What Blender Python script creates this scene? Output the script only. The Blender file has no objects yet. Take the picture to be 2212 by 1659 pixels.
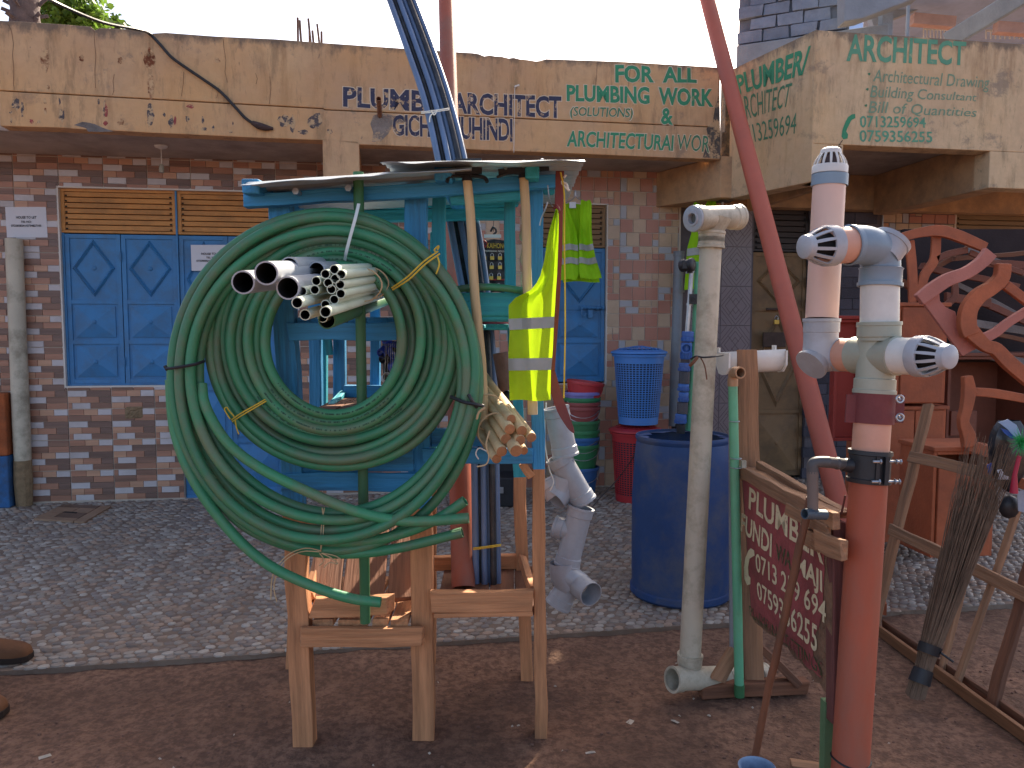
import bpy, math, random
import numpy as np
from math import sin, cos, tan, pi, radians, sqrt, atan2
from mathutils import Vector, Matrix, noise

V = Vector
random.seed(7)
S = bpy.context.scene
COL = S.collection
# ---------------------------------------------------------------- camera, sky, sun, exposure
FPX, TH, CX, CY, H = 1670.0, radians(4.1), 1106.0, 829.5, 1.5
cam_d = bpy.data.cameras.new('camera'); cam = bpy.data.objects.new('camera', cam_d); COL.objects.link(cam)
cam_d.sensor_width = 36; cam_d.lens = 36*FPX/2212; cam_d.clip_start = .05; cam_d.clip_end = 500
cam.location = (0, 0, H); cam.rotation_euler = (pi/2-TH, 0, 0); S.camera = cam
SUN_AZ, SUN_EL = radians(24), radians(40)      # azimuth measured from +Y towards +X
world = bpy.data.worlds.new('World'); S.world = world; world.use_nodes = True
wn = world.node_tree.nodes; wl_ = world.node_tree.links
sky = wn.new('ShaderNodeTexSky'); sky.sky_type = 'NISHITA'; sky.sun_disc = False
sky.sun_elevation = SUN_EL; sky.sun_rotation = SUN_AZ; sky.air_density = .75; sky.dust_density = 9.5; sky.ozone_density = .4; sky.altitude = 1600
bg = wn['Background']; bg.inputs['Strength'].default_value = .15
wl_.new(sky.outputs[0], bg.inputs['Color'])
sun_d = bpy.data.lights.new('sun', 'SUN'); sun_d.energy = 4.6; sun_d.angle = radians(.6); sun_d.color = (1, .93, .82)
sun = bpy.data.objects.new('sun', sun_d); COL.objects.link(sun)
sdir = V((sin(SUN_AZ)*cos(SUN_EL), cos(SUN_AZ)*cos(SUN_EL), sin(SUN_EL)))
sun.rotation_euler = sdir.to_track_quat('Z', 'Y').to_euler(); sun.location = sdir*20
S.view_settings.view_transform = 'Standard'; S.view_settings.look = 'None'; S.view_settings.gamma = 1
S.view_settings.exposure = 1.5
S.view_settings.use_white_balance = True; S.view_settings.white_balance_temperature = 7300
S.render.engine = 'CYCLES'; S.cycles.max_bounces = 6; S.cycles.diffuse_bounces = 4; S.cycles.glossy_bounces = 3
S.cycles.use_denoising = True
# ---------------------------------------------------------------- geometry helpers
def ray(x, y):
    u = (x-CX)/FPX; v = (CY-y)/FPX
    return V((u, cos(TH)+v*sin(TH), -sin(TH)+v*cos(TH)))
def P(x, y, Y):
    d = ray(x, y); k = Y/d.y
    return V((d.x*k, Y, H+d.z*k))
def G(x, y, z=0.0):
    d = ray(x, y); k = (z-H)/d.z
    return V((d.x*k, d.y*k, z))
def onp(x, y, o, n):
    d = ray(x, y); c = V((0, 0, H)); k = (o-c).dot(n)/d.dot(n)
    return c+d*k
def m(px, Y): return px*Y/FPX
WM = {}
def setup(o, parent, M4):
    COL.objects.link(o); WM[o] = M4
    if parent is not None:
        o.parent = parent; o.matrix_parent_inverse = WM[parent].inverted()
    o.matrix_basis = M4
def tag(o, label=None, cat=None, group=None, kind=None):
    if label: o['label'] = label
    if cat: o['category'] = cat
    if group: o['group'] = group
    if kind: o['kind'] = kind
    return o
def thing(name, loc, label, cat, group=None):
    o = bpy.data.objects.new(name, None); o.empty_display_size = .05
    setup(o, None, Matrix.Translation(V(loc))); return tag(o, label, cat, group)
class MB:
    def __init__(s): s.v = []; s.f = []; s.mi = []; s.sm = []
    def add(s, vs, fs, mi=0, sm=False):
        b = len(s.v); s.v += [tuple(v) for v in vs]
        for f in fs: s.f.append(tuple(b+i for i in f)); s.mi.append(mi); s.sm.append(sm)
        return s
    def box(s, c, d, R=None, mi=0):
        vs = []
        for k in (-1, 1):
            for j in (-1, 1):
                for i in (-1, 1):
                    p = V((i*d[0]/2, j*d[1]/2, k*d[2]/2))
                    vs.append(V(c)+(R @ p if R else p))
        return s.add(vs, [(0, 2, 3, 1), (4, 5, 7, 6), (0, 1, 5, 4), (2, 6, 7, 3), (0, 4, 6, 2), (1, 3, 7, 5)], mi)
    def bar(s, p0, p1, w, d, face=V((0, -1, 0)), mi=0):
        p0, p1 = V(p0), V(p1); R = frame(p1-p0, face)
        return s.box((p0+p1)/2, ((p1-p0).length, w, d), R, mi)
    def tube(s, path, r, n=12, mi=0, caps=True, closed=False, r2=None, sm=True):
        path = [V(p) for p in path]; N = len(path); rr = r if hasattr(r, '__len__') else [r]*N
        vs = []; t0 = None; nrm = None
        for i, p in enumerate(path):
            a = path[(i-1) % N] if (closed or i > 0) else p
            b = path[(i+1) % N] if (closed or i < N-1) else p
            t = (b-a).normalized()
            if nrm is None:
                nrm = t.cross(V((0, 0, 1)));
                if nrm.length < .1: nrm = t.cross(V((0, 1, 0)))
                nrm.normalize()
            else:
                nrm = nrm - t*nrm.dot(t)
                nrm.normalize()
            bn = t.cross(nrm)
            for k in range(n):
                a_ = 2*pi*k/n; vs.append(p+(nrm*cos(a_)+bn*sin(a_))*rr[i])
        fs = []
        for i in range(N if closed else N-1):
            for k in range(n):
                i2 = (i+1) % N; k2 = (k+1) % n
                fs.append((i*n+k, i*n+k2, i2*n+k2, i2*n+k))
        s.add(vs, fs, mi, sm)
        if caps and not closed:
            b = len(s.v)-len(vs)
            s.f.append(tuple(b+k for k in reversed(range(n)))); s.mi.append(mi); s.sm.append(False)
            s.f.append(tuple(b+(N-1)*n+k for k in range(n))); s.mi.append(mi); s.sm.append(False)
        return s
    def cyl(s, p0, p1, r0, r1=None, n=16, mi=0, caps=True):
        return s.tube([p0, p1], [r0, r0 if r1 is None else r1], n, mi, caps)
    def lathe(s, o, ax, prof, n=24, mi=0, sm=True, arc=None):
        """prof: list of (distance along axis, radius)"""
        ax = V(ax).normalized(); o = V(o); a = ax.orthogonal().normalized(); b = ax.cross(a)
        vs = []
        for (h, r) in prof:
            for k in range(n):
                t = 2*pi*k/n; vs.append(o+ax*h+(a*cos(t)+b*sin(t))*r)
        fs = [(i*n+k, i*n+(k+1) % n, (i+1)*n+(k+1) % n, (i+1)*n+k) for i in range(len(prof)-1) for k in range(n)]
        return s.add(vs, fs, mi, sm)
    def hollow(s, p0, p1, r, th=.003, n=20, mi=0, mi2=None):
        p0, p1 = V(p0), V(p1); L = (p1-p0).length
        s.lathe(p0, p1-p0, [(0, r-th), (0, r), (0, r), (L, r), (L, r), (L, r-th), (L, r-th)], n, mi, False)
        # mark long faces smooth
        c = len(s.f)-n*6
        for i in range(n): s.sm[c+n*2+i] = True
        s.lathe(p1, p0-p1, [(0, r-th), (L, r-th)], n, mi if mi2 is None else mi2, True)
        return s
    def sphere(s, c, r, n=12, mi=0, sc=(1, 1, 1), h0=-1, R=None):
        m_ = max(4, n//2); vs = []; fs = []
        for i in range(m_+1):
            ph = -pi/2+pi*i/m_
            for k in range(n):
                p = V((cos(ph)*cos(2*pi*k/n)*r*sc[0], cos(ph)*sin(2*pi*k/n)*r*sc[1], sin(ph)*r*sc[2]))
                vs.append(V(c)+(R @ p if R else p))
        for i in range(m_):
            for k in range(n): fs.append((i*n+k, i*n+(k+1) % n, (i+1)*n+(k+1) % n, (i+1)*n+k))
        return s.add(vs, fs, mi, True)
    def prism(s, pts, ext, mi=0):
        """pts: planar polygon in world coordinates, ext: extrusion vector"""
        pts = [V(p) for p in pts]; n = len(pts); ext = V(ext)
        vs = pts+[p+ext for p in pts]
        return s.add(vs, [tuple(reversed(range(n))), tuple(range(n, 2*n))]+[(i, (i+1) % n, n+(i+1) % n, n+i) for i in range(n)], mi)
    def ribbon(s, path, w, n=V((0, -1, 0)), th=.002, mi=0):
        path = [V(p) for p in path]; vs = []; N = len(path)
        for i, p in enumerate(path):
            t = (path[min(i+1, N-1)]-path[max(i-1, 0)]).normalized(); sd = t.cross(n).normalized()
            ww = w[i] if hasattr(w, '__len__') else w
            nn = sd.cross(t).normalized()*th/2
            vs += [p-sd*ww/2-nn, p+sd*ww/2-nn, p+sd*ww/2+nn, p-sd*ww/2+nn]
        fs = []
        for i in range(N-1):
            for k in range(4): fs.append((i*4+k, i*4+(k+1) % 4, i*4+4+(k+1) % 4, i*4+4+k))
        fs += [(3, 2, 1, 0), tuple(4*N-4+k for k in range(4))]
        return s.add(vs, fs, mi, False)
    def sheet(s, grid, th=0, mi=0, sm=True):
        """grid of points rows x cols; thin solid when th"""
        r, c = len(grid), len(grid[0]); vs = [p for row in grid for p in row]
        fs = [(i*c+j, i*c+j+1, (i+1)*c+j+1, (i+1)*c+j) for i in range(r-1) for j in range(c-1)]
        return s.add(vs, fs, mi, sm)
    def mesh(s, name, mats, off=V((0, 0, 0))):
        me = bpy.data.meshes.new(name)
        vv = [(v[0]-off.x, v[1]-off.y, v[2]-off.z) for v in s.v]
        me.from_pydata(vv, [], s.f)
        for mt in (mats if isinstance(mats, (list, tuple)) else [mats]): me.materials.append(mt)
        me.polygons.foreach_set('material_index', s.mi); me.polygons.foreach_set('use_smooth', s.sm)
        me.update()
        if any(s.sm): me.set_sharp_from_angle(angle=radians(38))
        return me
    def build(s, name, mats, parent=None, base=None, bevel=0, label=None, cat=None, group=None, kind=None, weld=False):
        if base is None:
            if parent is not None: base = WM[parent].translation.copy()
            else:
                a = np.array(s.v); base = V((float(a[:, 0].mean()), float(a[:, 1].mean()), float(a[:, 2].min())))
        base = V(base); me = s.mesh(name, mats, base); o = bpy.data.objects.new(name, me)
        setup(o, parent, Matrix.Translation(base))
        if bevel: 
            b = o.modifiers.new('bevel', 'BEVEL'); b.width = bevel; b.segments = 2; b.limit_method = 'ANGLE'; b.angle_limit = radians(50)
        return tag(o, label, cat, group, kind)
def frame(t, face):
    """rotation whose X is t, Z is close to face"""
    x = V(t).normalized(); z = V(face)-x*V(face).dot(x)
    if z.length < 1e-4: z = x.orthogonal()
    z.normalize(); y = z.cross(x)
    return Matrix((x, y, z)).transposed()
def timber(name, parent, p0, p1, w, d, mat, face=V((0, -1, 0)), rough=.0016, bevel=.003, label=None, seed=None, mat2=None, split=None, taper=1.0, **kw):
    """a sawn timber as its own object whose local X runs along the grain"""
    p0, p1 = V(p0), V(p1); R = frame(p1-p0, face); L = (p1-p0).length
    rnd = random.Random(seed if seed is not None else hash((round(p0.x, 3), round(p0.z, 3), round(L, 3))) & 0xffff)
    n = max(2, int(L/.12)); vs = []; fs = []; mi = []
    for i in range(n+1):
        x = L*i/n; k = 1+(taper-1)*i/n; wb = rnd.uniform(-1, 1)*rough*1.2; db = rnd.uniform(-1, 1)*rough
        for (a, b) in ((-1, -1), (1, -1), (1, 1), (-1, 1)):
            vs.append((x+(rnd.uniform(-1, 1)*rough*3 if i in (0, n) else 0), a*w/2*k+wb+rnd.uniform(-1, 1)*rough*.7, b*d/2+db+rnd.uniform(-1, 1)*rough*.5))
    for i in range(n):
        for k in range(4): fs.append((i*4+k, i*4+(k+1) % 4, i*4+4+(k+1) % 4, i*4+4+k)); mi.append(1 if (split is not None and (i+.5)/n > split) else 0)
    fs += [(3, 2, 1, 0), tuple(4*n+k for k in range(4))]; mi += [0, 1 if split is not None else 0]
    me = bpy.data.meshes.new(name); me.from_pydata(vs, [], fs); me.materials.append(mat)
    if mat2: me.materials.append(mat2)
    me.polygons.foreach_set('material_index', mi)
    o = bpy.data.objects.new(name, me); M4 = R.to_4x4(); M4.translation = p0
    setup(o, parent, M4)
    b = o.modifiers.new('bevel', 'BEVEL'); b.width = bevel; b.segments = 2; b.limit_method = 'ANGLE'; b.angle_limit = radians(50)
    return tag(o, label, **kw)
def place(name, me, M4, parent=None, **kw):
    o = bpy.data.objects.new(name, me); setup(o, parent, M4); return tag(o, **kw)
def copy_tree(o, M4, parent=None, label=None):
    c = o.copy(); COL.objects.link(c)
    if parent is None:
        c.matrix_basis = M4 @ WM[o]; WM[c] = M4 @ WM[o]
        if label: c['label'] = label
    else:
        c.parent = parent
    for ch in list(o.children):
        if ch in WM: 
            k = copy_tree(ch, M4, c); 
    return c
def spline(pts, n=8, closed=False):
    pts = [V(p) for p in pts]; out = []; N = len(pts)
    for i in range(N if closed else N-1):
        g = lambda j: pts[j % N] if closed else pts[min(max(j, 0), N-1)]
        a, b, c, d = g(i-1), g(i), g(i+1), g(i+2)
        for k in range(n):
            t = k/n; out.append(.5*((2*b)+(c-a)*t+(2*a-5*b+4*c-d)*t*t+(3*b-a-3*c+d)*t**3))
    if not closed: out.append(pts[-1])
    return out
# ---------------------------------------------------------------- materials
def srgb(h):
    h = h.lstrip('#'); c = [int(h[i:i+2], 16)/255 for i in (0, 2, 4)]
    return tuple(x/12.92 if x <= .04045 else ((x+.055)/1.055)**2.4 for x in c)
MATS = {}
def mat(name, col, rough=.6, var=.25, scale=6, dirt=None, dirt_amt=.3, dirt_scale=3, bump=.15, bscale=60, spec=.4, grain=None, rnd=0., metal=0., trans=0., stretch=None, col2=None, edge=(.45, .62)):
    if name in MATS: return MATS[name]
    mt = bpy.data.materials.new(name); MATS[name] = mt; mt.use_nodes = True
    N = mt.node_tree.nodes; L = mt.node_tree.links; bs = N['Principled BSDF']
    tc = N.new('ShaderNodeTexCoord'); mp = N.new('ShaderNodeMapping'); L.new(tc.outputs['Object'], mp.inputs[0])
    if grain: mp.inputs['Scale'].default_value = (.06, 1, 1) if grain == 'x' else (1, 1, .06)
    if stretch: mp.inputs['Scale'].default_value = stretch
    oi = N.new('ShaderNodeObjectInfo')
    va = N.new('ShaderNodeVectorMath'); va.operation = 'ADD'
    sc_ = N.new('ShaderNodeMath'); sc_.operation = 'MULTIPLY'; sc_.inputs[1].default_value = 37.0
    L.new(oi.outputs['Random'], sc_.inputs[0]); L.new(mp.outputs[0], va.inputs[0]); L.new(sc_.outputs[0], va.inputs[1])
    n1 = N.new('ShaderNodeTexNoise'); n1.inputs['Scale'].default_value = scale*(8 if grain else 1); n1.inputs['Detail'].default_value = 6; n1.inputs['Roughness'].default_value = .65
    L.new(va.outputs[0], n1.inputs['Vector'])
    r1 = N.new('ShaderNodeMapRange'); r1.inputs[1].default_value = .3; r1.inputs[2].default_value = .7
    L.new(n1.outputs['Fac'], r1.inputs[0])
    mx = N.new('ShaderNodeMixRGB'); c = V(col[:3]); c2 = V(col2) if col2 else c*(1-var)
    hi = c if col2 else c*(1+var*.5)
    mx.inputs[1].default_value = (*[min(x, .95) for x in hi], 1); mx.inputs[2].default_value = (*c2, 1); L.new(r1.outputs[0], mx.inputs[0])
    out = mx.outputs[0]
    if dirt:
        n2 = N.new('ShaderNodeTexNoise'); n2.inputs['Scale'].default_value = dirt_scale; n2.inputs['Detail'].default_value = 9; n2.inputs['Roughness'].default_value = .7
        va2 = N.new('ShaderNodeVectorMath'); va2.operation = 'ADD'; va2.inputs[1].default_value = (5.2, 1.3, 9.1); L.new(va.outputs[0], va2.inputs[0])
        L.new(va2.outputs[0], n2.inputs['Vector'])
        r2 = N.new('ShaderNodeMapRange'); r2.inputs[1].default_value = edge[0]; r2.inputs[2].default_value = edge[1]; r2.inputs[4].default_value = dirt_amt
        L.new(n2.outputs['Fac'], r2.inputs[0])
        m2 = N.new('ShaderNodeMixRGB'); m2.inputs[2].default_value = (*dirt, 1); L.new(r2.outputs[0], m2.inputs[0]); L.new(out, m2.inputs[1]); out = m2.outputs[0]
    if rnd:
        h = N.new('ShaderNodeHueSaturation'); rr = N.new('ShaderNodeMapRange'); rr.inputs[3].default_value = 1-rnd; rr.inputs[4].default_value = 1+rnd
        L.new(oi.outputs['Random'], rr.inputs[0]); L.new(rr.outputs[0], h.inputs['Value']); L.new(out, h.inputs['Color']); out = h.outputs[0]
    L.new(out, bs.inputs['Base Color'])
    bs.inputs['Roughness'].default_value = rough; bs.inputs['Specular IOR Level'].default_value = spec; bs.inputs['Metallic'].default_value = metal
    if trans:
        bs.inputs['Subsurface Weight'].default_value = 0
        tr = N.new('ShaderNodeBsdfTranslucent'); L.new(out, tr.inputs[0]); ms = N.new('ShaderNodeMixShader'); ms.inputs[0].default_value = trans
        L.new(bs.outputs[0], ms.inputs[1]); L.new(tr.outputs[0], ms.inputs[2]); L.new(ms.outputs[0], N['Material Output'].inputs[0])
    if bump:
        n3 = N.new('ShaderNodeTexNoise'); n3.inputs['Scale'].default_value = bscale; n3.inputs['Detail'].default_value = 5
        L.new(va.outputs[0], n3.inputs['Vector']); bp = N.new('ShaderNodeBump'); bp.inputs['Strength'].default_value = bump; bp.inputs['Distance'].default_value = .01
        L.new(n3.outputs['Fac'], bp.inputs['Height']); L.new(bp.outputs[0], bs.inputs['Normal'])
    return mt
DUST = (.16, .09, .055)
blue = mat('stall_blue_paint', srgb('3490c2'), .62, .22, 7, dirt=(.035, .06, .08), dirt_amt=.55, dirt_scale=9, edge=(.56, .66), bump=.5, bscale=90, grain='x')
teal = mat('stall_teal_tone', srgb('2ba0ae'), .62, .2, 7, dirt=(.035, .07, .07), dirt_amt=.5, dirt_scale=9, edge=(.56, .66), bump=.5, bscale=90, grain='x')  # greener tone used on right-hand, back and inner timbers
orange_wood = mat('orange_painted_timber', srgb('c58960'), .8, .42, 5, dirt=(.12, .06, .035), dirt_amt=.75, dirt_scale=7, edge=(.54, .68), bump=.5, bscale=80, grain='x')
brown_wood = mat('brown_timber', srgb('80533c'), .8, .35, 6, dirt=(.06, .035, .025), dirt_amt=.6, dirt_scale=6, bump=.6, bscale=70, grain='x')
raw_wood = mat('weathered_raw_timber', srgb('a5795a'), .8, .35, 6, dirt=(.08, .05, .035), dirt_amt=.6, dirt_scale=6, bump=.6, bscale=70, grain='x')
pale_wood = mat('pale_pole_wood', srgb('d6b98c'), .7, .25, 5, dirt=(.25, .14, .07), dirt_amt=.4, dirt_scale=8, bump=.3, bscale=60, stretch=(1, 1, .12))
furn = mat('orange_brown_furniture_wood', srgb('b5623f'), .6, .22, 5, dirt=(.15, .05, .03), dirt_amt=.4, dirt_scale=3, bump=.2, bscale=60)
furn_pink = mat('pinkish_primed_wood', srgb('b97466'), .65, .15, 5, bump=.2)
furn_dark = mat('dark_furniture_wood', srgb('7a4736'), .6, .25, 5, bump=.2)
coil_green = mat('green_plastic_pipe', srgb('35805a'), .46, .2, 3, dirt=(.16, .13, .085), dirt_amt=.55, dirt_scale=5, bump=.12, bscale=60, spec=.45, rnd=.16)
pole_green = mat('dark_green_pipe', srgb('2f6b45'), .5, .15, 4, bump=.05, dirt=DUST, dirt_amt=.2)
mint = mat('mint_green_pipe', srgb('5fae87'), .45, .12, 4, dirt=DUST, dirt_amt=.25, bump=.04)
pvc_grey = mat('grey_plastic_fitting', srgb('a9adb4'), .36, .1, 4, dirt=DUST, dirt_amt=.25, dirt_scale=5, bump=.05, spec=.5)
pvc_blue = mat('blue_grey_plastic_fitting', srgb('7e93a3'), .38, .1, 4, dirt=DUST, dirt_amt=.15, bump=.05)
pvc_green = mat('olive_grey_plastic_fitting', srgb('a3a595'), .4, .1, 4, dirt=DUST, dirt_amt=.15, bump=.05)
pvc_white = mat('off_white_plastic_pipe', srgb('d9d6d0'), .4, .08, 4, dirt=DUST, dirt_amt=.15, bump=.05)
pvc_cream = mat('weathered_cream_pipe', srgb('c0b6a2'), .5, .15, 3, dirt=srgb('7d7462'), dirt_amt=.7, dirt_scale=5, bump=.15, bscale=40)
salmon = mat('salmon_plastic_pipe', srgb('d09a84'), .45, .1, 3, dirt=(.45, .2, .12), dirt_amt=.35, dirt_scale=3, bump=.05)
orange_pipe = mat('orange_brown_sewer_pipe', srgb('a9563f'), .6, .25, 2.5, dirt=srgb('8a6152'), dirt_amt=.8, dirt_scale=2, bump=.05, stretch=(1, 1, .3))
red_pipe = mat('red_brown_long_pipe', srgb('bb604b'), .6, .12, 2, dirt=(.33, .1, .07), dirt_amt=.4, dirt_scale=2, bump=.05)
black_pipe = mat('black_polythene_pipe', srgb('272a30'), .38, .3, 5, bump=.1, dirt=(.09, .085, .08), dirt_amt=.5, dirt_scale=14)
bluegrey_pipe = mat('blue_grey_conduit', srgb('5c7495'), .35, .15, 5, bump=.04, dirt=(.1, .12, .15), dirt_amt=.4, dirt_scale=3)
black = mat('black_plastic', srgb('26262a'), .45, .2, 6, bump=.1)
steel = mat('galvanised_steel', srgb('b0b3b8'), .35, .2, 8, metal=.8, bump=.05, dirt=(.2, .17, .14), dirt_amt=.3)
zinc = mat('zinc_roof_sheet', srgb('b4bcbe'), .45, .12, 3, metal=.35, bump=.05, dirt=(.25, .2, .15), dirt_amt=.2)
brass = mat('brass', srgb('c9a95a'), .35, .15, 8, metal=.8, bump=0)
twine = mat('sisal_twine', srgb('bfa47e'), .9, .2, 30, bump=.2)
yellow_cord = mat('yellow_cord', srgb('d6b340'), .8, .2, 30, bump=.2)
white_string = mat('white_string', srgb('dcd6cc'), .8, .1, 30, bump=.1)
white_tape = mat('white_strap', srgb('cfd6d2'), .5, .1, 10, bump=.1)
maroon = mat('maroon_painted_metal', srgb('7b2f2e'), .55, .2, 5, bump=.15, dirt=DUST, dirt_amt=.3)
drum_blue = mat('blue_drum_plastic', srgb('1d4274'), .55, .2, 3, dirt=(.11, .11, .12), dirt_amt=.55, dirt_scale=3, bump=.1, bscale=30)
hivis = mat('fluorescent_yellow_mesh', srgb('b4d828'), .8, .14, 7, bump=.5, bscale=25, trans=.4)
hivis_green = mat('fluorescent_lime_fabric', srgb('97d41a'), .8, .12, 7, bump=.5, bscale=25, trans=.25)
reflective = mat('silver_reflective_tape', srgb('9a9c96'), .5, .06, 30, bump=.05)
door_blue = mat('blue_steel_door_paint', srgb('357cb0'), .5, .14, 3, dirt=(.06, .12, .19), dirt_amt=.5, dirt_scale=5, bump=.08, bscale=120)
door_brown = mat('brown_steel_door_paint', srgb('8a6c4c'), .6, .12, 3, dirt=(.1, .065, .04), dirt_amt=.5, dirt_scale=4, bump=.1)
louvre_or = mat('orange_louvre_paint', srgb('c78a4e'), .65, .12, 3, dirt=(.16, .09, .045), dirt_amt=.4, dirt_scale=3, bump=.08)
dark_in = mat('dark_interior', (.012, .011, .012), .9, .2, 3, bump=0)
paper = mat('white_paper', srgb('cfcfd4'), .8, .04, 3, bump=.04)
ink = mat('black_ink', (.02, .02, .025), .7, .1, 3, bump=0)
alu = mat('aluminium_trim', srgb('cfc8bf'), .4, .1, 5, bump=.05)
# ================================================================ SETTING
class Frame:
    def __init__(s, o, deg): s.o = V(o); a = radians(deg); s.t = V((cos(a), sin(a), 0)); s.n = V((sin(a), -cos(a), 0)); s.a = a
    def w(s, u, off, z): return V((s.o.x, s.o.y, 0))+s.t*u+s.n*off+V((0, 0, z))
    def px(s, x, y, off=0.):
        p = onp(x, y, V((s.o.x, s.o.y, 0))+s.n*off, s.n); d = p-V((s.o.x, s.o.y, 0)); return d.dot(s.t), p.z
    def P(s, x, y, off=0.): u, z = s.px(x, y, off); return s.w(u, off, z)
    def M4(s, u, off, z):
        M = Matrix.Rotation(s.a, 4, 'Z'); M.translation = s.w(u, off, z); return M
    def box(s, mb, u0, u1, o0, o1, z0, z1, mi=0):
        vs = [s.w(u, o, z) for z in (z0, z1) for o in (o1, o0) for u in (u0, u1)]
        return mb.add(vs, [(0, 2, 3, 1), (4, 5, 7, 6), (0, 1, 5, 4), (2, 6, 7, 3), (0, 4, 6, 2), (1, 3, 7, 5)], mi)
WA = Frame((-2.05, 6.69), 8.0)       # tiled shop wall
FA = Frame((-2.69, 5.70), 9.8)       # painted fascia of the left shop row
RB = Frame((2.2, 5.77), 9.4)         # fascia of the corner building
FLZ = .035                           # top of the paved platform
CEIL = 2.92; TOPZ = 3.65

# ---- ground: one sheet, finely modelled near the camera
def nz(x, y, s, k=0): return noise.noise(V((x*s, y*s, k*7.3)))
xs = np.unique(np.round(np.concatenate([np.linspace(-60, -3.22, 12), np.arange(-3.2, 3.6, .022), np.linspace(3.65, 60, 12)]), 4))
ys = np.unique(np.round(np.concatenate([np.linspace(-30, 2.1, 8), np.arange(2.2, 4.3, .022), np.linspace(4.5, 90, 14)]), 4))
vs = []
for y in ys:
    for x in xs:
        z = 0
        if abs(x) < 3.7 and 2.1 < y < 4.4:
            z = .012*nz(x, y, 1.1)+.007*nz(x, y, 4, 1)+.0065*nz(x, y, 11, 2)+.0065*abs(nz(x, y, 24, 3))+.003*nz(x, y, 50, 6)
            edge = y-(3.12+.1*nz(x, 0, 1.5, 5)+.17*(x+1.6))       # low broken ledge of hard earth before the paving
            z += .018/(1+math.exp(-edge*60)) - .012
        vs.append((float(x), float(y), float(z)))
nx = len(xs)
fs = [(j*nx+i, j*nx+i+1, (j+1)*nx+i+1, (j+1)*nx+i) for j in range(len(ys)-1) for i in range(nx-1)]
earth = mat('trodden_red_earth', srgb('86634f'), .95, .45, 2.6, dirt=srgb('4e352a'), dirt_amt=.7, dirt_scale=30, edge=(.42, .58), bump=1.0, bscale=70)
g = MB(); g.v = vs; g.f = fs; g.mi = [0]*len(fs); g.sm = [True]*len(fs)
g.build('ground', earth, base=(0, 0, 0), kind='structure')

# ---- paved platform with pebble tiles
PF = Frame(G(0, 1447, FLZ)[:2], 9.5)
plinth = mat('platform_mortar', srgb('857264'), .9, .25, 8, dirt=DUST, dirt_amt=.4, bump=.5, bscale=60)
mb = MB(); PF.box(mb, -3, 9.5, -4.6, 0, -.1, FLZ-.006); platform = mb.build('platform', plinth, kind='structure', base=PF.w(0, 0, 0))
peb_cols = ['b0a498', '978b80', 'a58b78', '8c7f77', '82746b', '9c8c7e']
PEB = [mat('pebble_%s' % n, srgb(c), .55, .3, 8, bump=.1, dirt=DUST, dirt_amt=.35, dirt_scale=3) for n, c in zip(('pale', 'grey', 'tan', 'slate', 'dark', 'buff'), peb_cols)]
rng = np.random.default_rng(3)
SP = .052
pts = []
rows = int(3.9/(SP*.8))
for r_ in range(rows):
    d = .02+r_*SP*.8
    for c_ in range(int(12.2/SP)):
        u = -2.9+(c_+.5*(r_ % 2))*SP
        fu = (u/.31) % 1
        if fu < .04 or fu > .96: continue
        pts.append((u+rng.uniform(-.010, .010), d+rng.uniform(-.008, .008)))
pts = np.array(pts)
NP = len(pts)
def pebble_arrays(pu, pd, rx, ry, rot, hh, n=8):
    k = np.arange(n)*2*pi/n
    out = []
    for f_, zf in ((1, 0.), (.86, .75), (.45, 1.)):
        ex = np.cos(k)[None]*rx[:, None]*f_; ey = np.sin(k)[None]*ry[:, None]*f_
        X = ex*np.cos(rot)[:, None]-ey*np.sin(rot)[:, None]; Y = ex*np.sin(rot)[:, None]+ey*np.cos(rot)[:, None]
        out.append(np.stack([pu[:, None]+X, pd[:, None]+Y, np.repeat((FLZ-.007+hh*zf)[:, None], n, 1)], -1))
    return np.stack(out, 1)      # N,3,n,3
rx = rng.uniform(.021, .031, NP); ry = rng.uniform(.0155, .0225, NP); rot = rng.normal(.15, .5, NP); hh = rng.uniform(.005, .011, NP); ci = rng.choice(6, NP, p=[.2, .25, .2, .13, .1, .12])
order = np.lexsort((pts[:, 0], pts[:, 1]))
sel = (pts[:, 0] > -.35) & (pts[:, 0] < 4.9)
near = [i for i in order if sel[i]][:290]
nearset = set(near); rest = np.array([i for i in range(NP) if i not in nearset])
A = pebble_arrays(pts[rest, 0], pts[rest, 1], rx[rest], ry[rest], rot[rest], hh[rest])
Nr = len(rest); base_ = (np.arange(Nr)*24)[:, None]
k = np.arange(8); k2 = (k+1) % 8
q1 = np.stack([k, k2, 8+k2, 8+k], -1).reshape(-1); q2 = q1+8
loops = np.concatenate([np.repeat(base_, 64, 1)+np.concatenate([q1, q2])[None], base_+(16+k)[None]], 1)
tot = np.tile(np.array([4]*16+[8]), Nr)
W = A.reshape(-1, 3)
wx = PF.o.x-PF.n.x*W[:, 1]+PF.t.x*W[:, 0]; wy = PF.o.y-PF.n.y*W[:, 1]+PF.t.y*W[:, 0]
me = bpy.data.meshes.new('pebbles'); b0 = PF.w(0, 0, 0)
me.vertices.add(len(W)); me.vertices.foreach_set('co', np.stack([wx-b0.x, wy-b0.y, W[:, 2]], -1).astype(np.float32).ravel())
me.loops.add(len(loops.ravel())); me.loops.foreach_set('vertex_index', loops.ravel().astype(np.int32))
me.polygons.add(len(tot)); me.polygons.foreach_set('loop_start', np.concatenate([[0], np.cumsum(tot)[:-1]]).astype(np.int32))
me.polygons.foreach_set('loop_total', tot.astype(np.int32)); me.polygons.foreach_set('material_index', np.repeat(ci[rest], 17).astype(np.int32))
me.polygons.foreach_set('use_smooth', np.ones(len(tot), bool))
for p_ in PEB: me.materials.append(p_)
me.update(calc_edges=True)
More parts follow.
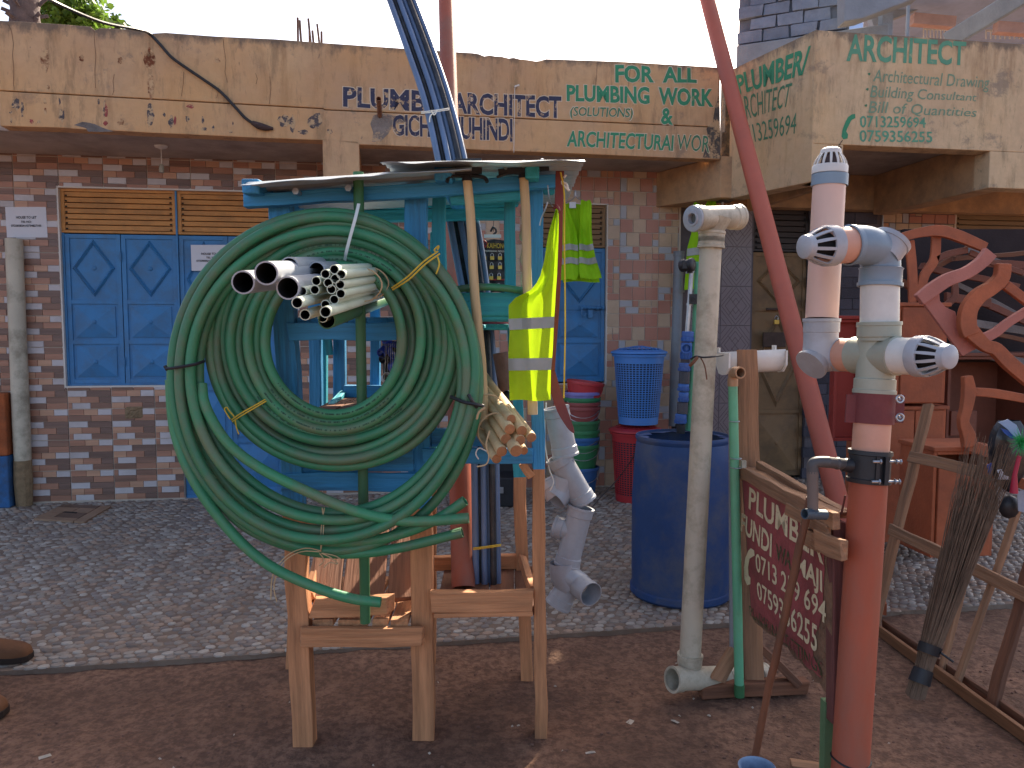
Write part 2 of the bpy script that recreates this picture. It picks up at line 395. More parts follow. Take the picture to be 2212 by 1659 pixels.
o = place('pebbles', me, Matrix.Translation(b0), platform, kind='stuff')
protos = {}
for c_ in range(6):
    for v_ in range(2):
        B = pebble_arrays(np.zeros(1), np.zeros(1), np.array([.030 if v_ else .026]), np.array([.0225 if v_ else .020]), np.zeros(1), np.array([.009]))[0].reshape(-1, 3)
        q = MB(); fs = [tuple(q1[j*4:j*4+4]) for j in range(8)]+[tuple(q2[j*4:j*4+4]) for j in range(8)]+[tuple(16+k)]
        q.add([(a, b, c-FLZ) for a, b, c in B], [tuple(int(i) for i in f) for f in fs], 0, True); protos[c_, v_] = q.mesh('pebble', PEB[c_])
for i in near:
    M = Matrix.Rotation(PF.a+float(rot[i])*.6, 4, 'Z'); M.translation = PF.w(float(pts[i, 0]), -float(pts[i, 1]), FLZ)
    place('pebble', protos[int(ci[i]), int(rx[i] > .029)], M, platform)

# ---- tile helpers
def cut(rects, hole):
    out = []; a, b, c, d = hole
    for (x0, x1, z0, z1, mi) in rects:
        if x1 <= a or x0 >= b or z1 <= c or z0 >= d: out.append((x0, x1, z0, z1, mi)); continue
        if x0 < a: out.append((x0, a, z0, z1, mi))
        if x1 > b: out.append((b, x1, z0, z1, mi))
        X0, X1 = max(x0, a), min(x1, b)
        if z0 < c: out.append((X0, X1, z0, c, mi))
        if z1 > d: out.append((X0, X1, d, z1, mi))
    return [r for r in out if r[1]-r[0] > .002 and r[3]-r[2] > .002]
def tile_mesh(rects, mats, th=.008, gap=.0008):
    q = MB()
    for (x0, x1, z0, z1, mi) in rects:
        x0 += gap; x1 -= gap; z0 += gap; z1 -= gap
        vs = [(x0, 0, z0), (x1, 0, z0), (x1, 0, z1), (x0, 0, z1)]; e = .001
        vs += [(x0+e, -th, z0+e), (x1-e, -th, z0+e), (x1-e, -th, z1-e), (x0+e, -th, z1-e)]
        q.add(vs, [(4, 5, 6, 7), (0, 1, 5, 4), (1, 2, 6, 5), (2, 3, 7, 6), (3, 0, 4, 7)], mi)
    return q.mesh('tile', mats)
def tile_field(fr, parent, u0, u1, z0, z1, tw, tht, variants, mats, holes, off=0., u_start=None, gap=.0025):
    i0 = 0; us = u_start if u_start is not None else u0; cache = {}
    ncol = int(math.ceil((u1-us)/tw)); nrow = int(math.ceil((z1-z0)/tht))
    n = 0
    for i in range(ncol):
        for j in range(nrow):
            bu, bz = us+i*tw, z0+j*tht; k = (i*7+j*5+(i*j) % 3) % len(variants)
            rects = [(a+gap*(a < 1e-6), b-gap*(b > tw-1e-6), c+gap*(c < 1e-6), d-gap*(d > tht-1e-6), mi) for a, b, c, d, mi in variants[k]]
            full = rects
            hs = [(a-bu, b-bu, c-bz, d-bz) for a, b, c, d in holes]+[(u1-bu, 99, -9, 99), (-9, 99, z1-bz, 99)]
            if bu < u0: hs.append((-9, u0-bu, -9, 99))
            for h in hs: rects = cut(rects, h)
            if not rects: continue
            if rects == full:
                if k not in cache: cache[k] = tile_mesh(full, mats)
                me = cache[k]
            else: me = tile_mesh(rects, mats)
            M = fr.M4(bu, off+random.uniform(-.0006, .0006), bz) @ Matrix.Rotation(random.uniform(-.0015, .0015), 4, 'Y')
            place('tile', me, M, parent); n += 1
    return n
strip_m = [mat('tile_white_strip', srgb('c2bbbc'), .35, .08, 4, bump=.03, dirt=DUST, dirt_amt=.3, dirt_scale=1.5),
           mat('tile_dark_wood_strip', srgb('7a5f55'), .4, .35, 4, bump=.05, grain='x'),
           mat('tile_red_wood_strip', srgb('ab7a64'), .4, .25, 4, bump=.05, grain='x'),
           mat('tile_tan_wood_strip', srgb('c09277'), .4, .2, 4, bump=.05, grain='x'),
           mat('tile_brown_wood_strip', srgb('886556'), .4, .3, 4, bump=.05, grain='x')]
TW, THt = .345, .26
def strips(seed):
    r = random.Random(seed); out = []; h = THt/5
    pats = [[(.0, .44, 0), (.44, 1, 1)], [(0, .36, 2), (.36, .68, 3), (.68, 1, 0)], [(0, .52, 4), (.52, 1, 2)], [(0, .1, 2), (.1, .52, 0), (.52, 1, 4)], [(0, .3, 3), (.3, .72, 2), (.72, 1, 1)]]
    r.shuffle(pats)
    for j, p in enumerate(pats):
        for a, b, mi in p: out.append((a*TW, b*TW, j*h, (j+1)*h, mi))
    return out
strip_variants = [strips(s_) for s_ in (1, 4, 9)]
sq_m = [mat('tile_pink_square', srgb('b07b69'), .35, .12, 5, bump=.03), mat('tile_beige_square', srgb('bfa58b'), .35, .1, 5, bump=.03, dirt=DUST, dirt_amt=.25, dirt_scale=2),
        mat('tile_grey_square', srgb('a5a5aa'), .35, .08, 5, bump=.03), mat('tile_tan_square', srgb('b8896c'), .35, .1, 5, bump=.03)]
CW = .0612
def squares(seed):
    r = random.Random(seed); occ = [[0]*4 for _ in range(6)]; out = []
    for i in range(6):
        for j in range(4):
            if occ[i][j]: continue
            opts = []
            for _ in range(4): opts += r.choices([(2, 2), (1, 2), (2, 1), (1, 1)], [5, 2, 2, 2])
            for a, b in opts+[(1, 1)]:
                if i+a <= 6 and j+b <= 4 and all(not occ[i+x][j+y] for x in range(a) for y in range(b)): break
            for x in range(a):
                for y in range(b): occ[i+x][j+y] = 1
            mi = r.choice([0, 0, 1, 1, 1] if a*b == 4 else ([0, 1, 3, 2, 2] if a*b == 2 else [0, 2, 1, 3]))
            g_ = .0022
            out.append((i*CW+g_, (i+a)*CW-g_, j*CW+g_, (j+b)*CW-g_, mi))
    return out
sq_variants = [squares(s_) for s_ in (2, 5, 11, 23, 31, 47)]
grout = mat('wall_grout', srgb('c4b6a8'), .9, .2, 6, bump=.3)
# ---- shop wall (grout body, tiles as pieces)
wl0 = WA.px(-60, 900)[0]
u_win0, zt = WA.px(122, 402); u_win1 = WA.px(385, 620)[0]; u_door1 = WA.px(617, 900)[0]; z_gr = WA.px(300, 505)[1]; z_wb = WA.px(250, 836)[1]
u_rw0 = WA.px(1160, 600)[0]; u_rw1, z_rt = WA.px(1313, 441); z_rg = WA.px(1290, 535)[1]; z_rb = WA.px(1300, 829)[1]
u_sq = WA.px(990, 700)[0]; u_end = WA.px(1463, 700)[0]
holes = [(u_win0, u_door1, z_wb, zt), (u_win1, u_door1, FLZ, zt), (u_rw0, u_rw1, z_rb, z_rt)]
body = MB()
def wall_with_holes(fr, mb, u0, u1, z0, z1, holes, off0, off1, mi=0):
    for (a, b, c, d, q) in (lambda R: R)(__import__('functools').reduce(cut, holes, [(u0, u1, z0, z1, 0)])): fr.box(mb, a, b, off0, off1, c, d, mi)
wall_with_holes(WA, body, wl0-1.2, u_end+.02, -.05, CEIL, holes, -.2, 0)
shop = thing('shop_wall', WA.w(0, 0, 0), 'ground floor shop wall clad in wood strip and square patterned tiles', 'wall')
body.build('wall', grout, shop)
ntile = tile_field(WA, shop, wl0, u_sq, FLZ+.01, CEIL, TW, THt, strip_variants, strip_m, holes, u_start=u_win0-4*TW+.02)
ntile += tile_field(WA, shop, u_sq+.004, u_end, FLZ+.01, CEIL, 6*CW, 4*CW, sq_variants, sq_m, holes)
# knocked-off tile patch
rough_m = mat('exposed_mortar', srgb('8a7358'), .95, .35, 20, bump=.9, bscale=50)
mb = MB(); c = WA.P(289, 891, .010)
grid = []
for j in range(9):
    grid.append([c+WA.t*((i/8-.5)*.145)+V((0, 0, (j/8-.5)*.105))+WA.n*(random.uniform(0, .008) if 0 < i < 8 and 0 < j < 8 else -.003) for i in range(9)])
mb.sheet(grid, sm=False); mb.build('mortar_patch', rough_m, shop)
# ---- opening behind and dark interiors
mb = MB(); WA.box(mb, u_win0-.1, u_door1+.1, -.5, -.21, 0, zt+.1); WA.box(mb, u_rw0-.1, u_rw1+.1, -.5, -.21, z_rb-.1, z_rt+.1)
mb.build('room_behind', dark_in, shop)

def text_mesh(body, font_off=0.0, shear=0.0, space=1.0):
    cu = bpy.data.curves.new('t', 'FONT'); cu.body = body; cu.offset = font_off; cu.shear = shear; cu.space_character = space; cu.resolution_u = 3
    o = bpy.data.objects.new('t', cu); COL.objects.link(o); dg = bpy.context.evaluated_depsgraph_get(); dg.update()
    me = bpy.data.meshes.new_from_object(o.evaluated_get(dg)); COL.objects.unlink(o); bpy.data.objects.remove(o)
    v = np.zeros(len(me.vertices)*3); me.vertices.foreach_get('co', v); v = v.reshape(-1, 3)
    f = [tuple(p.vertices) for p in me.polygons]; bpy.data.meshes.remove(me); return v, f
def lettering(body, quad, plane, mt, parent, off=.0, shear=0., lift=0.0, name='lettering', space=1., drop=0, wob=.0, wv=None):
    """quad: pixel corners TL, TR, BR, BL of the lettering's box; plane: pixel -> point on the painted surface"""
    v, f = text_mesh(body, off, shear, space)
    x0, x1, y0, y1 = v[:, 0].min(), v[:, 0].max(), v[:, 1].min(), v[:, 1].max()
    C = [plane(*p) for p in quad]
    q = MB(); vs = []
    for a, b, _ in v:
        u = (a-x0)/(x1-x0); w = 1-(b-y0)/(y1-y0)
        p = (C[0]*(1-u)+C[1]*u)*(1-w)+(C[3]*(1-u)+C[2]*u)*w
        if wob: p = p+(C[1]-C[0]).normalized()*nz(u*8, w*2, 3, 4)*wob+(C[3]-C[0]).normalized()*nz(u*6, w, 2, 8)*wob
        vs.append(p)
    nrm = (C[1]-C[0]).cross(C[3]-C[0]).normalized()
    if nrm.y > 0: nrm = -nrm
    vs = [p+nrm*lift for p in vs]
    # keep the faces turned to the viewer
    q.add(vs, f); return q.build(name, mt, parent)
def sign_paint(name, col, wear, amt=.8, scale=14, edge=(.56, .6)):
    return mat(name, col, .8, .15, 8, dirt=wear, dirt_amt=amt, dirt_scale=scale, edge=edge, bump=.2)
SAND = srgb('d2ae84')
navy = sign_paint('worn_navy_sign_paint', srgb('3d3f55'), SAND, .85, 16, (.56, .62))
sgreen = sign_paint('green_sign_paint', srgb('3a8f6a'), SAND, .5, 12, (.62, .7))
sgreen_d = sign_paint('dark_green_sign_paint', srgb('4b8262'), SAND, .5, 12, (.6, .68))
sblack = sign_paint('black_sign_paint', srgb('3a3638'), SAND, .5, 12)
swhite = sign_paint('white_sign_outline', srgb('dcc8ae'), SAND, .5, 12)
# ================================================================ PAINTED FASCIAS
def plaster(name, c1, c2, ztop=None):
    mt = bpy.data.materials.new(name); mt.use_nodes = True; N = mt.node_tree.nodes; L = mt.node_tree.links; bs = N['Principled BSDF']
    tc = N.new('ShaderNodeTexCoord')
    def nzn(scale, detail=6, rough=.65, st=(1, 1, 1), off=(0, 0, 0)):
        mp = N.new('ShaderNodeMapping'); mp.inputs['Scale'].default_value = st; mp.inputs['Location'].default_value = off; L.new(tc.outputs['Object'], mp.inputs[0])
        n = N.new('ShaderNodeTexNoise'); n.inputs['Scale'].default_value = scale; n.inputs['Detail'].default_value = detail; n.inputs['Roughness'].default_value = rough
        L.new(mp.outputs[0], n.inputs['Vector']); return n.outputs['Fac']
    def rng_(f, a, b, lo=0., hi=1.):
        r = N.new('ShaderNodeMapRange'); r.inputs[1].default_value = a; r.inputs[2].default_value = b; r.inputs[3].default_value = lo; r.inputs[4].default_value = hi; L.new(f, r.inputs[0]); return r.outputs[0]
    def mix(f, a, b):
        x = N.new('ShaderNodeMixRGB'); L.new(f, x.inputs[0])
        for i, c in ((1, a), (2, b)):
            if hasattr(c, 'default_value') or not isinstance(c, tuple): L.new(c, x.inputs[i])
            else: x.inputs[i].default_value = (*c, 1)
        return x.outputs[0]
    a = mix(rng_(nzn(1.3, 5), .35, .65), c1, c2)
    a = mix(rng_(nzn(14, 8), .35, .75, 0, .5), a, tuple(x*.62 for x in c1))
    a = mix(rng_(nzn(2.2, 8, .7, (3.0, 3, .5), (3, 1, 2)), .52, .68, 0, .65), a, (.30, .17, .085))       # rust and dust runs
    a = mix(rng_(nzn(3.2, 10, .75, (1, 1, 1.2), (9, 4, 2)), .57, .65, 0, .6), a, (.16, .14, .125))        # grey flaking
    a = mix(rng_(nzn(30, 4, .6, (1, 1, .4), (2, 4, 2)), .68, .72, 0, .55), a, (.09, .08, .075))
    a = mix(rng_(nzn(.9, 4, .6, (1, 1, 1), (7, 7, 1)), .45, .7, 0, .7), a, tuple(x*y for x, y in zip(c1, (.95, .8, .6))))
    a = mix(rng_(nzn(5, 9, .75, (1.6, 1.6, .35), (1, 8, 4)), .53, .63, 0, .6), a, tuple(x*.42 for x in c1))       # drip marks
    if ztop is not None:        # grime and lichen creeping down from the coping
        sx = N.new('ShaderNodeSeparateXYZ'); L.new(tc.outputs['Object'], sx.inputs[0]); g1 = rng_(sx.outputs['Z'], ztop-.26, ztop+.05, -.5, .42)
        ad = N.new('ShaderNodeMath'); ad.operation = 'ADD'; L.new(g1, ad.inputs[0]); L.new(nzn(9, 9, .7, (1, 1, .5), (2, 5, 4)), ad.inputs[1])
        a = mix(rng_(ad.outputs[0], .55, .72, 0, .75), a, (.11, .09, .075))
    L.new(a, bs.inputs['Base Color']); bs.inputs['Roughness'].default_value = .85
    bp = N.new('ShaderNodeBump'); bp.inputs['Strength'].default_value = .5; bp.inputs['Distance'].default_value = .01; L.new(nzn(22, 9, .7), bp.inputs['Height']); L.new(bp.outputs[0], bs.inputs['Normal'])
    return mt
fasc = plaster('weathered_sand_plaster', srgb('d8b084'), srgb('c39c7a'), .72)
fasc_r = plaster('weathered_sand_plaster_pale', srgb('d9bd96'), srgb('ccae8c'), 3.66)
soffit_m = mat('grey_soffit_plaster', srgb('b3a498'), .9, .2, 3, bump=.3, dirt=(.12, .1, .09), dirt_amt=.4, dirt_scale=2)
bracket_m = mat('ochre_beam_plaster', srgb('bc9670'), .85, .25, 4, bump=.4, dirt=(.2, .14, .1), dirt_amt=.5, dirt_scale=5)
top = [(-40, 42), (0, 44), (60, 47), (120, 51), (195, 57), (205, 65), (215, 60), (310, 64), (322, 72), (357, 70), (465, 78), (594, 84), (702, 92.5), (868, 104), (930, 108), (987, 112), (1021, 114), (1034, 116), (1046, 121), (1058, 119), (1070, 121), (1085, 122), (1099, 125.5), (1110, 124), (1121, 127), (1140, 129), (1158, 132), (1166, 131), (1180, 127), (1296, 131), (1347, 133), (1450, 139), (1549, 145), (1556, 148)]
mid = lambda x: (196+x*.0555) if x < 700 else (237+(x-700)*.0447)
bot = [(-40, 270), (0, 272), (60, 274), (120, 275.5), (190, 280), (260, 283), (330, 287), (420, 291), (520, 296), (594, 299), (702, 303), (775, 312), (900, 317), (1046, 324), (1180, 329), (1296, 334), (1430, 340), (1549, 344), (1556, 345)]
f_root = thing('painted_fascia', FA.w(0, 0, CEIL), 'long weathered sand coloured parapet fascia with hand painted plumbing advertisements', 'wall')
def band(pts_top, pts_bot, fr, o0, o1, mt, parent, name, dz0=0., dz1=0.):
    T = [fr.px(x, y, o0) for x, y in pts_top]; B = [fr.px(x, y, o0) for x, y in pts_bot]
    us = sorted(set([round(p[0], 4) for p in T]+[round(p[0], 4) for p in B])); fT = lambda u: np.interp(u, [p[0] for p in T], [p[1] for p in T])+dz1; fB = lambda u: np.interp(u, [p[0] for p in B], [p[1] for p in B])+dz0
    lo, hi = max(T[0][0], B[0][0]), min(T[-1][0], B[-1][0]); us = [u for u in us if lo <= u <= hi]
    q = MB(); vs = []
    for u in us: vs += [fr.w(u, o0, fB(u)), fr.w(u, o0, fT(u)), fr.w(u, o1, fT(u)), fr.w(u, o1, fB(u))]
    fs = []
    for i in range(len(us)-1):
        for k_ in range(4): fs.append((i*4+k_, i*4+4+k_, i*4+4+(k_+1) % 4, i*4+(k_+1) % 4))
    fs += [(0, 1, 2, 3), tuple(len(us)*4-4+k_ for k_ in (3, 2, 1, 0))]
    q.add(vs, fs); return q.build(name, mt, parent, bevel=.006)
midp = [(x, mid(x)) for x in (-40, 0, 200, 400, 594, 699, 701, 900, 1200, 1400, 1556)]
band(top, midp, FA, 0, -.13, fasc, f_root, 'parapet_band', dz0=.004)
band(midp, bot, FA, .004, -.13, fasc, f_root, 'lower_band', dz1=-.003)
# pillar noses and side beams (brackets)
u0, _ = FA.px(697, 330, .004); u1, _ = FA.px(776, 330, .004); zbr = 2.56
mb = MB(); FA.box(mb, u0, u1, .004, -.75, zbr, 2.915); mb.build('bracket_beam', fasc, f_root, bevel=.006)
zr = WA.px(1415, 447)[1]
mb = MB(); a0 = WA.px(1417, 400)[0]
e0 = FA.w(FA.px(1557, 400, .0)[0], -.01, 0); e1 = FA.w(FA.px(1557, 400, .0)[0]+.13, -.01, 0); w0 = WA.w(a0, 0, 0); w1 = WA.w(a0+.35, 0, 0)
vs = [(w0.x, w0.y, zr), (e0.x, e0.y, zr-.03), (e1.x, e1.y, zr-.03), (w1.x, w1.y, zr)]; vs += [(a, b, 2.915) for a, b, c in vs]
mb.add(vs, [(3, 2, 1, 0), (4, 5, 6, 7), (0, 1, 5, 4), (1, 2, 6, 5), (2, 3, 7, 6), (3, 0, 4, 7)]); mb.build('bracket_beam', bracket_m, f_root, bevel=.006, label='ochre side beam with chipped plaster at the end of the row')
# soffit and roof slab
mb = MB()
pa = [FA.w(-2.4, -.131, 0), FA.w(4.36, -.131, 0), V((2.35, 9.5, 0)), V((-5, 8.6, 0))]
mb.add([V((p.x, p.y, CEIL-.001)) for p in pa]+[V((p.x, p.y, CEIL+.14)) for p in pa], [(3, 2, 1, 0), (4, 5, 6, 7), (0, 1, 5, 4), (1, 2, 6, 5), (2, 3, 7, 6), (3, 0, 4, 7)])
mb.build('soffit', soffit_m, kind='structure')
# dirty black run at the end of the fascia
soot = mat('black_damp_stain', srgb('5b5550'), .95, .5, 10, dirt=SAND, dirt_amt=.75, dirt_scale=9, edge=(.5, .56), bump=.6)
def patch(fr, pts, mt, off, parent, name='stain'):
    q = MB(); c = [fr.P(x, y, off) for x, y in pts]; q.add(c, [tuple(range(len(c)))])
    return q.build(name, mt, parent)
patch(FA, [(1545, 230), (1555, 205), (1556, 343), (1518, 340), (1530, 300), (1526, 278), (1540, 262)], soot, .0055, f_root)
# flaked patches on the lower band
flake_d = mat('flaked_dark_paint', srgb('5d5555'), .9, .4, 30, dirt=SAND, dirt_amt=.8, dirt_scale=26, edge=(.48, .53), bump=.5)
flake_r = mat('flaked_red_paint', srgb('a04f4c'), .9, .3, 30, dirt=SAND, dirt_amt=.7, dirt_scale=26, edge=(.5, .56), bump=.5)
def blob(cx, cy, w, h, n=11, seed=0):
    r = random.Random(seed); return [(cx+cos(2*pi*i/n)*w/2*r.uniform(.5, 1.1), cy+sin(2*pi*i/n)*h/2*r.uniform(.6, 1.1)) for i in range(n)]
for i, (cx, cy, w, h, mt) in enumerate([(325, 250, 18, 56, flake_d), (35, 225, 22, 30, flake_d), (48, 235, 8, 44, flake_d), (134, 250, 16, 32, flake_d), (225, 235, 6, 40, flake_d), (229, 238, 9, 34, flake_r), (228, 266, 12, 12, flake_r), (68, 262, 12, 12, flake_r), (84, 263, 12, 10, flake_d), (370, 264, 15, 32, flake_d), (378, 262, 6, 26, flake_r), (129, 216, 5, 18, flake_d), (438, 259, 8, 18, flake_d), (440, 279, 16, 9, flake_d), (461, 278, 8, 16, flake_d), (405, 256, 12, 14, flake_d), (412, 230, 20, 10, flake_r), (213, 220, 5, 16, flake_d), (24, 243, 9, 7, flake_d), (24, 260, 6, 14, flake_d), (498, 284, 10, 8, flake_d), (355, 248, 8, 10, flake_d), (503, 268, 3, 14, flake_d), (612, 262, 30, 34, flake_d), (632, 268, 14, 40, flake_d), (655, 285, 26, 12, flake_d), (682, 262, 34, 40, flake_d), (712, 284, 14, 14, flake_d)]):
    if mid(cx)+4 > cy-h/2: cy = mid(cx)+6+h/2
    patch(FA, blob(cx, cy, w, h, 13, i), mt, .0052, f_root, 'flaked_paint')
# broken bottom edge
hole_m = mat('broken_grey_concrete', srgb('77706c'), .95, .4, 14, bump=1., bscale=40)
patch(FA, [(160, 270), (178, 263), (192, 265), (205, 268), (222, 276), (246, 284), (212, 285), (190, 284), (186, 277)], hole_m, .0056, f_root, 'broken_edge')
patch(FA, [(818, 246), (834, 245), (850, 250), (878, 252), (880, 262), (858, 268), (846, 276), (838, 290), (822, 306), (803, 306), (806, 286), (800, 268), (806, 250)], mat('grey_cement_patch', srgb('8b8078'), .95, .4, 10, dirt=SAND, dirt_amt=.7, dirt_scale=9, edge=(.5, .58), bump=.8), .0056, f_root, 'cement_patch')
rust = mat('rust_stain', srgb('7c452c'), .9, .4, 10, dirt=SAND, dirt_amt=.9, dirt_scale=11, edge=(.42, .54), bump=.3)
for i, (cx, cy, w, h, off) in enumerate([(98, 127, 24, 62, .0015), (176, 126, 13, 16, .0015), (259, 130, 13, 16, .0015), (323, 130, 26, 60, .0015), (326, 185, 18, 70, .0015), (469, 131, 14, 14, .0015), (97, 219, 10, 14, .0055), (98, 240, 8, 22, .0055), (261, 264, 18, 16, .0055), (103, 190, 12, 16, .0015), (322, 110, 8, 34, .0015)]):
    patch(FA, blob(cx, cy, w, h, 14, 90+i), rust, off, f_root, 'rust_stain')
# hairline cracks: thin raised-edge lines
crack_m = mat('dark_crack', srgb('6b5140'), .95, .3, 20, bump=0)
def crack(pts, w=.0022):
    q = MB(); path = []
    for i, (x, y) in enumerate(pts):
        off = .0015 if y < mid(x)+1 else .0055
        path.append(FA.P(x, y, off))
    q.ribbon(path, w, n=FA.n, th=.0012); q.build('crack', crack_m, f_root)
for c_ in ([(17, 52), (24, 64), (27, 80), (29, 95), (27, 120), (30, 150), (29, 180), (31, 194)], [(203, 62), (204, 90), (207, 120), (205, 150), (206, 190)], [(482, 84), (484, 105), (488, 130), (486, 155), (491, 178)], [(247, 160), (244, 175), (246, 195), (243, 205)], [(397, 155), (396, 180), (392, 208)], [(583, 165), (585, 190), (582, 225)], [(920, 112), (923, 135), (926, 160), (925, 185)], [(1290, 134), (1289, 160), (1285, 200)], [(473, 190), (470, 205), (468, 212)], [(1362, 145), (1360, 165), (1357, 187)], [(552, 158), (556, 170), (553, 182)], [(1548, 240), (1552, 200), (1553, 160)]):
    crack(c_)
# lettering on the left fascia
fp = lambda off: (lambda x, y: FA.P(x, y, off))
U, D_ = .0016, .0056
def let(body, quad, mt, off, bold, shear=0., outline=None, olift=.0, parent=None, plane=None, space=1., wob=.004, nm='lettering'):
    parent = parent or f_root; plane = plane or fp
    if outline:
        e = 1.6; (a, b, c, d) = quad
        lettering(body, [(a[0]-e, a[1]-e), (b[0]+e, b[1]-e), (c[0]+e, c[1]+e), (d[0]-e, d[1]+e)], plane(off), outline, parent, bold+.03, shear, 0, nm+'_outline', space, wob=wob)
        lettering(body, quad, plane(off+.0012), mt, parent, bold, shear, 0, nm, space, wob=wob)
    else: lettering(body, quad, plane(off+.0012), mt, parent, bold, shear, 0, nm, space, wob=wob)
def rowq(x0, yt0, yb0, x1, yt1, yb1): return [(x0, yt0), (x1, yt1), (x1, yb1), (x0, yb0)]
let('PLUMBER', rowq(741, 187, 230, 986, 200, 247), navy, U, .03, outline=swhite)
let('ARCHITECT', rowq(976, 199, 245, 1213, 208, 256), navy, U, .03, outline=swhite)
let('GICHIA MUHINDI', rowq(849, 247, 292, 1107, 256, 306), navy, D_, .025, outline=swhite, space=.95)
let('FOR  ALL', rowq(1329, 139, 178, 1505, 147, 179), sgreen, U, .035, outline=swhite)
let('PLUMBING  WORK', rowq(1224, 182, 218, 1541, 192, 231), sgreen, U, .035, outline=swhite)
let('(SOLUTIONS)', rowq(1232, 230, 256, 1367, 234, 260), sgreen_d, U, .01, shear=.15, outline=swhite)
let('&', rowq(1428, 233, 268, 1454, 234, 270), sgreen, U, .03, outline=swhite)
let('ARCHITECTURAl', rowq(1224, 281, 316, 1456, 292, 326), sgreen, D_, .02, shear=.12, outline=swhite)
let('WOR', rowq(1464, 290, 322, 1532, 293, 330), sgreen_d, D_, .005, shear=.12, outline=swhite)
# ---- small things on the left fascia
mb = MB(); a = FA.P(821, 254, .0); b = a+FA.n*.30+V((-.03, 0, .18))
b = P(818, 213, a.y-.24); mb.hollow(b, a-FA.n*.05, .018, .003, 14); mb.build('spout_pipe', mat('rusty_steel', srgb('7b5645'), .7, .3, 20, dirt=srgb('b07a5a'), dirt_amt=.5, dirt_scale=30, bump=.3), None, base=a, label='short rusty spout pipe sticking out of the fascia above the stall', cat='pipe')
mb = MB(); cab = [P(70, -25, 4.6), P(125, 8, 4.9), P(220, 48, 5.2), P(300, 64, 5.5)]+[FA.P(x, y, .02) for x, y in ((322, 72), (345, 95), (370, 123), (400, 145), (440, 172), (475, 197), (505, 228), (530, 255), (553, 270))]
mb.tube(spline(cab, 5), .011, 8); mb.build('power_cable', black, None, base=FA.P(553, 270, .01), label='thick black cable drooping from the sky across the parapet', cat='cable')
mb = MB(); mb.tube([FA.P(545, 265, .02), FA.P(560, 272, .03), FA.P(575, 276, .025), FA.P(590, 278, .01)], [.016, .026, .022, .01], 8); mb.build('taped_end', mat('burnt_tape', srgb('4a3a38'), .9, .4, 20, bump=.6), WM and None, label='burnt taped joint where the black cable enters the fascia', cat='cable joint')
# string hanging from fascia hook
mb = MB(); mb.tube([FA.P(1112, 188, .03), FA.P(1111, 260, .02), FA.P(1110, 330, .02)], .0025, 6)
mb.tube([FA.P(1113, 190, .0), FA.P(1113, 187, .035), FA.P(1122, 184, .045)], .008, 6); mb.build('hanging_string', white_string, None, label='thin pale string hanging from a nail between the painted letters', cat='string')

# ---- lamp holder under the soffit
lp = WA.w(WA.px(348, 325, .45)[0], .45, CEIL-.001)
t = thing('lamp_holder', lp, 'white ceiling rose with dangling bulb holder under the soffit', 'lamp')
mb = MB(); mb.lathe(lp, (0, 0, -1), [(0, 0), (0, .05), (.012, .045), (.022, .02), (.024, 0)], 16); mb.build('ceiling_rose', pvc_white, t)
mb = MB(); mb.tube([lp-V((0, 0, .02)), lp-V((0, 0, .14))], .003, 6); mb.build('flex', white_string, t)
mb = MB(); mb.lathe(lp-V((0, 0, .14)), (0, 0, -1), [(0, 0), (0, .012), (.02, .018), (.035, .018), (.036, .021), (.045, .021), (.046, .018), (.065, .018), (.065, 0)], 14); mb.build('bulb_socket', pvc_cream, t)

# ================================================================ STEEL SHUTTERS AND DOORS
def louvre(fr, u0, u1, z0, z1, mt, parent, n=7, segs=3, off=-.03, name='louvre'):
    mb = MB(); fr.box(mb, u0, u1, off, off-.03, z1-.022, z1); fr.box(mb, u0, u1, off, off-.03, z0, z0+.02); fr.box(mb, u0, u0+.03, off, off-.03, z0+.02, z1-.022); fr.box(mb, u1-.03, u1, off, off-.03, z0+.02, z1-.022)
    lr = mb.build(name+'_frame', mt, parent, bevel=.002)
    h = (z1-z0-.044)/n
    for i in range(n):
        zz = z0+.021+i*h; q = MB(); a0, a1 = u0+.031, u1-.031
        # a slat bent outwards at the bottom, with small pressed notches
        prof = [(off-.020, zz+h*.985), (off-.008, zz+h*.93), (off-.003, zz+h*.16), (off-.001, zz+h*.10), (off-.020, zz+.003)]
        vs = []
        for uu in (a0, a1): vs += [fr.w(uu, o_, z_) for o_, z_ in prof]
        q.add(vs, [(j, j+1, 6+j, 5+j) for j in range(4)]+[(0, 4, 3, 2, 1), (5, 6, 7, 8, 9)])
        sl = q.build('slat', mt, parent)
        q = MB()
        for uu in (a0+.012, a1-.012): fr.box(q, uu-.008, uu+.008, off+.0005, off-.004, zz+h*.15, zz+h*.42)
        q.build('slot', dark_in, parent)
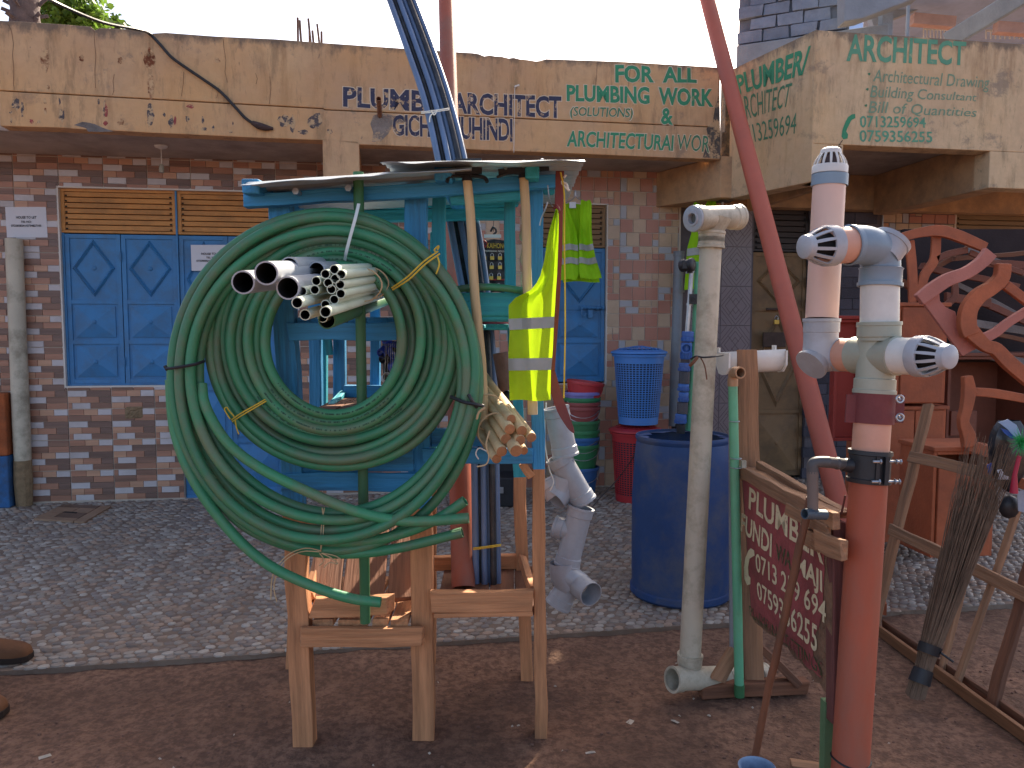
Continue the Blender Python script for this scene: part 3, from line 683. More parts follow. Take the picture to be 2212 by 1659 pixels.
def leaf(fr, u0, u1, z0, z1, mt, parent, rowsdef, off=-.035, handle=None):
    """pressed steel leaf: framed sheet with raised pyramids or a diamond and rosettes; rowsdef: list of (z0,z1,kind)"""
    mb = MB(); e = .035
    fr.box(mb, u0, u1, off-.012, off-.016, z0, z1)
    fr.box(mb, u0, u0+e, off, off-.0115, z0, z1); fr.box(mb, u1-e, u1, off, off-.0115, z0, z1)
    zs = sorted(set([r[0] for r in rowsdef]+[rowsdef[0][1]])) 
    bars = [(z0, z0+e), (z1-e, z1)]+[(r[0]-e/2, r[0]+e/2) for r in rowsdef[:-1]]
    for a, b in bars: fr.box(mb, u0+e, u1-e, off, off-.0112, a, b)
    d = mb.build('leaf', mt, parent, bevel=.0015)
    for (a, b, kind) in rowsdef:
        A, B = a+e*1.1, b-e*1.1
        if a <= z0+.001: A = z0+e*1.6
        X0, X1 = u0+e*1.7, u1-e*1.7; cx, cz = (X0+X1)/2, (A+B)/2; q = MB(); bo = off-.0115
        if kind == 'pyr':
            c = [fr.w(X0, bo, A), fr.w(X1, bo, A), fr.w(X1, bo, B), fr.w(X0, bo, B), fr.w(cx, bo+.042, cz)]
            i_ = .012; c2 = [fr.w(X0, bo+.008, A), fr.w(X1, bo+.008, A), fr.w(X1, bo+.008, B), fr.w(X0, bo+.008, B)]
            q.add(c[:4]+c2+[c[4]], [(0, 1, 5, 4), (1, 2, 6, 5), (2, 3, 7, 6), (3, 0, 4, 7), (4, 5, 8), (5, 6, 8), (6, 7, 8), (7, 4, 8)])
            q.build('pressed_panel', mt, parent)
        else:
            pts_ = [(cx, B-.002), (X1+.01, cz), (cx, A+.002), (X0-.01, cz)]
            for k_ in range(4):
                (a1, b1), (a2, b2) = pts_[k_], pts_[(k_+1) % 4]
                def inn(a_, b_, f): return (cx+(a_-cx)*f, cz+(b_-cz)*f)
                P1, P2, P3, P4 = (a1, b1), (a2, b2), inn(a2, b2, .90), inn(a1, b1, .90); P5, P6 = inn(a2, b2, .79), inn(a1, b1, .79)
                o_ = [fr.w(*(p[0], bo, p[1])) for p in (P1, P2)]+[fr.w(p[0], bo+.022, p[1]) for p in (P3, P4)]+[fr.w(p[0], bo+.001, p[1]) for p in (P5, P6)]
                q.add(o_, [(0, 3, 2, 1), (3, 5, 4, 2)])
            q.build('pressed_diamond', mt, parent)
        q = MB(); q.lathe(fr.w(cx, bo+(.039 if kind == 'pyr' else 0), cz), fr.n, [(0, .019), (.006, .017), (.010, .009), (.011, 0)], 14); q.build('rosette', mt, parent)
def hinge(fr, u, z, mt, parent, off=-.03):
    q = MB(); q.cyl(fr.w(u, off+.008, z-.03), fr.w(u, off+.008, z+.03), .009, n=10); q.cyl(fr.w(u, off+.008, z+.03), fr.w(u, off+.008, z+.045), .005, n=8); q.cyl(fr.w(u, off+.008, z-.045), fr.w(u, off+.008, z-.03), .005, n=8)
    q.build('hinge', mt, parent)
# left window with shutters
zr1 = WA.px(250, 610+78)[1]; zr0 = WA.px(250, 737)[1]; zd = WA.px(250, 651)[1]
win = thing('shuttered_window', WA.w((u_win0+u_win1)/2, 0, z_wb), 'blue pressed steel shutter window under an orange louvre on the left wall', 'window')
uc = (u_win0+u_win1)/2+.005
rows_ = [(WA.px(250, 737)[1]*0+z_wb+.03, 0, 0)]
zA = z_wb+.03; zB = WA.px(250, 739)[1]; zC = WA.px(250, 652)[1]; zD = z_gr-.005
leaf(WA, u_win0+.03, uc-.003, zA, zD, door_blue, win, [(zA, zB, 'pyr'), (zB, zC, 'pyr'), (zC, zD, 'dia')][::-1] if False else [(zC, zD, 'dia'), (zB, zC, 'pyr'), (zA, zB, 'pyr')])
leaf(WA, uc+.003, u_win1-.012, zA, zD, door_blue, win, [(zC, zD, 'dia'), (zB, zC, 'pyr'), (zA, zB, 'pyr')])
for z_ in (zA+.18, zD-.18): hinge(WA, uc, z_, door_blue, win)
louvre(WA, u_win0+.012, u_win1-.008, z_gr+.004, zt-.012, louvre_or, win)
mb = MB()
for a, b, c, d in ((u_win0-.006, u_win0+.012, z_wb-.01, zt), (u_win0-.006, u_door1, zt-.012, zt+.006), (u_win0+.012, u_win1-.02, z_wb-.01, z_wb+.012)): WA.box(mb, a, b, .006, -.05, c, d)
mb.build('trim', alu, win, bevel=.002)
mb = MB(); WA.box(mb, u_win0+.012, u_win0+.03, -.025, -.06, z_wb+.012, z_gr+.002); WA.box(mb, u_win1-.012, u_win1+.003, -.02, -.06, z_wb+.012, zt-.012); WA.box(mb, u_win0+.03, u_win1-.012, -.028, -.06, z_wb+.012, zA); mb.build('frame', door_blue, win, bevel=.002)
# left door
door = thing('steel_door', WA.w((u_win1+u_door1)/2, 0, FLZ), 'blue pressed steel door behind the green pipe coil with notice taped on', 'door')
dz = [FLZ+.03, FLZ+.03+.46, FLZ+.03+.92, FLZ+.03+.92+.55, z_gr-.005]
um = WA.px(500, 900)[0]
for a, b in ((u_win1+.006, um-.002), (um+.002, u_door1-.02)):
    leaf(WA, a, b, dz[0], dz[4], door_blue, door, [(dz[3]+.02, dz[4], 'dia'), (dz[2], dz[3]+.02, 'pyr'), (dz[1], dz[2], 'pyr'), (dz[0], dz[1], 'pyr')])
louvre(WA, u_win1+.004, u_door1-.004, z_gr+.004, zt-.012, louvre_or, door, name='transom')
mb = MB(); WA.box(mb, u_door1-.02, u_door1, -.02, -.07, FLZ, z_gr); WA.box(mb, u_win1+.006, u_door1-.02, -.03, -.07, FLZ, dz[0]); mb.build('frame', door_blue, door, bevel=.002)
# right window
rwin = thing('shuttered_window', WA.w((u_rw0+u_rw1)/2, 0, z_rb), 'blue steel shutter window behind the hanging vest on the pink tiled wall', 'window')
zz = [z_rb+.02, WA.px(1260, 737)[1], WA.px(1260, 665)[1], z_rg-.004]; umr = u_rw0+.16
leaf(WA, umr+.003, u_rw1-.012, zz[0], zz[3], door_blue, rwin, [(zz[2], zz[3], 'dia'), (zz[1], zz[2], 'pyr'), (zz[0], zz[1], 'pyr')])
leaf(WA, u_rw0+.012, umr-.002, zz[0], zz[3], door_blue, rwin, [(zz[2], zz[3], 'dia'), (zz[1], zz[2], 'pyr'), (zz[0], zz[1], 'pyr')])
louvre(WA, u_rw0+.012, u_rw1-.012, z_rg+.004, z_rt-.01, mat('dull_brown_louvre', srgb('8c6d4d'), .7, .15, 3, bump=.1), rwin, n=7)
mb = MB()
for a, b, c, d in ((u_rw1-.008, u_rw1+.008, z_rb-.01, z_rt), (u_rw0, u_rw1+.008, z_rt-.008, z_rt+.008), (u_rw0, u_rw1+.008, z_rb-.012, z_rb+.006)): WA.box(mb, a, b, .006, -.05, c, d)
mb.build('trim', alu, rwin)
mb = MB(); bz_ = WA.px(1270, 665)[1]; ub = WA.px(1256, 665)[0]
mb.cyl(WA.w(ub, 0.0, bz_), WA.w(ub+.2, 0.0, bz_), .010, n=8)
for k_ in (.0, .07, .15, .2): mb.cyl(WA.w(ub+k_-.012, 0.002, bz_), WA.w(ub+k_+.012, 0.002, bz_), .017, n=8)
mb.tube(spline([WA.w(ub+.005, .01, bz_), WA.w(ub, .012, bz_-.05), WA.w(ub+.02, .012, bz_-.08), WA.w(ub+.04, .012, bz_-.05)], 4), .007, 6)
WA.box(mb, ub+.06, ub+.10, .018, -.005, bz_-.09, bz_-.02); mb.build('bolt', door_blue, rwin)

# ---- paper notices
def notice(x, y, w, h, label, off, skew=0.):
    c0, c1 = WA.P(x, y, off), None; base = WA.P(x+w/2, y+h, off)
    t = thing('paper_notice', base, label, 'notice'); q = MB(); n_ = 8; grid = []
    for j in range(n_+1):
        row = []
        for i in range(n_+1):
            px_, py_ = x+w*i/n_+skew*j/n_, y+h*j/n_
            row.append(WA.P(px_, py_, off+.0015+.0025*nz(i*.4, j*.4, 1, x)))
        grid.append(row)
    q.sheet(grid); q.build('sheet', paper, t)
    pl = lambda a, b: WA.P(a, b, off+.0055)
    for body, yy, hh, ww in (('HOUSE TO LET', .30, .085, .50), ('TEL NO:', .45, .075, .26), ('0722858241/0734827105', .575, .075, .74)):
        cx_ = x+w*.5+skew*.4
        lettering(body, [(cx_-w*ww/2, y+h*yy), (cx_+w*ww/2, y+h*yy), (cx_+w*ww/2, y+h*(yy+hh)), (cx_-w*ww/2, y+h*(yy+hh))], pl, ink, t, .02, 0, 0, 'lettering')
    return t
notice(11, 447, 88, 66, 'white house to let notice taped on the tiled wall above the downpipe', .009, 4)
notice(412, 529, 88, 56, 'white house to let notice taped on the blue door beside the coil', -.016, 2)

# ---- downpipe at far left and wall corner
mb = MB(); a = WA.P(30, 516, .07); b = WA.w(WA.px(52, 1068, .07)[0], .07, FLZ)
t = thing('downpipe', b, 'dirty cream downpipe with crumbling foot on the left wall corner', 'pipe')
pts_ = [a+(b-a)*i/10 for i in range(11)]; rr = [.064, .064, .064, .064, .064, .065, .066, .066, .064, .060, .052]
mb.tube(pts_, rr, 20); mb.build('pipe', pvc_cream, t)
mb = MB(); grid = [[b+V((cos(t_)*r_*(1+.1*random.random()), sin(t_)*r_, z_)) for t_ in [2*pi*k_/14 for k_ in range(15)]] for z_, r_ in ((0, .060), (.1, .064), (.2, .069), (.3, .066), (.38, .0645))]
mb.sheet(grid, sm=False); mb.build('mortar_sleeve', rough_m, t)
t2 = thing('side_wall', WA.w(WA.px(-30, 900, 0)[0], 0, FLZ), 'chipped orange and blue painted wall end at the far left', 'wall')
zsp = WA.px(10, 985, .16)[1]; ua = WA.px(-70, 900, .16)[0]; ub_ = WA.px(12, 900, .16)[0]
mb = MB(); WA.box(mb, ua, ub_, .16, .012, zsp, WA.px(5, 850, .16)[1]); mb.build('orange_part', mat('chipped_orange_wall', srgb('a5562f'), .85, .3, 8, dirt=(.1, .05, .03), dirt_amt=.6, dirt_scale=6, bump=.6), t2, bevel=.01)
mb = MB(); WA.box(mb, ua, ub_, .162, .012, FLZ, zsp-.003); mb.build('blue_part', mat('chipped_blue_wall', srgb('2f689e'), .85, .3, 8, dirt=(.05, .06, .08), dirt_amt=.6, dirt_scale=6, bump=.6), t2, bevel=.01)

# ---- inspection cover in the paving
cv = thing('inspection_cover', G(160, 1112, FLZ+.012), 'wood patterned tile inspection cover set in the pebble paving', 'cover')
C = [G(73, 1120, FLZ+.012), G(182, 1127, FLZ+.012), G(240, 1093, FLZ+.012), G(136, 1089, FLZ+.012)]
tan_m = mat('tan_wood_tile', srgb('9a7a62'), .5, .25, 6, bump=.05); tan_d = mat('dark_wood_tile', srgb('6f5647'), .5, .25, 6, bump=.05)
def bil(u, v): return (C[0]*(1-u)+C[1]*u)*(1-v)+(C[3]*(1-u)+C[2]*u)*v
for i, (a, b, c, d, mt) in enumerate([(0, .78, 0, .16, tan_m), (.8, 1, 0, 1, tan_m), (0, .3, .18, .5, tan_m), (.32, .78, .18, .5, tan_d), (0, .45, .52, .8, tan_m), (.47, .78, .52, .8, tan_m), (0, .78, .82, 1, tan_d)]):
    q = MB(); pp = [bil(a, c), bil(b, c), bil(b, d), bil(a, d)]; q.prism(pp, (0, 0, -.016)); q.build('tile', mt, cv)
mb = MB(); mb.prism([bil(.3, .46), bil(.6, .44), bil(.58, .5), bil(.32, .52)], (0, 0, .002)); mb.build('finger_hole', dark_in, cv)

# ================================================================ CORNER BUILDING ON THE RIGHT
rb = thing('corner_building', RB.w(0, 0, 0), 'sand coloured corner building with green painted architect advertisement', 'building')
cnr = RB.w(0, 0, 0); far = V((1.80, 6.52, 0)); sd = (far-cnr).normalized(); sn = V((-sd.y, sd.x, 0));
if sn.x > 0: sn = -sn
SF = lambda off=0.: (lambda x, y: onp(x, y, cnr+sn*off, sn))
zt_r = 3.66; zb_l = 2.575; zop = RB.px(1900, 316)[1]; uo0 = RB.px(1821, 350)[0]; uo1 = RB.px(2138, 350)[0]; ue = 4.2
mb = MB(); RB.box(mb, 0, ue, 0, -.16, zop, zt_r); RB.box(mb, 0, uo0, 0, -.16, zb_l, zop-.0005); RB.box(mb, uo1, ue, 0, -.16, zb_l, zop-.0005)
mb.build('front_fascia', fasc_r, rb, bevel=.006)
mb = MB(); q0, q1_ = cnr+sn*.001, far; mb.prism([V((cnr.x, cnr.y, zb_l))-sn*0, V((far.x, far.y, zb_l)), V((far.x, far.y, zt_r-.04)), V((cnr.x, cnr.y, zt_r-.001))], -sn*.16)
mb.v = [(x+sn.x*.003, y+sn.y*.003, z) for x, y, z in mb.v]; mb.build('side_fascia', fasc_r, rb, bevel=.006)
# recess: soffit, back beam, side bracket, ceiling behind
YB = 1.42
for (x0_, x1_, y0_, y1_) in ((1557, 1591, 285, 432), (1566, 1592, 158, 286.5)):  # lower: stained pier; upper: added only to block sun through the gap
    mb = MB(); a_ = P(x0_, y1_, 6.60); b_ = P(x1_, y0_, 6.60); mb.box(((a_.x+b_.x)/2, 6.68, (a_.z+b_.z)/2), (b_.x-a_.x, .16, b_.z-a_.z)); mb.build('stained_pier_and_sun_block', mat('black_mould_plaster', srgb('57524d'), .95, .4, 9, dirt=srgb('a08a70'), dirt_amt=.6, dirt_scale=8, edge=(.52, .62), bump=1.), rb, bevel=.006)
mb = MB(); mb.prism([RB.w(.06, -.161, CEIL+.02), RB.w(ue, -.161, CEIL+.02), RB.w(ue, -2.4, CEIL+.02), RB.w(-.15, -2.4, CEIL+.02), RB.w(-.12, -.7, CEIL+.02)], (0, 0, .14)); mb.build('soffit', soffit_m, rb)
mb = MB(); RB.box(mb, -.35, ue, -YB, -YB-.15, 2.62, CEIL+.019); mb.build('back_beam', bracket_m, rb, bevel=.005)
for a_, b_ in ((uo1, uo1+.2), (.19, uo0)):
    mb = MB(); RB.box(mb, a_, b_, -.161, -YB+.002, zb_l, CEIL+.019); mb.build('bracket_beam', bracket_m, rb, bevel=.005)
# walls below
WY = -YB-.16
zf = 2.62
wallz = 2.618
RW = Frame(RB.w(0, WY, 0)[:2], 9.4)
ud0 = RW.px(1624, 700)[0]; ud1 = RW.px(1745, 700)[0]; zdt = RW.px(1690, 545)[1]; zlt = RW.px(1690, 432)[1]
ug0 = RW.px(2062, 500)[0]; zg1 = RW.px(2100, 434)[1]; zg0 = RW.px(2100, 525)[1]
ul = -.62; ur = 4.2
mb = MB(); wall_with_holes(RW, mb, RW.px(1466, 700)[0], ur, -.05, 2.93, [(ud0, ud1, FLZ, zlt), (ug0, ug0+1.2, zg0, zg1)], -.2, 0)
mb.build('wall', mat('dim_grey_block_wall', srgb('6a6367'), .85, .25, 5, bump=.4), rb)
# diamond patterned tiles between the shops
dia_m = [mat('tile_mauve_diamond', srgb('8d8083'), .35, .08, 4, bump=.03), mat('tile_dark_line', srgb('5b4b4a'), .5, .1, 4, bump=0), mat('tile_light_band', srgb('9c8f8f'), .35, .08, 4, bump=.03)]
TWd, THd = .30, .365
q = MB()
q.add([(0, 0, 0), (TWd, 0, 0), (TWd, 0, THd), (0, 0, THd), (.001, -.008, .001), (TWd-.001, -.008, .001), (TWd-.001, -.008, THd-.001), (.001, -.008, THd-.001)], [(4, 5, 6, 7), (0, 1, 5, 4), (1, 2, 6, 5), (2, 3, 7, 6), (3, 0, 4, 7)], 0)
def ln(a, b, w=.004, mi=1, o_=-.0088):
    A, B = V((a[0]*TWd, o_, a[1]*THd)), V((b[0]*TWd, o_, b[1]*THd)); t_ = (B-A).normalized(); n_ = t_.cross(V((0, 1, 0)))*w/2; q.add([A-n_, A+n_, B+n_, B-n_], [(0, 1, 2, 3)], mi)
for sx in (0, 1):
    for sz in (0, 1):
        f = lambda a, b: ((a if not sx else 1-a), (b if not sz else 1-b))
        ln(f(.02, .38), f(.38, .02)); ln(f(.02, .5), f(.5, .02)); ln(f(.14, .5), f(.5, .14)); ln(f(.5, .5), f(.27, .27)); ln(f(.5, .30), f(.62, .42)); ln(f(.02, .20), f(.2, .02))
dme = q.mesh('tile', dia_m)
for j in range(8):
    for k_ in range(-1, 1):
        if j*THd+THd+.02 > wallz: continue
        place('tile', dme, RW.M4(ud0-.02-(1-k_-.0)*TWd+TWd*0+k_*.0, 0, FLZ+.02+j*(THd+.004)) @ Matrix.Translation(V((k_*-.0, 0, 0))) if False else RW.M4(ud0-.02-TWd*(1-k_)-.004*(-k_), 0, FLZ+.02+j*(THd+.004)), rb)
# brown door and dark louvre
bd = thing('steel_door', RW.w((ud0+ud1)/2, 0, FLZ), 'dull brown pressed steel door with padlock behind the long red pipe', 'door')
zq = [FLZ+.03, RW.px(1680, 890)[1], RW.px(1680, 668)[1], zdt]
leaf(RW, ud0+.01, ud1-.01, zq[0], zq[3], door_brown, bd, [(zq[2], zq[3], 'dia'), (zq[1], zq[2], 'dia'), (zq[0], zq[1], 'pyr')])
louvre(RW, ud0, ud1, zdt+.01, zlt, mat('dark_grey_louvre', srgb('4a4545'), .7, .2, 3, bump=.1), bd, n=8, name='transom')
mb = MB(); pz = RW.px(1670, 668)[1]; pu = RW.px(1655, 668)[0]
mb.cyl(RW.w(pu, 0, pz), RW.w(pu+.2, 0, pz), .012, n=8); RW.box(mb, pu-.03, pu+.2, .02, 0, pz-.36, pz-.22); mb.build('bolt', mat('rusty_brown_iron', srgb('54423a'), .7, .3, 10, bump=.3), bd, bevel=.003)
def padlock(c, s, parent, fr=None, name='padlock'):
    n_ = fr.n if fr else V((0, -1, 0)); t_ = fr.t if fr else V((1, 0, 0))
    q = MB(); q.bar(c-V((0, 0, s*.45)), c+V((0, 0, s*.35)), s*.9, s*.4, n_); b_ = q.build(name, brass, parent, bevel=s*.06)
    q = MB(); q.tube(spline([c+t_*(-s*.28)+V((0, 0, s*.3)), c+t_*(-s*.28)+V((0, 0, s*.75)), c+V((0, 0, s*1.02)), c+t_*(s*.28)+V((0, 0, s*.75)), c+t_*(s*.28)+V((0, 0, s*.3))], 3), s*.075, 6); q.build('shackle', steel, b_ if parent is not None else None)
    return b_
padlock(RW.w(RW.px(1677, 695, .03)[0], .03, RW.px(1677, 695, .03)[1]), .055, bd, RW)
# tiled wall with window at right
ntile += tile_field(RW, rb, RW.px(1905, 500)[0], ur, 1.4, wallz, 6*CW*1.15, 4*CW*1.15, [[(a*1.15, b*1.15, c*1.15, d*1.15, e) for a, b, c, d, e in v_] for v_ in sq_variants], sq_m, [(ug0, ug0+1.2, zg0, zg1)])
# dark block wall right of the brown door: individual blocks
blk_m = mat('dark_stone_block', srgb('4c4a54'), .8, .2, 6, bump=.4, rnd=.25)
q = MB(); q.box((0, 0, 0), (.235, .03, .098)); blk = q.mesh('block', blk_m)
for j in range(26):
    for i in range(3):
        uu = ud1+.13+i*.24+(j % 2)*.12-.04
        if uu+.12 > RW.px(1905, 500)[0]: continue
        if j*.103+.12 > wallz: continue
        place('block', blk, RW.M4(uu, .006+random.uniform(-.003, .003), FLZ+.055+j*.103), rb)
gw = thing('louvred_window', RW.w(ug0+.6, 0, zg0), 'brown louvred window on the tiled wall above the piled furniture', 'window')
louvre(RW, ug0+.01, ug0+1.19, zg0+.01, zg1-.01, mat('dull_tan_louvre', srgb('917a5c'), .7, .15, 3, bump=.1), gw, n=7, off=-.02)
mb = MB(); RW.box(mb, ug0-.008, ug0+.01, .008, -.05, zg0, zg1); RW.box(mb, ug0-.008, ug0+1.2, .008, -.05, zg1-.01, zg1+.006); mb.build('trim', alu, gw)
mb = MB(); RW.box(mb, ug0-.1, ug0+1.3, -.5, -.21, zg0-.1, zg1+.1); RW.box(mb, ud0-.1, ud1+.1, -.5, -.21, 0, zlt+.1); mb.build('room_behind', dark_in, rb)
# conduits
def pipe_thing(name, pts_, r, mt, label, cat='pipe', n=12, sp=0, group=None, caps=True):
    q = MB(); q.tube(spline(pts_, sp) if sp else pts_, r, n, caps=caps); return q.build(name, mt, None, base=min([V(p) for p in pts_], key=lambda p: p.z), label=label, cat=cat, group=group)
pipe_thing('conduit', [RW.P(1909, 415, .03), RW.P(1905, 520, .03), RW.w(RW.px(1905, 520)[0], .03, FLZ)], .008, steel, 'thin pale conduit on the tiled wall behind the grey elbow fitting')
cx_ = WA.px(1557, 420, .03)[0]
pipe_thing('conduit', [P(1563, 400, 6.65), P(1559, 480, 6.8), P(1551, 620, 6.95), P(1540, 790, 7.05), P(1536, 940, 7.1)], .010, pvc_white, 'thin white conduit running down the wall corner behind the tall tee pipe')
# lettering on the corner building
let('PLUMBER/', [(1588, 163), (1752, 98), (1741, 160), (1597, 205)], sgreen, .0045, .03, parent=rb, plane=SF, outline=None)
let('ARCHITECT', [(1590, 212), (1712, 178), (1702, 230), (1600, 262)], sgreen_d, .0045, .0, parent=rb, plane=SF)
let('0713259694', [(1596, 275), (1722, 243), (1718, 288), (1606, 312)], sgreen_d, .0045, -.002, parent=rb, plane=SF)
rp = lambda off: (lambda x, y: RB.P(x, y, off))
pgreen = sign_paint('faded_green_sign_paint', srgb('5f9c80'), srgb('d9bd96'), .5, 12, (.6, .68)); pgreen2 = sign_paint('thin_faded_green_paint', srgb('7a9a80'), srgb('d9bd96'), .5, 12, (.6, .68))
let('ARCHITECT', rowq(1828, 72, 132, 2088, 90, 142), pgreen, .001, .025, parent=rb, plane=rp, shear=.08)
let('Architectural Drawing', rowq(1886, 149, 184, 2138, 165, 200), pgreen2, .001, .0, parent=rb, plane=rp, shear=.2)
let('Building Consultant', rowq(1880, 183, 218, 2110, 202, 224), pgreen2, .001, .004, parent=rb, plane=rp, shear=.2)
let('Bill of Quantities', rowq(1876, 217, 248, 2110, 234, 256), pgreen2, .001, .004, parent=rb, plane=rp, shear=.2)
let('0713259694', rowq(1858, 249, 275, 2000, 253, 276), pgreen, .001, .015, parent=rb, plane=rp)
let('0759356255', rowq(1857, 280, 306, 2014, 284, 308), pgreen, .001, .015, parent=rb, plane=rp)
for x, y in ((1878, 160), (1874, 193), (1871, 228)): patch(RB, blob(x, y, 7, 7, 10, 3), sgreen_d, .0022, rb, 'bullet')
patch(RB, [(1836, 250), (1840, 247), (1847, 246), (1848, 255), (1840, 259), (1838, 262), (1830, 278), (1828, 284), (1832, 290), (1831, 299), (1822, 301), (1818, 295), (1820, 280), (1827, 262), (1832, 253)], sgreen, .0022, rb, 'telephone_handset')
mb = MB(); mb.ribbon(spline([RB.P(x, y, .002) for x, y in ((1820, 303), (1815, 310), (1812, 316), (1817, 318), (1814, 326), (1809, 324), (1812, 332), (1810, 342))], 3), .006, RB.n, .001); mb.build('telephone_cord', sblack, rb)
# ---- storey above the corner building: block wall, concrete band, columns, roof underside
up = thing('upper_storey', V((2.6, 7.2, TOPZ)), 'unfinished upper storey of grey stone blocks with concrete posts and dark sheet roof', 'building')
conc = mat('pale_grey_concrete', srgb('8f979f'), .9, .2, 5, bump=.4)
A0 = P(1594, 140, 6.75); B0 = P(1905, 66, 5.75+.55); A0.z = B0.z = 3.58
ud = (B0-A0); ud.z = 0; UL = ud.length; ud.normalize(); un = V((-ud.y, ud.x, 0)); un = un if un.y < 0 else -un
UW = Frame((A0.x, A0.y), math.degrees(atan2(ud.y, ud.x)))
mb = MB(); UW.box(mb, 0, UL*.78, -.02, -.2, 3.72, 4.62); mb.build('block_core', mat('grey_mortar', srgb('6f7681'), .9, .2, 6, bump=.4), up)
sb_m = mat('grey_stone_block', srgb('7c8797'), .9, .25, 7, bump=.7, bscale=30, rnd=.2)
bme = []
for k_ in range(4):
    q = MB(); r = random.Random(k_); L_, h_ = .20, .088
    vs = [(x*L_/2+r.uniform(-.006, .006), y*.02+(-.008 if y < 0 else 0)*r.random(), z*h_/2+r.uniform(-.005, .005)) for z in (-1, 1) for y in (-1, 1) for x in (-1, 1)]
    q.add(vs, [(0, 2, 3, 1), (4, 5, 7, 6), (0, 1, 5, 4), (2, 6, 7, 3), (0, 4, 6, 2), (1, 3, 7, 5)]); bme.append(q.mesh('stone_block', sb_m))
j = 0; z_ = 3.95
while z_ < 4.6:
    i = 0; u_ = .10+(j % 2)*.10
    while u_ < UL*.78-.1:
        M = UW.M4(u_+random.uniform(-.01, .01), -.012+random.uniform(-.012, .012), z_); o = place('stone_block', bme[(i*3+j) % 4], M, up); u_ += .212; i += 1
    z_ += .1; j += 1
mb = MB(); UW.box(mb, -.01, UL+.05, .03, -.22, 3.64, 3.89); mb.build('concrete_band', conc, up, bevel=.01)
for (x, wpx, Yc) in ((1912, 22, 6.35), (1812, 20, 7.6), (1960, 6, 7.6)):
    b_ = P(x, 66, Yc); w_ = m(wpx, Yc); q = MB(); q.box((b_.x, b_.y, 4.75), (w_, w_, 2.2)); q.build('post', conc, up, bevel=.006)
deckm = mat('hazed_blue_grey_sheet', srgb('93a9cc'), .6, .2, 4, bump=.1)  # haze painted in: sheet colour lifted to a pale blue
mb = MB(); mb.prism([V((3.3, 7.4, 5.15)), V((9, 8.3, 5.15)), V((9, 12, 5.15)), V((5.25, 12, 5.15))], (0, 0, .1)); mb.build('roof_sheet', deckm, up)
mb = MB(); mb.prism([V((4.85, 11.8, 3.6)), V((9, 12.4, 3.6)), V((9, 12.4, 6.5)), V((4.85, 11.8, 6.5))], (0, .1, 0)); mb.build('back_wall', mat('hazed_back_wall', srgb('b4c6e0'), .8, .2, 3, bump=.2), up)  # back wall colour lightened and blued to imitate haze
mb = MB(); a, b = P(2055, 84, 7.0), P(2230, -22, 6.2); mb.bar(a, b, .14, .14); mb.build('sloping_strut', conc, up, bevel=.01)
q = MB(); q.prism([P(x, y, 6.05) for x, y in ((1825, 46), (1862, 40), (1990, -8), (1990, -130), (1825, -130))], (0, .15, 0)); q.build('stair_flank', conc, up, bevel=.01)
pm = mat('pale_pink_beam', srgb('b99a92'), .8, .2, 5, bump=.2)
for (x0, y0, x1, y1, Yc, w_, mt) in ((1970, 42, 2060, 50, 9, .12, pm), (2150, 60, 2230, 66, 9, .12, pm), (1880, 50, 1990, 10, 9.2, .1, conc), (1990, 12, 2160, -8, 9.2, .08, conc)):
    q = MB(); q.bar(P(x0, y0, Yc), P(x1, y1, Yc), w_, .1); q.build('beam', mt, up)
for (x0, x1, y0, y1) in ((1995, 2055, 62, 84), (2130, 2212, 66, 80)):
    q = MB()
    for k_ in range(9):
        a = x0+(x1-x0)*k_/8; q.bar(P(a, y0+(a-x0)*.02, 9.6), P(a, y1+4, 9.6), .012, .012)
    q.bar(P(x0, y0, 9.6), P(x1, y0+2, 9.6), .02, .02); q.build('railing', pvc_white, up)
# taller off-frame part of the same building (above the frame)

# ---- rebar stubs on the left roof
for i, (x, yt, yb) in enumerate([(643, 38, 90), (650, 44, 90), (671, 40, 92), (668, 66, 92), (677, 66, 94), (690, 52, 95), (694, 68, 95)]):
    q = MB(); a = P(x+1, yb+8, 6.6+.1*(i % 3)); b = P(x, yt, a.y); b.x = a.x-.01*(i % 3); b.z = P(x, yt, a.y).z
    q.cyl(a, b, .010, n=6)
    q.build('rebar', mat('dark_rusty_rebar', srgb('5a4a46'), .9, .3, 10, bump=.3), None, base=a, label=['leftmost tall rebar stub standing on the parapet roof', 'second rebar from left, slightly shorter, on the parapet roof', 'tall middle rebar stub on the parapet roof', 'short rebar stub left beside the tall middle one', 'short rebar stub right beside the tall middle one', 'tall rebar stub near the right end of the cluster', 'rightmost short rebar stub of the roof cluster'][i], cat='rebar', group='rebar stubs on the roof')

# ---- palm trunk and leafy tree behind the roof
bark = mat('grey_brown_bark', srgb('5d5150'), .95, .4, 10, bump=1., bscale=30)
q = MB(); tb = P(55, 60, 9.0); r = random.Random(5)
path = [V((tb.x, 9, z)) for z in np.linspace(0, 6.6, 40)]; q.tube(path, [.15+.018*((i % 2)*2-1)+r.uniform(-.01, .01) for i in range(40)], 10)
for k_ in range(120):
    z = r.uniform(3.5, 6.5); a = r.uniform(0, 2*pi); c = V((tb.x+cos(a)*.15, 9+sin(a)*.15, z)); q.bar(c, c+V((cos(a)*.09, sin(a)*.09, r.uniform(.02, .1))), .04, .012)
pt = thing('palm_tree', V((tb.x, 9, 0)), 'rough barked palm trunk rising behind the parapet at the far left', 'tree'); q.build('trunk', bark, pt)
leaf_g = mat('plain_leaf_green', (.11, .2, .03), .5, .3, 5, bump=0, trans=.5, rnd=.3)  # leaf green with random tone, half translucent
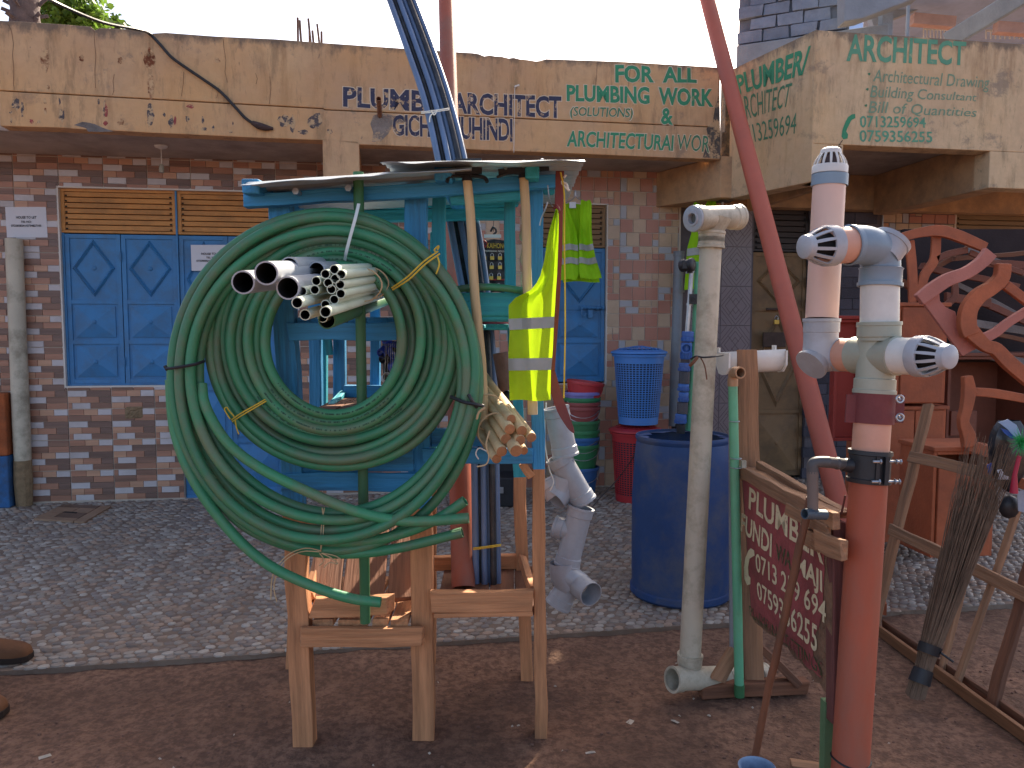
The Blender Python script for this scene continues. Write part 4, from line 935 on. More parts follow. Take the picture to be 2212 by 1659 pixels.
def leafy(cs, n, seed, Y, label):
    r = random.Random(seed); root = thing('leafy_tree', V((cs[0][0].x, Y, 0)), label, 'tree')
    q = MB(); q.tube(spline([V((cs[0][0].x+.3, Y+.3, 0)), V((cs[0][0].x+.2, Y+.2, 2.4)), cs[0][0]], 5), [.12-.007*i for i in range(11)], 8)
    for c, R in cs[1:]: q.tube([V((cs[0][0].x+.2, Y+.2, 3)), c], [.05, .015], 6)
    q.build('trunk', bark, root)
    q = MB()
    for k_ in range(n):
        c, R = r.choices(cs, [x[1]**2 for x in cs])[0]; d = V((r.gauss(0, 1), r.gauss(0, 1), r.gauss(0, 1))); d = d.normalized()*R*r.random()**.45
        p = c+V((d.x, d.y, d.z*.8)); t_ = V((r.gauss(0, 1), r.gauss(0, 1), r.gauss(-.4, .6))).normalized(); s_ = t_.orthogonal().normalized(); s_ = Matrix.Rotation(r.uniform(0, 6.3), 3, t_) @ s_
        L_ = r.uniform(.06, .12); w_ = L_*.32
        q.add([p, p+t_*L_*.5+s_*w_, p+t_*L_, p+t_*L_*.5-s_*w_], [(0, 1, 2, 3)])
    q.build('crown', leaf_g, root)
leafy([(P(150, 0, 10), .42), (P(112, 20, 10), .25), (P(175, 34, 10), .38), (P(150, -50, 10), .5), (P(195, 42, 10), .22), (P(120, 45, 10), .2), (P(160, 50, 10), .45)], 2300, 2, 10, 'bright leafy tree top showing above the parapet near the palm')
leafy([(P(245, 52, 11), .2), (P(232, 62, 11), .16), (P(240, 85, 11), .3)], 420, 3, 11, 'small sunlit leaf clump above the parapet beside the black cable')
# ================================================================ THE BLUE MARKET STALL
ground_z = 0.0
def T(name, par, x0, y0, Y0, x1, y1, Y1, wpx, d, mt, **kw):
    return timber(name, par, P(x0, y0, Y0), P(x1, y1, Y1), m(wpx, (Y0+Y1)/2), d, mt, **kw)
stall = thing('market_stall', V((-.35, 2.95, 0)), 'timber plumbing stall painted blue above and orange below with tin roof', 'stall')
# posts: orange at the foot, blue above
timber('post', stall, G(660, 1611, -.02), P(607, 430, 2.77), m(46, 2.72), .06, orange_wood, mat2=blue, split=.43, rough=.003)
timber('post', stall, G(916, 1594, -.02), P(900, 424, 2.79), m(48, 2.75), .06, orange_wood, mat2=blue, split=.44, rough=.003)
timber('post', stall, G(1168, 1590, -.02), P(1158, 402, 2.80), m(27, 2.76), .07, orange_wood, mat2=blue, split=.47, rough=.003)
timber('post', stall, G(1138, 1471, -.02), P(1108, 640, 3.28), m(27, 3.2), .06, orange_wood, mat2=teal, split=.5, rough=.003)
timber('post', stall, G(626, 1452, -.01), P(640, 1060, 3.3), m(15, 3.2), .03, orange_wood)
timber('post', stall, G(934, 1440, -.01), P(938, 500, 3.34), m(15, 3.3), .05, orange_wood, mat2=teal, split=.5)
# back posts seen through the coil
T('back_post', stall, 684, 905, 3.28, 676, 445, 3.3, 24, .05, blue); T('back_post', stall, 700, 880, 3.36, 698, 445, 3.36, 14, .04, teal)
T('back_post', stall, 734, 870, 3.34, 732, 445, 3.36, 25, .04, blue); T('back_post', stall, 812, 900, 3.36, 810, 445, 3.38, 20, .04, blue)
T('back_post', stall, 1102, 640, 2.86, 1101, 425, 2.86, 24, .04, teal); T('back_post', stall, 950, 640, 2.9, 948, 425, 2.9, 28, .05, teal)
T('brace', stall, 712, 766, 3.3, 706, 700, 3.3, 14, .03, teal)
T('back_rail', stall, 745, 846, 3.3, 862, 848, 3.3, 30, .05, blue); T('back_rail', stall, 640, 470, 3.3, 1100, 462, 3.3, 24, .05, teal)
T('side_ledge', stall, 742, 853, 3.3, 690, 912, 2.83, 16, .04, teal, face=V((0, 0, 1)))
# front beams
T('top_beam', stall, 532, 435, 2.695, 1200, 393, 2.72, 28, .045, blue, rough=.002)
T('second_beam', stall, 973, 434, 2.745, 1125, 423, 2.75, 20, .03, teal); T('second_beam', stall, 1172, 414, 2.83, 1196, 413, 2.83, 14, .03, teal)
T('middle_beam', stall, 627, 716, 2.725, 883, 715, 2.725, 38, .03, blue, rough=.003)
T('middle_beam', stall, 985, 657, 2.745, 1148, 658, 2.745, 50, .03, teal, rough=.002); T('middle_beam', stall, 985, 688, 2.75, 1148, 689, 2.75, 13, .03, teal)
T('lower_board', stall, 612, 1042, 2.722, 915, 1040, 2.722, 40, .03, blue, rough=.003); T('lower_board', stall, 632, 985, 2.745, 893, 984, 2.745, 70, .02, blue)
T('lower_board', stall, 915, 985, 2.745, 1150, 984, 2.75, 34, .03, blue, rough=.003)
T('lower_board', stall, 930, 945, 2.80, 1080, 943, 2.80, 40, .02, blue)
T('corner_brace', stall, 1128, 1000, 2.765, 1150, 1032, 2.765, 18, .02, orange_wood)
# upper shelf planks, ends to the front
xs_ = [640, 700, 752, 790, 838, 884]
for a, b in zip(xs_, xs_[1:]): 
    c0, c1 = P((a+b)/2, 687, 2.76), P((a+b)/2, 687, 2.76); c1.y = 3.32; c1.z = c0.z = 1.53
    timber('shelf_plank', stall, c0, c1, m(b-a-2, 2.76), .022, blue, face=V((0, 0, 1)))
for i in range(3):
    c0 = V((-.14+i*.085, 2.77, 1.505)); timber('shelf_plank', stall, c0, V((c0.x, 3.3, 1.505)), .08, .02, teal, face=V((0, 0, 1)))
# middle shelf (brown boards)
for i in range(5):
    x = -.70+i*.082; timber('shelf_plank', stall, V((x, 2.775, 1.19)), V((x, 3.32, 1.20)), .08, .018, brown_wood, face=V((0, 0, 1)))
# rafters under the roof
for x, y in ((541, 402), (956, 373), (1150, 368)):
    a = P(x, y, 2.62); b = V((a.x+.01, 3.34, a.z+.005)); timber('rafter', stall, a, b, m(37 if x < 1100 else 30, 2.62), .05, blue if x < 1100 else teal, face=V((0, 0, 1)), bevel=.006)
T('back_beam', stall, 600, 447, 3.28, 1120, 436, 3.28, 20, .04, teal)
# bolts on the beam
for x, y in ((645, 417), (757, 410)):
    q = MB(); c = P(x, y, 2.66); q.cyl(c+V((0, .01, 0)), c-V((0, .03, 0)), .009, n=10); q.cyl(c-V((0, .03, 0)), c-V((0, .038, 0)), .012, n=6); q.build('bolt', steel, stall)
q = MB(); c = P(785, 1041, 2.64); q.cyl(c+V((0, .02, 0)), c, .009, n=8); q.build('bolt', steel, stall)
# lower shelf and rails
T('front_rail', stall, 650, 1376, 2.675, 914, 1374, 2.70, 42, .03, orange_wood, rough=.003)
T('broken_rail', stall, 676, 1312, 2.73, 846, 1308, 2.73, 40, .04, orange_wood, rough=.006, label='splintered orange rail with a broken end')
T('front_rail', stall, 931, 1300, 2.735, 1153, 1298, 2.745, 46, .035, orange_wood, rough=.003); T('front_rail', stall, 936, 1328, 2.74, 1150, 1324, 2.75, 11, .03, orange_wood)
for a, b in ((674, 721), (729, 796), (800, 838), (842, 884)):
    c0 = P((a+b)/2, 1346, 2.71); timber('shelf_plank', stall, c0, V((c0.x+.0, 3.2, c0.z)), m(b-a-3, 2.71), .026, orange_wood, face=V((0, 0, 1)), rough=.003)
for a, b in ((668, 735), (738, 832), (836, 892)):
    c0 = P((a+b)/2, 1296, 2.80); c1 = P((a+b)/2+24-(a-668)*.09, 1100, 3.22); timber('display_board', stall, c0, c1, m(b-a-2, 2.85), .02, brown_wood, face=V((0, -.6, 1)), rough=.002)
for i in range(4):
    c0 = V((-.24+i*.10, 2.79, .455)); timber('shelf_plank', stall, c0, V((c0.x, 3.28, .465)), .096, .02, brown_wood, face=V((0, 0, 1)))
T('back_rail', stall, 930, 1216, 3.25, 1117, 1212, 3.25, 30, .04, orange_wood); T('side_rail', stall, 1128, 1205, 3.2, 1150, 1275, 2.82, 16, .03, orange_wood)
T('side_rail', stall, 700, 1150, 3.2, 668, 1290, 2.78, 16, .03, orange_wood)
T('back_rail', stall, 648, 1120, 3.28, 920, 1112, 3.28, 26, .03, orange_wood)
# tin roof, two overlapping sheets with corrugations along the stall
def roof_sheet(xa, ya, xb, yb, Y0, Y1, lift, name, curl=.0, seed=1, ydrop=0.):
    a, b = P(xa, ya, Y0), P(xb, yb, Y0); q = MB(); g_ = []; r = random.Random(seed)
    nu, nv = 30, 66
    for j in range(nv+1):
        t_ = j/nv; y = Y0+(Y1-Y0)*t_; row = []
        for i in range(nu+1):
            s_ = i/nu; p = a+(b-a)*s_; amp = .007*min(1, t_*6)
            z = p.z+lift+amp*sin(2*pi*(y-Y0)/.076)+.003*nz(s_*4, t_*3, 1, seed)-ydrop*t_
            if t_ < .075: z += curl*(.05-t_)*20*(.5+.4*nz(s_*5, 0, 1.3, seed+3))-.004-(.075-t_)*.30*(.9+.25*nz(s_*6, 1, 1.3, seed+5))
            row.append(V((p.x+.006*nz(y*3, 1, 2, seed), y+(.012*nz(s_*7, 0, 1, seed+9) if t_ < .02 else 0), z)))
        g_.append(row)
    q.sheet(g_); o = q.build(name, zinc, stall); so = o.modifiers.new('thickness', 'SOLIDIFY'); so.thickness = .0012; return o
roof_sheet(516, 387, 1015, 352, 2.50, 3.36, .004, 'roof_sheet', .006, 1)
roof_sheet(820, 349, 1266, 345, 2.47, 3.38, .016, 'roof_sheet', .012, 2, ydrop=.0)
# green support pole clamped to the front
q = MB(); q.hollow(P(774, 372, 2.645), P(789, 1345, 2.645), .0178, .003, 16); gp = q.build('front_pole', pole_green, stall)
# ---- small white tags / dark scribbles left out; hose over the middle beam
pipe_thing('hose', [P(975, 628, 2.72), P(1010, 622, 2.70), P(1060, 620, 2.69), P(1110, 625, 2.70), P(1165, 634, 2.73)], .0125, coil_green, 'green hose end arching across the stall behind the rakes', 'hose', sp=6)

# ================================================================ GREEN PIPE COILS
R_T = .0170
def turn(L, R, Tp, B, Y, seed, tw=0., r=R_T):
    rr = random.Random(seed); cx, cy, rx, ry = (L+R)/2, (Tp+B)/2, (R-L)/2-10, (B-Tp)/2-10; pts = []
    ph = rr.uniform(0, 6.28); N = 96
    for k_ in range(N):
        t_ = 2*pi*k_/N; w = 1+.009*sin(2*t_+ph)+.006*sin(3*t_+ph*2)+.003*sin(5*t_+ph*3)
        pts.append(P(cx+cos(t_)*rx*w, cy-sin(t_)*ry*w, Y+.008*sin(t_+ph)+.006*sin(2*t_+ph*1.7)+tw*sin(t_)))
    q = MB(); q.tube(pts, r, 12, closed=True); return q
c1 = thing('pipe_coil', P(720, 1020, 2.58), 'inner green plastic pipe coil hanging on the front of the stall', 'pipe coil', 'green pipe coils')
inner = [(563, 880, 565, 904), (545, 900, 548, 923), (526, 921, 532, 939), (508, 938, 518, 952), (490, 956, 505, 967), (470, 974, 490, 987), (456, 990, 476, 1003), (446, 1003, 464, 1022),
         (554, 890, 556, 914), (517, 930, 524, 946), (480, 965, 498, 978), (463, 982, 484, 995), (536, 911, 540, 932), (451, 996, 470, 1013)]
for i, (l, r, t_, b) in enumerate(inner):
    Y = (2.560+.016*(i % 2)) if i < 8 else 2.612
    turn(l, r, t_, b, Y, i).build('turn', coil_green, c1)
def print_marks(L, R, Tp, B, Y, seed, a0, a1):
    rr = random.Random(seed); cx, cy, rx, ry = (L+R)/2, (Tp+B)/2, (R-L)/2-10, (B-Tp)/2-10; q = MB(); ph = random.Random(seed).uniform(0, 6.28); t_ = a0
    while t_ < a1:
        st = rr.choice([.006, .009, .012, .03]); 
        w = 1+.009*sin(2*t_+ph)+.006*sin(3*t_+ph*2)+.003*sin(5*t_+ph*3)
        c = P(cx+cos(t_)*rx*w, cy-sin(t_)*ry*w, Y+.008*sin(t_+ph)+.006*sin(2*t_+ph*1.7)-R_T-.0004); d = V((-sin(t_)*rx, 0, cos(t_)*ry)).normalized(); n_ = V((cos(t_), 0, sin(t_)))
        q.add([c-d*.0014-n_*.0026, c+d*.0014-n_*.0026, c+d*.0014+n_*.0026, c-d*.0014+n_*.0026], [(0, 1, 2, 3)]); t_ += st*1.5
    o_ = q.build('printed_marking', mat('dark_hose_print', srgb('1f4a38'), .7, .1, 5, bump=0), c1, kind='stuff')
for i_ in (0, 1, 2, 3): print_marks(*inner[i_], 2.560+.016*(i_ % 2), i_, pi*.28, pi*.72); print_marks(*inner[i_], 2.560+.016*(i_ % 2), i_, pi*1.2, pi*1.75)
c2 = thing('pipe_coil', P(700, 1205, 2.55), 'outer wider green plastic pipe coil with loose cut ends', 'pipe coil', 'green pipe coils')
outer = [(420, 1008, 505, 1116), (404, 1018, 486, 1136), (391, 1026, 468, 1154), (377, 1034, 456, 1176), (364, 1043, 447, 1200), (412, 1014, 496, 1127), (385, 1030, 462, 1165)]
for i, (l, r, t_, b) in enumerate(outer):
    Y = [2.535, 2.50, 2.53, 2.495, 2.525, 2.585, 2.58][i]
    turn(l, r, t_, b, Y, 40+i, tw=.04).build('turn', coil_green, c2)
def loose(pts_, Y, r=R_T, name='loose_end'):
    path = spline([P(x, y, Y+dy) for x, y, dy in pts_], 7); q = MB(); q.tube(path, r, 12, caps=False)
    d = (path[-1]-path[-2]).normalized(); q.hollow(path[-1]-d*.03, path[-1]+d*.001, r*1.01, .003, 12); o_ = q.build(name, coil_green, c2)
    q = MB(); q.lathe(path[-1]-d*.006, d, [(0, 0), (.0, r*.8)], 12); q.build('bore', dark_in, o_)  # dark disc painted as the shade inside the cut end
loose([(436, 830, .03), (445, 880, .01), (490, 955, 0), (560, 1010, -.01), (660, 1060, -.02), (770, 1105, -.03), (880, 1126, -.03), (1012, 1119, -.03)], 2.48)
loose([(520, 1120, 0), (640, 1160, 0), (760, 1172, 0), (870, 1152, -.01), (950, 1118, -.02), (1004, 1082, -.03)], 2.50)
loose([(430, 1020, 0), (520, 1130, 0), (640, 1184, 0), (750, 1196, 0), (860, 1184, -.01), (998, 1150, -.03)], 2.505)
loose([(368, 820, .04), (378, 930, .03), (420, 1040, .01), (500, 1150, 0), (580, 1220, -.01), (680, 1268, -.02), (760, 1293, -.02), (822, 1301, -.02)], 2.48)
loose([(600, 600, .03), (572, 660, .03), (568, 740, .03), (590, 820, .03), (640, 880, .04), (700, 905, .05)], 2.59, .0105)
q = MB(); q.hollow(P(484, 577, 2.53), P(520, 575, 2.6), .011, .002, 12); q.build('stub', coil_green, c2)
def tie(pts_, Y, w, mt, label, cat='tie', r=None):
    q = MB()
    for seg in pts_:
        path = spline([P(x, y, Y+dy) for x, y, dy in seg], 4)
        if r: q.tube(path, r, 6)
        else: q.ribbon(path, w, th=.002)
    return q.build('tie', mt, None, label=label, cat=cat)
tie([[(775, 440, -.005), (768, 470, -.03), (757, 510, -.03), (748, 545, -.02), (745, 562, .02)]], 2.53, .010, white_tape, 'white plastic strap over the top of the green coils', 'strap')
tie([[(946, 543, -.01), (915, 565, -.03), (880, 598, -.03), (846, 622, 0)], [(950, 548, -.01), (918, 571, -.032), (884, 603, -.032), (848, 626, 0)], [(944, 545, -.01), (938, 540, -.01), (948, 531, -.01), (945, 540, -.01)], [(944, 552, -.01), (949, 570, -.02), (942, 592, -.02)]], 2.53, 0, yellow_cord, 'yellow cord knotted around the upper right of the coil', 'cord', r=.0028)
tie([[(358, 796, -.03), (375, 795, -.045), (400, 791, -.045), (425, 786, -.03), (441, 780, 0)], [(362, 800, -.03), (356, 790, -.03)]], 2.50, 0, black, 'black rubber tie around the left side of the coil', 'tie', r=.0055)
tie([[(974, 857, 0), (1000, 868, -.04), (1025, 873, -.045), (1044, 877, -.02)], [(1012, 852, -.04), (1020, 866, -.045), (1030, 880, -.03)]], 2.50, 0, black, 'black rubber tie around the right side of the coil', 'tie', r=.006)
tie([[(500, 907, -.01), (520, 893, -.02), (550, 876, -.02), (583, 857, 0)], [(502, 911, -.01), (523, 897, -.022), (552, 880, -.022), (584, 861, 0)], [(506, 900, -.02), (494, 886, -.02), (490, 880, -.02), (485, 885, -.02), (497, 905, -.02)], [(508, 908, -.02), (511, 925, -.02), (516, 938, -.02)]], 2.545, 0, yellow_cord, 'yellow cord knotted around the lower left of the coil', 'cord', r=.0022)
tie([[(696, 1097, -.02), (699, 1130, -.035), (697, 1165, -.035), (692, 1192, -.02)], [(701, 1097, -.02), (694, 1140, -.035), (693, 1192, -.02)],
     [(692, 1190, -.03), (660, 1184, -.03), (620, 1200, -.03), (590, 1240, -.02), (585, 1295, -.02)], [(690, 1192, -.03), (650, 1192, -.03), (612, 1215, -.03), (592, 1262, -.02), (598, 1300, -.02)],
     [(694, 1195, -.03), (715, 1205, -.03), (730, 1218, -.03), (712, 1215, -.03), (700, 1226, -.03)], [(696, 1195, -.03), (722, 1200, -.03), (736, 1208, -.03)], [(690, 1195, -.03), (700, 1210, -.03), (690, 1222, -.03)]], 2.50, 0, twine, 'frayed sisal twine knotted at the bottom of the coil', 'twine', r=.0018)
tie([[(810, 1250, 0), (815, 1252, 0)], [(632, 1250, 0), (655, 1254, -.0), (668, 1256, 0)]], 2.53, 0, yellow_cord, 'bit of yellow cord caught low in the coil', 'cord', r=.002) if False else None

# ================================================================ PIPES STICKING OUT OF THE STALL
DIRP = (P(822, 606, 2.62)-P(736, 622, 1.98)); 
bundle = thing('pipe_bundle', P(740, 640, 2.7), 'bundle of pale plastic pipe lengths pointing out through the coil', 'pipes')
def bpipe(x, y, rpx, rr, mt, L=1.0, parent=bundle, conv=1.0, dY=0):
    Y = rr*FPX/rpx+dY; a = P(x, y, Y); b = a+DIRP.normalized()*L
    q = MB(); q.hollow(a, b, rr, rr*.11+.0008, 20, 0, 1); return q.build('pipe', [mt, mat('shaded_bore', srgb('1e1f22'), .7, .1, 3, bump=0)], parent)  # inner wall painted near-black for the shade in the pipe
small = mat('pale_green_white_pipe', srgb('c9d3c0'), .4, .1, 4, bump=.05, dirt=(.25, .33, .22), dirt_amt=.3)
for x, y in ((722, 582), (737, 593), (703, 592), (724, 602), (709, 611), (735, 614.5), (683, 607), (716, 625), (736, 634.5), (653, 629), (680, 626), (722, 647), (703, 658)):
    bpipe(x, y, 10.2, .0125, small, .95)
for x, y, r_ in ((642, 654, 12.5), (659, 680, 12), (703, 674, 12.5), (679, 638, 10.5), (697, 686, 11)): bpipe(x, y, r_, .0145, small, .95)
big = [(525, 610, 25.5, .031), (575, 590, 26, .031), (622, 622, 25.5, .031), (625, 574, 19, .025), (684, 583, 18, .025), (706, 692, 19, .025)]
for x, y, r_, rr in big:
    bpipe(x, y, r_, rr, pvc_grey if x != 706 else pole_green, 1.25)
for s_ in (.42, .56):
    c = P(725, 628, 1.98)+DIRP.normalized()*s_; R = frame(DIRP, V((0, 0, 1)))
    for k_ in range(3):
        loop = [c+R @ V((.006*k_+random.uniform(-.002, .002), cos(t_)*.047*(1+.1*cos(2*t_)), sin(t_)*.050)) for t_ in np.linspace(0, 2*pi, 22)]
        q = MB(); q.tube(loop[:-1], .0016, 5, closed=True); q.build('binding_cord', twine, bundle)
# wooden handles tied in a bundle
hb = thing('handle_bundle', P(1100, 990, 2.5), 'bundle of round wooden tool handles tied with string at the stall corner', 'tool handles')
end_m = mat('cut_end_grain', srgb('a5714c'), .8, .3, 20, bump=.4)
hd = (P(1026, 836, 3.02)-P(1110, 960, 2.42)).normalized()
for x, y, r_ in ((1101, 927, 12.5), (1127, 930, 12), (1148, 945, 11.5), (1115, 974, 14), (1084, 975, 12.5), (1073, 991, 11.5), (1132, 974, 9.5), (1124, 951, 12), (1093, 948, 12), (1104, 905, 11)):
    a = P(x, y, 2.44+(12-r_)*.02); q = MB(); rr = m(r_, 2.44); d_ = (hd+V((random.uniform(-.03, .03), 0, random.uniform(-.03, .03)))).normalized(); b = a+d_*.62; q.tube([a, a+d_*.01, a+d_*.3, b], [rr*.96, rr, rr, rr*.95], 14)
    h_ = q.build('handle', pale_wood, hb); q = MB(); q.lathe(a-d_*.0015, -d_, [(.0, rr*.93), (.001, rr*.7), (.001, 0)], 14, sm=False); q.build('cut_end', end_m, h_)
for k_ in range(2):
    q = MB(); c = P(1072-k_*20, 930-k_*40, 2.55+k_*.06); R = frame(hd, V((0, 0, 1)))
    loop = [c+R @ V((0, cos(t_)*.062, sin(t_)*.062)) for t_ in np.linspace(0, 2*pi, 24)][:-1]; q.tube(loop, .003, 6, closed=True)
    q.tube(spline([P(1058, 930, 2.42), P(1050, 960, 2.42), P(1056, 985, 2.42), P(1050, 1003, 2.42), P(1030, 1008, 2.42)], 4), .0025, 5) if k_ == 0 else q.tube(spline([P(1048, 880, 2.46), P(1035, 890, 2.46), P(1030, 905, 2.47)], 4), .004, 5)
    q.build('binding', twine, hb)
pipe_thing('twine', [P(1052, 975, 2.5), P(1035, 968, 2.5), P(1028, 980, 2.5), P(1034, 992, 2.5)], .0022, white_string, 'curl of white string hanging below the handle bundle', 'string', n=6, sp=5)

# ---- tall flexible conduits tied together
cb = thing('conduit_bundle', P(1052, 1268, 3.08), 'tied bundle of long black and blue grey conduits rising through the stall', 'conduits')
offs = [(-25, 0, 0), (-15, .026, 1), (-5, 0, 0), (6, .026, 0), (15, 0, 1), (25, .014, 0), (-9, .05, 0), (11, .05, 0)]
for i, (dx, dy, kk) in enumerate(offs):
    k_ = 1.0; pts_ = [P(1052+dx*.95, 1268-abs(dx)*.3, 3.06+dy), P(1050+dx*.95, 1100, 3.09+dy), P(1046+dx*.95, 900, 3.13+dy), P(1035+dx, 700, 3.19+dy), P(1008+dx*1.15, 520, 3.30+dy), P(975+dx*1.15, 345, 3.44+dy), P(944+dx*1.1, 215, 3.60+dy), P(905+dx*1.1, 100, 3.75+dy), P(868+dx*1.05, 0, 3.9+dy), P(835+dx*1.05, -90, 4.0+dy)]
    q = MB(); q.tube(spline(pts_, 6), .0130 if i % 3 else .0142, 10); q.build('conduit', bluegrey_pipe if i in (0, 2, 3, 5, 7) else black_pipe, cb)
for (x, y, Y, w) in ((940, 242, 3.52, 40), (1052, 1184, 3.03, 40)):
    q = MB(); 
    for k_ in range(2): q.tube([P(x-w*.75, y+k_*3, Y+.02), P(x-w*.3, y-2+k_*3, Y), P(x+w*.4, y-6+k_*3, Y), P(x+w*.75, y-8+k_*3, Y+.03)], .0025, 5)
    if y < 500: q.tube(spline([P(x+5, y-4, Y), P(x-10, y+8, Y-.01), P(x-12, y+22, Y-.01)], 4), .003, 5); q.tube(spline([P(x+5, y-4, Y), P(x-2, y+6, Y-.01), P(x-8, y-4, Y-.01)], 4), .003, 5)
    q.build('binding', yellow_cord if y > 500 else white_string, cb)
q = MB(); q.hollow(P(1001, 1271, 3.03), P(961, -110, 5.1), .0475, .004, 28); q.build('sewer_pipe', orange_pipe, None, base=P(1001, 1271, 3.03), label='tall orange brown sewer pipe rising behind the stall roof', cat='pipe')
q = MB(); q.hollow(P(1868, 1306, 4.02), P(1497, -120, 6.9), .0585, .004, 32); q.build('sewer_pipe', red_pipe, None, base=P(1868, 1306, 4.02), label='long red brown pipe leaning diagonally against the corner building', cat='pipe')

# ---- rakes and hoes hanging from the top beam
def rake(x0, y0, x1, y1, Y, label, kind):
    t = thing('garden_rake' if kind else 'digging_hoe', P(x1, y1, Y), label, 'rake' if kind else 'hoe', 'tools hanging on the stall front')
    a, b = P(x0, y0, Y), P(x1, y1, Y); q = MB(); N = 8
    q.tube([a+(b-a)*(i/N)+V((.003*sin(i*1.3), 0, 0)) for i in range(N+1)], [.0155-.0016*(i/N)*(-1) for i in range(N+1)], 12); q.build('handle', pale_wood, t)
    q = MB(); q.tube([a+V((0, 0, .03)), a-V((0, 0, .005))], [.012, .019], 10)
    if kind:
        q.bar(a+V((-.085, -.01, .012)), a+V((.085, -.01, .03)), .022, .012)
        q.tube([a+V((-.09, -.02, -.005)), a+V((-.05, -.01, .012)), a+V((0, 0, .012))], [.005, .006, .008], 6)
    else:
        q.bar(a+V((-.04, -.01, .04)), a+V((.05, -.01, .042)), .018, .05, V((0, 0, 1)))
        q.tube(spline([a+V((-.066, -.02, -.012)), a+V((-.055, -.01, .006)), a+V((0, 0, .012)), a+V((.055, -.01, .006)), a+V((.068, -.02, -.012))], 4), .0065, 6)
        q.bar(a+V((0, 0, .0)), a+V((0, 0, .045)), .03, .02)
    q.build('head', black, t)
    if kind:
        for k_ in range(3):
            q = MB(); c = a+V((-.06+k_*.06, -.012, .025+k_*.006)); q.tube([c, c+V((0, -.02, .012)), c+V((.004, -.06, .004))], [.007, .0065, .003], 6); q.build('tine', steel, t)
rake(1009, 388, 1047, 905, 2.64, 'left pale handled hoe with black head hanging from the blue beam', 0)
rake(1131, 382, 1152, 895, 2.66, 'right pale handled rake with steel tines hanging from the blue beam', 1)
# ---- red sheath-like scythe strap
t = thing('grass_slasher', P(1205, 960, 2.7), 'long maroon painted slasher with curved pointed blade hanging at the stall corner', 'slasher')
q = MB(); q.ribbon(spline([P(1210, 362, 2.70), P(1209, 380, 2.70), P(1207, 460, 2.70), P(1205, 560, 2.70), P(1200, 660, 2.70), P(1194, 740, 2.70), P(1190, 800, 2.70)], 4), [m(w_, 2.7) for w_ in ([12, 14, 16, 18, 18, 18, 18]+[18]*6+[17]*12)[:25]], th=.012); q.build('handle', maroon, t, bevel=.002)
q = MB(); q.ribbon(spline([P(1188, 790, 2.70), P(1198, 838, 2.69), P(1212, 880, 2.68), P(1228, 915, 2.67), P(1240, 936, 2.66)], 6), [m(w_, 2.68) for w_ in np.interp(np.linspace(0, 1, 25), [0, .2, .55, .85, 1], [14, 22, 22, 12, 1])], th=.004); q.build('blade', maroon, t)
tie([[(1211, 372, 0), (1219, 420, -.01), (1219, 520, 0), (1221, 700, 0), (1218, 860, 0)]], 2.66, 0, yellow_cord, 'long yellowish cord hanging beside the maroon slasher', 'cord', r=.0028)
tie([[(1218, 384, 0), (1223, 378, 0)], [(1214, 395, 0), (1222, 405, -.01), (1230, 412, -.01)], [(1213, 392, 0), (1224, 398, -.01), (1226, 410, -.01)]], 2.66, 0, white_string, 'frayed white string end at the top of the slasher', 'string', r=.004)
# ================================================================ VESTS
def cloth(outline_rows, Y, amp, seed, fr=None, nu=14, fold=5.0):
    """outline_rows: list of (y, xl, xr); returns grid of points on a hanging cloth with folds"""
    ys_ = [r[0] for r in outline_rows]; grid = []
    n = 26
    for j in range(n+1):
        y = ys_[0]+(ys_[-1]-ys_[0])*j/n; xl = np.interp(y, ys_, [r[1] for r in outline_rows]); xr = np.interp(y, ys_, [r[2] for r in outline_rows]); row = []
        for i in range(nu+1):
            s_ = i/nu; dy = amp*(sin(fold*s_*2*pi+seed+1.5*sin(j*.13))*.5+nz(s_*3, j*.1, 1.2, seed))
            row.append(P(xl+(xr-xl)*s_, y+1.5*sin(s_*7+seed), Y+dy))
        grid.append(row)
    return grid
def cloth_bands(root, rows, Y, amp, seed, bands, mt, front=-.002, name='fabric', fold=5.):
    g_ = cloth(rows, Y, amp, seed, fold=fold); n = len(g_)-1; y0, y1 = rows[0][0], rows[-1][0]
    q = MB(); q.sheet(g_); o = q.build(name, mt, root)
    for a, b in bands:
        def row_at(y):
            t_ = (y-y0)/(y1-y0)*n; i = min(int(t_), n-1); f = t_-i
            return [(p*(1-f)+r_*f)+V((0, front, 0)) for p, r_ in zip(g_[i], g_[i+1])]
        q = MB(); q.sheet([row_at(a+(b-a)*k_/6) for k_ in range(7)]); q.build('reflective_band', reflective, root)
    return o
v1 = thing('safety_vest', P(1140, 865, 2.66), 'yellow high visibility vest hooked by one shoulder on the sunlit stall corner', 'safety vest', 'safety vests')
rows = [(452, 1200, 1207), (475, 1193, 1207), (505, 1184, 1207), (560, 1176, 1205), (600, 1166, 1203), (625, 1150, 1201), (640, 1118, 1200), (650, 1102, 1200), (661, 1098, 1199), (690, 1099, 1197), (711, 1101, 1196), (760, 1098, 1194), (800, 1099, 1190), (865, 1101, 1189)]
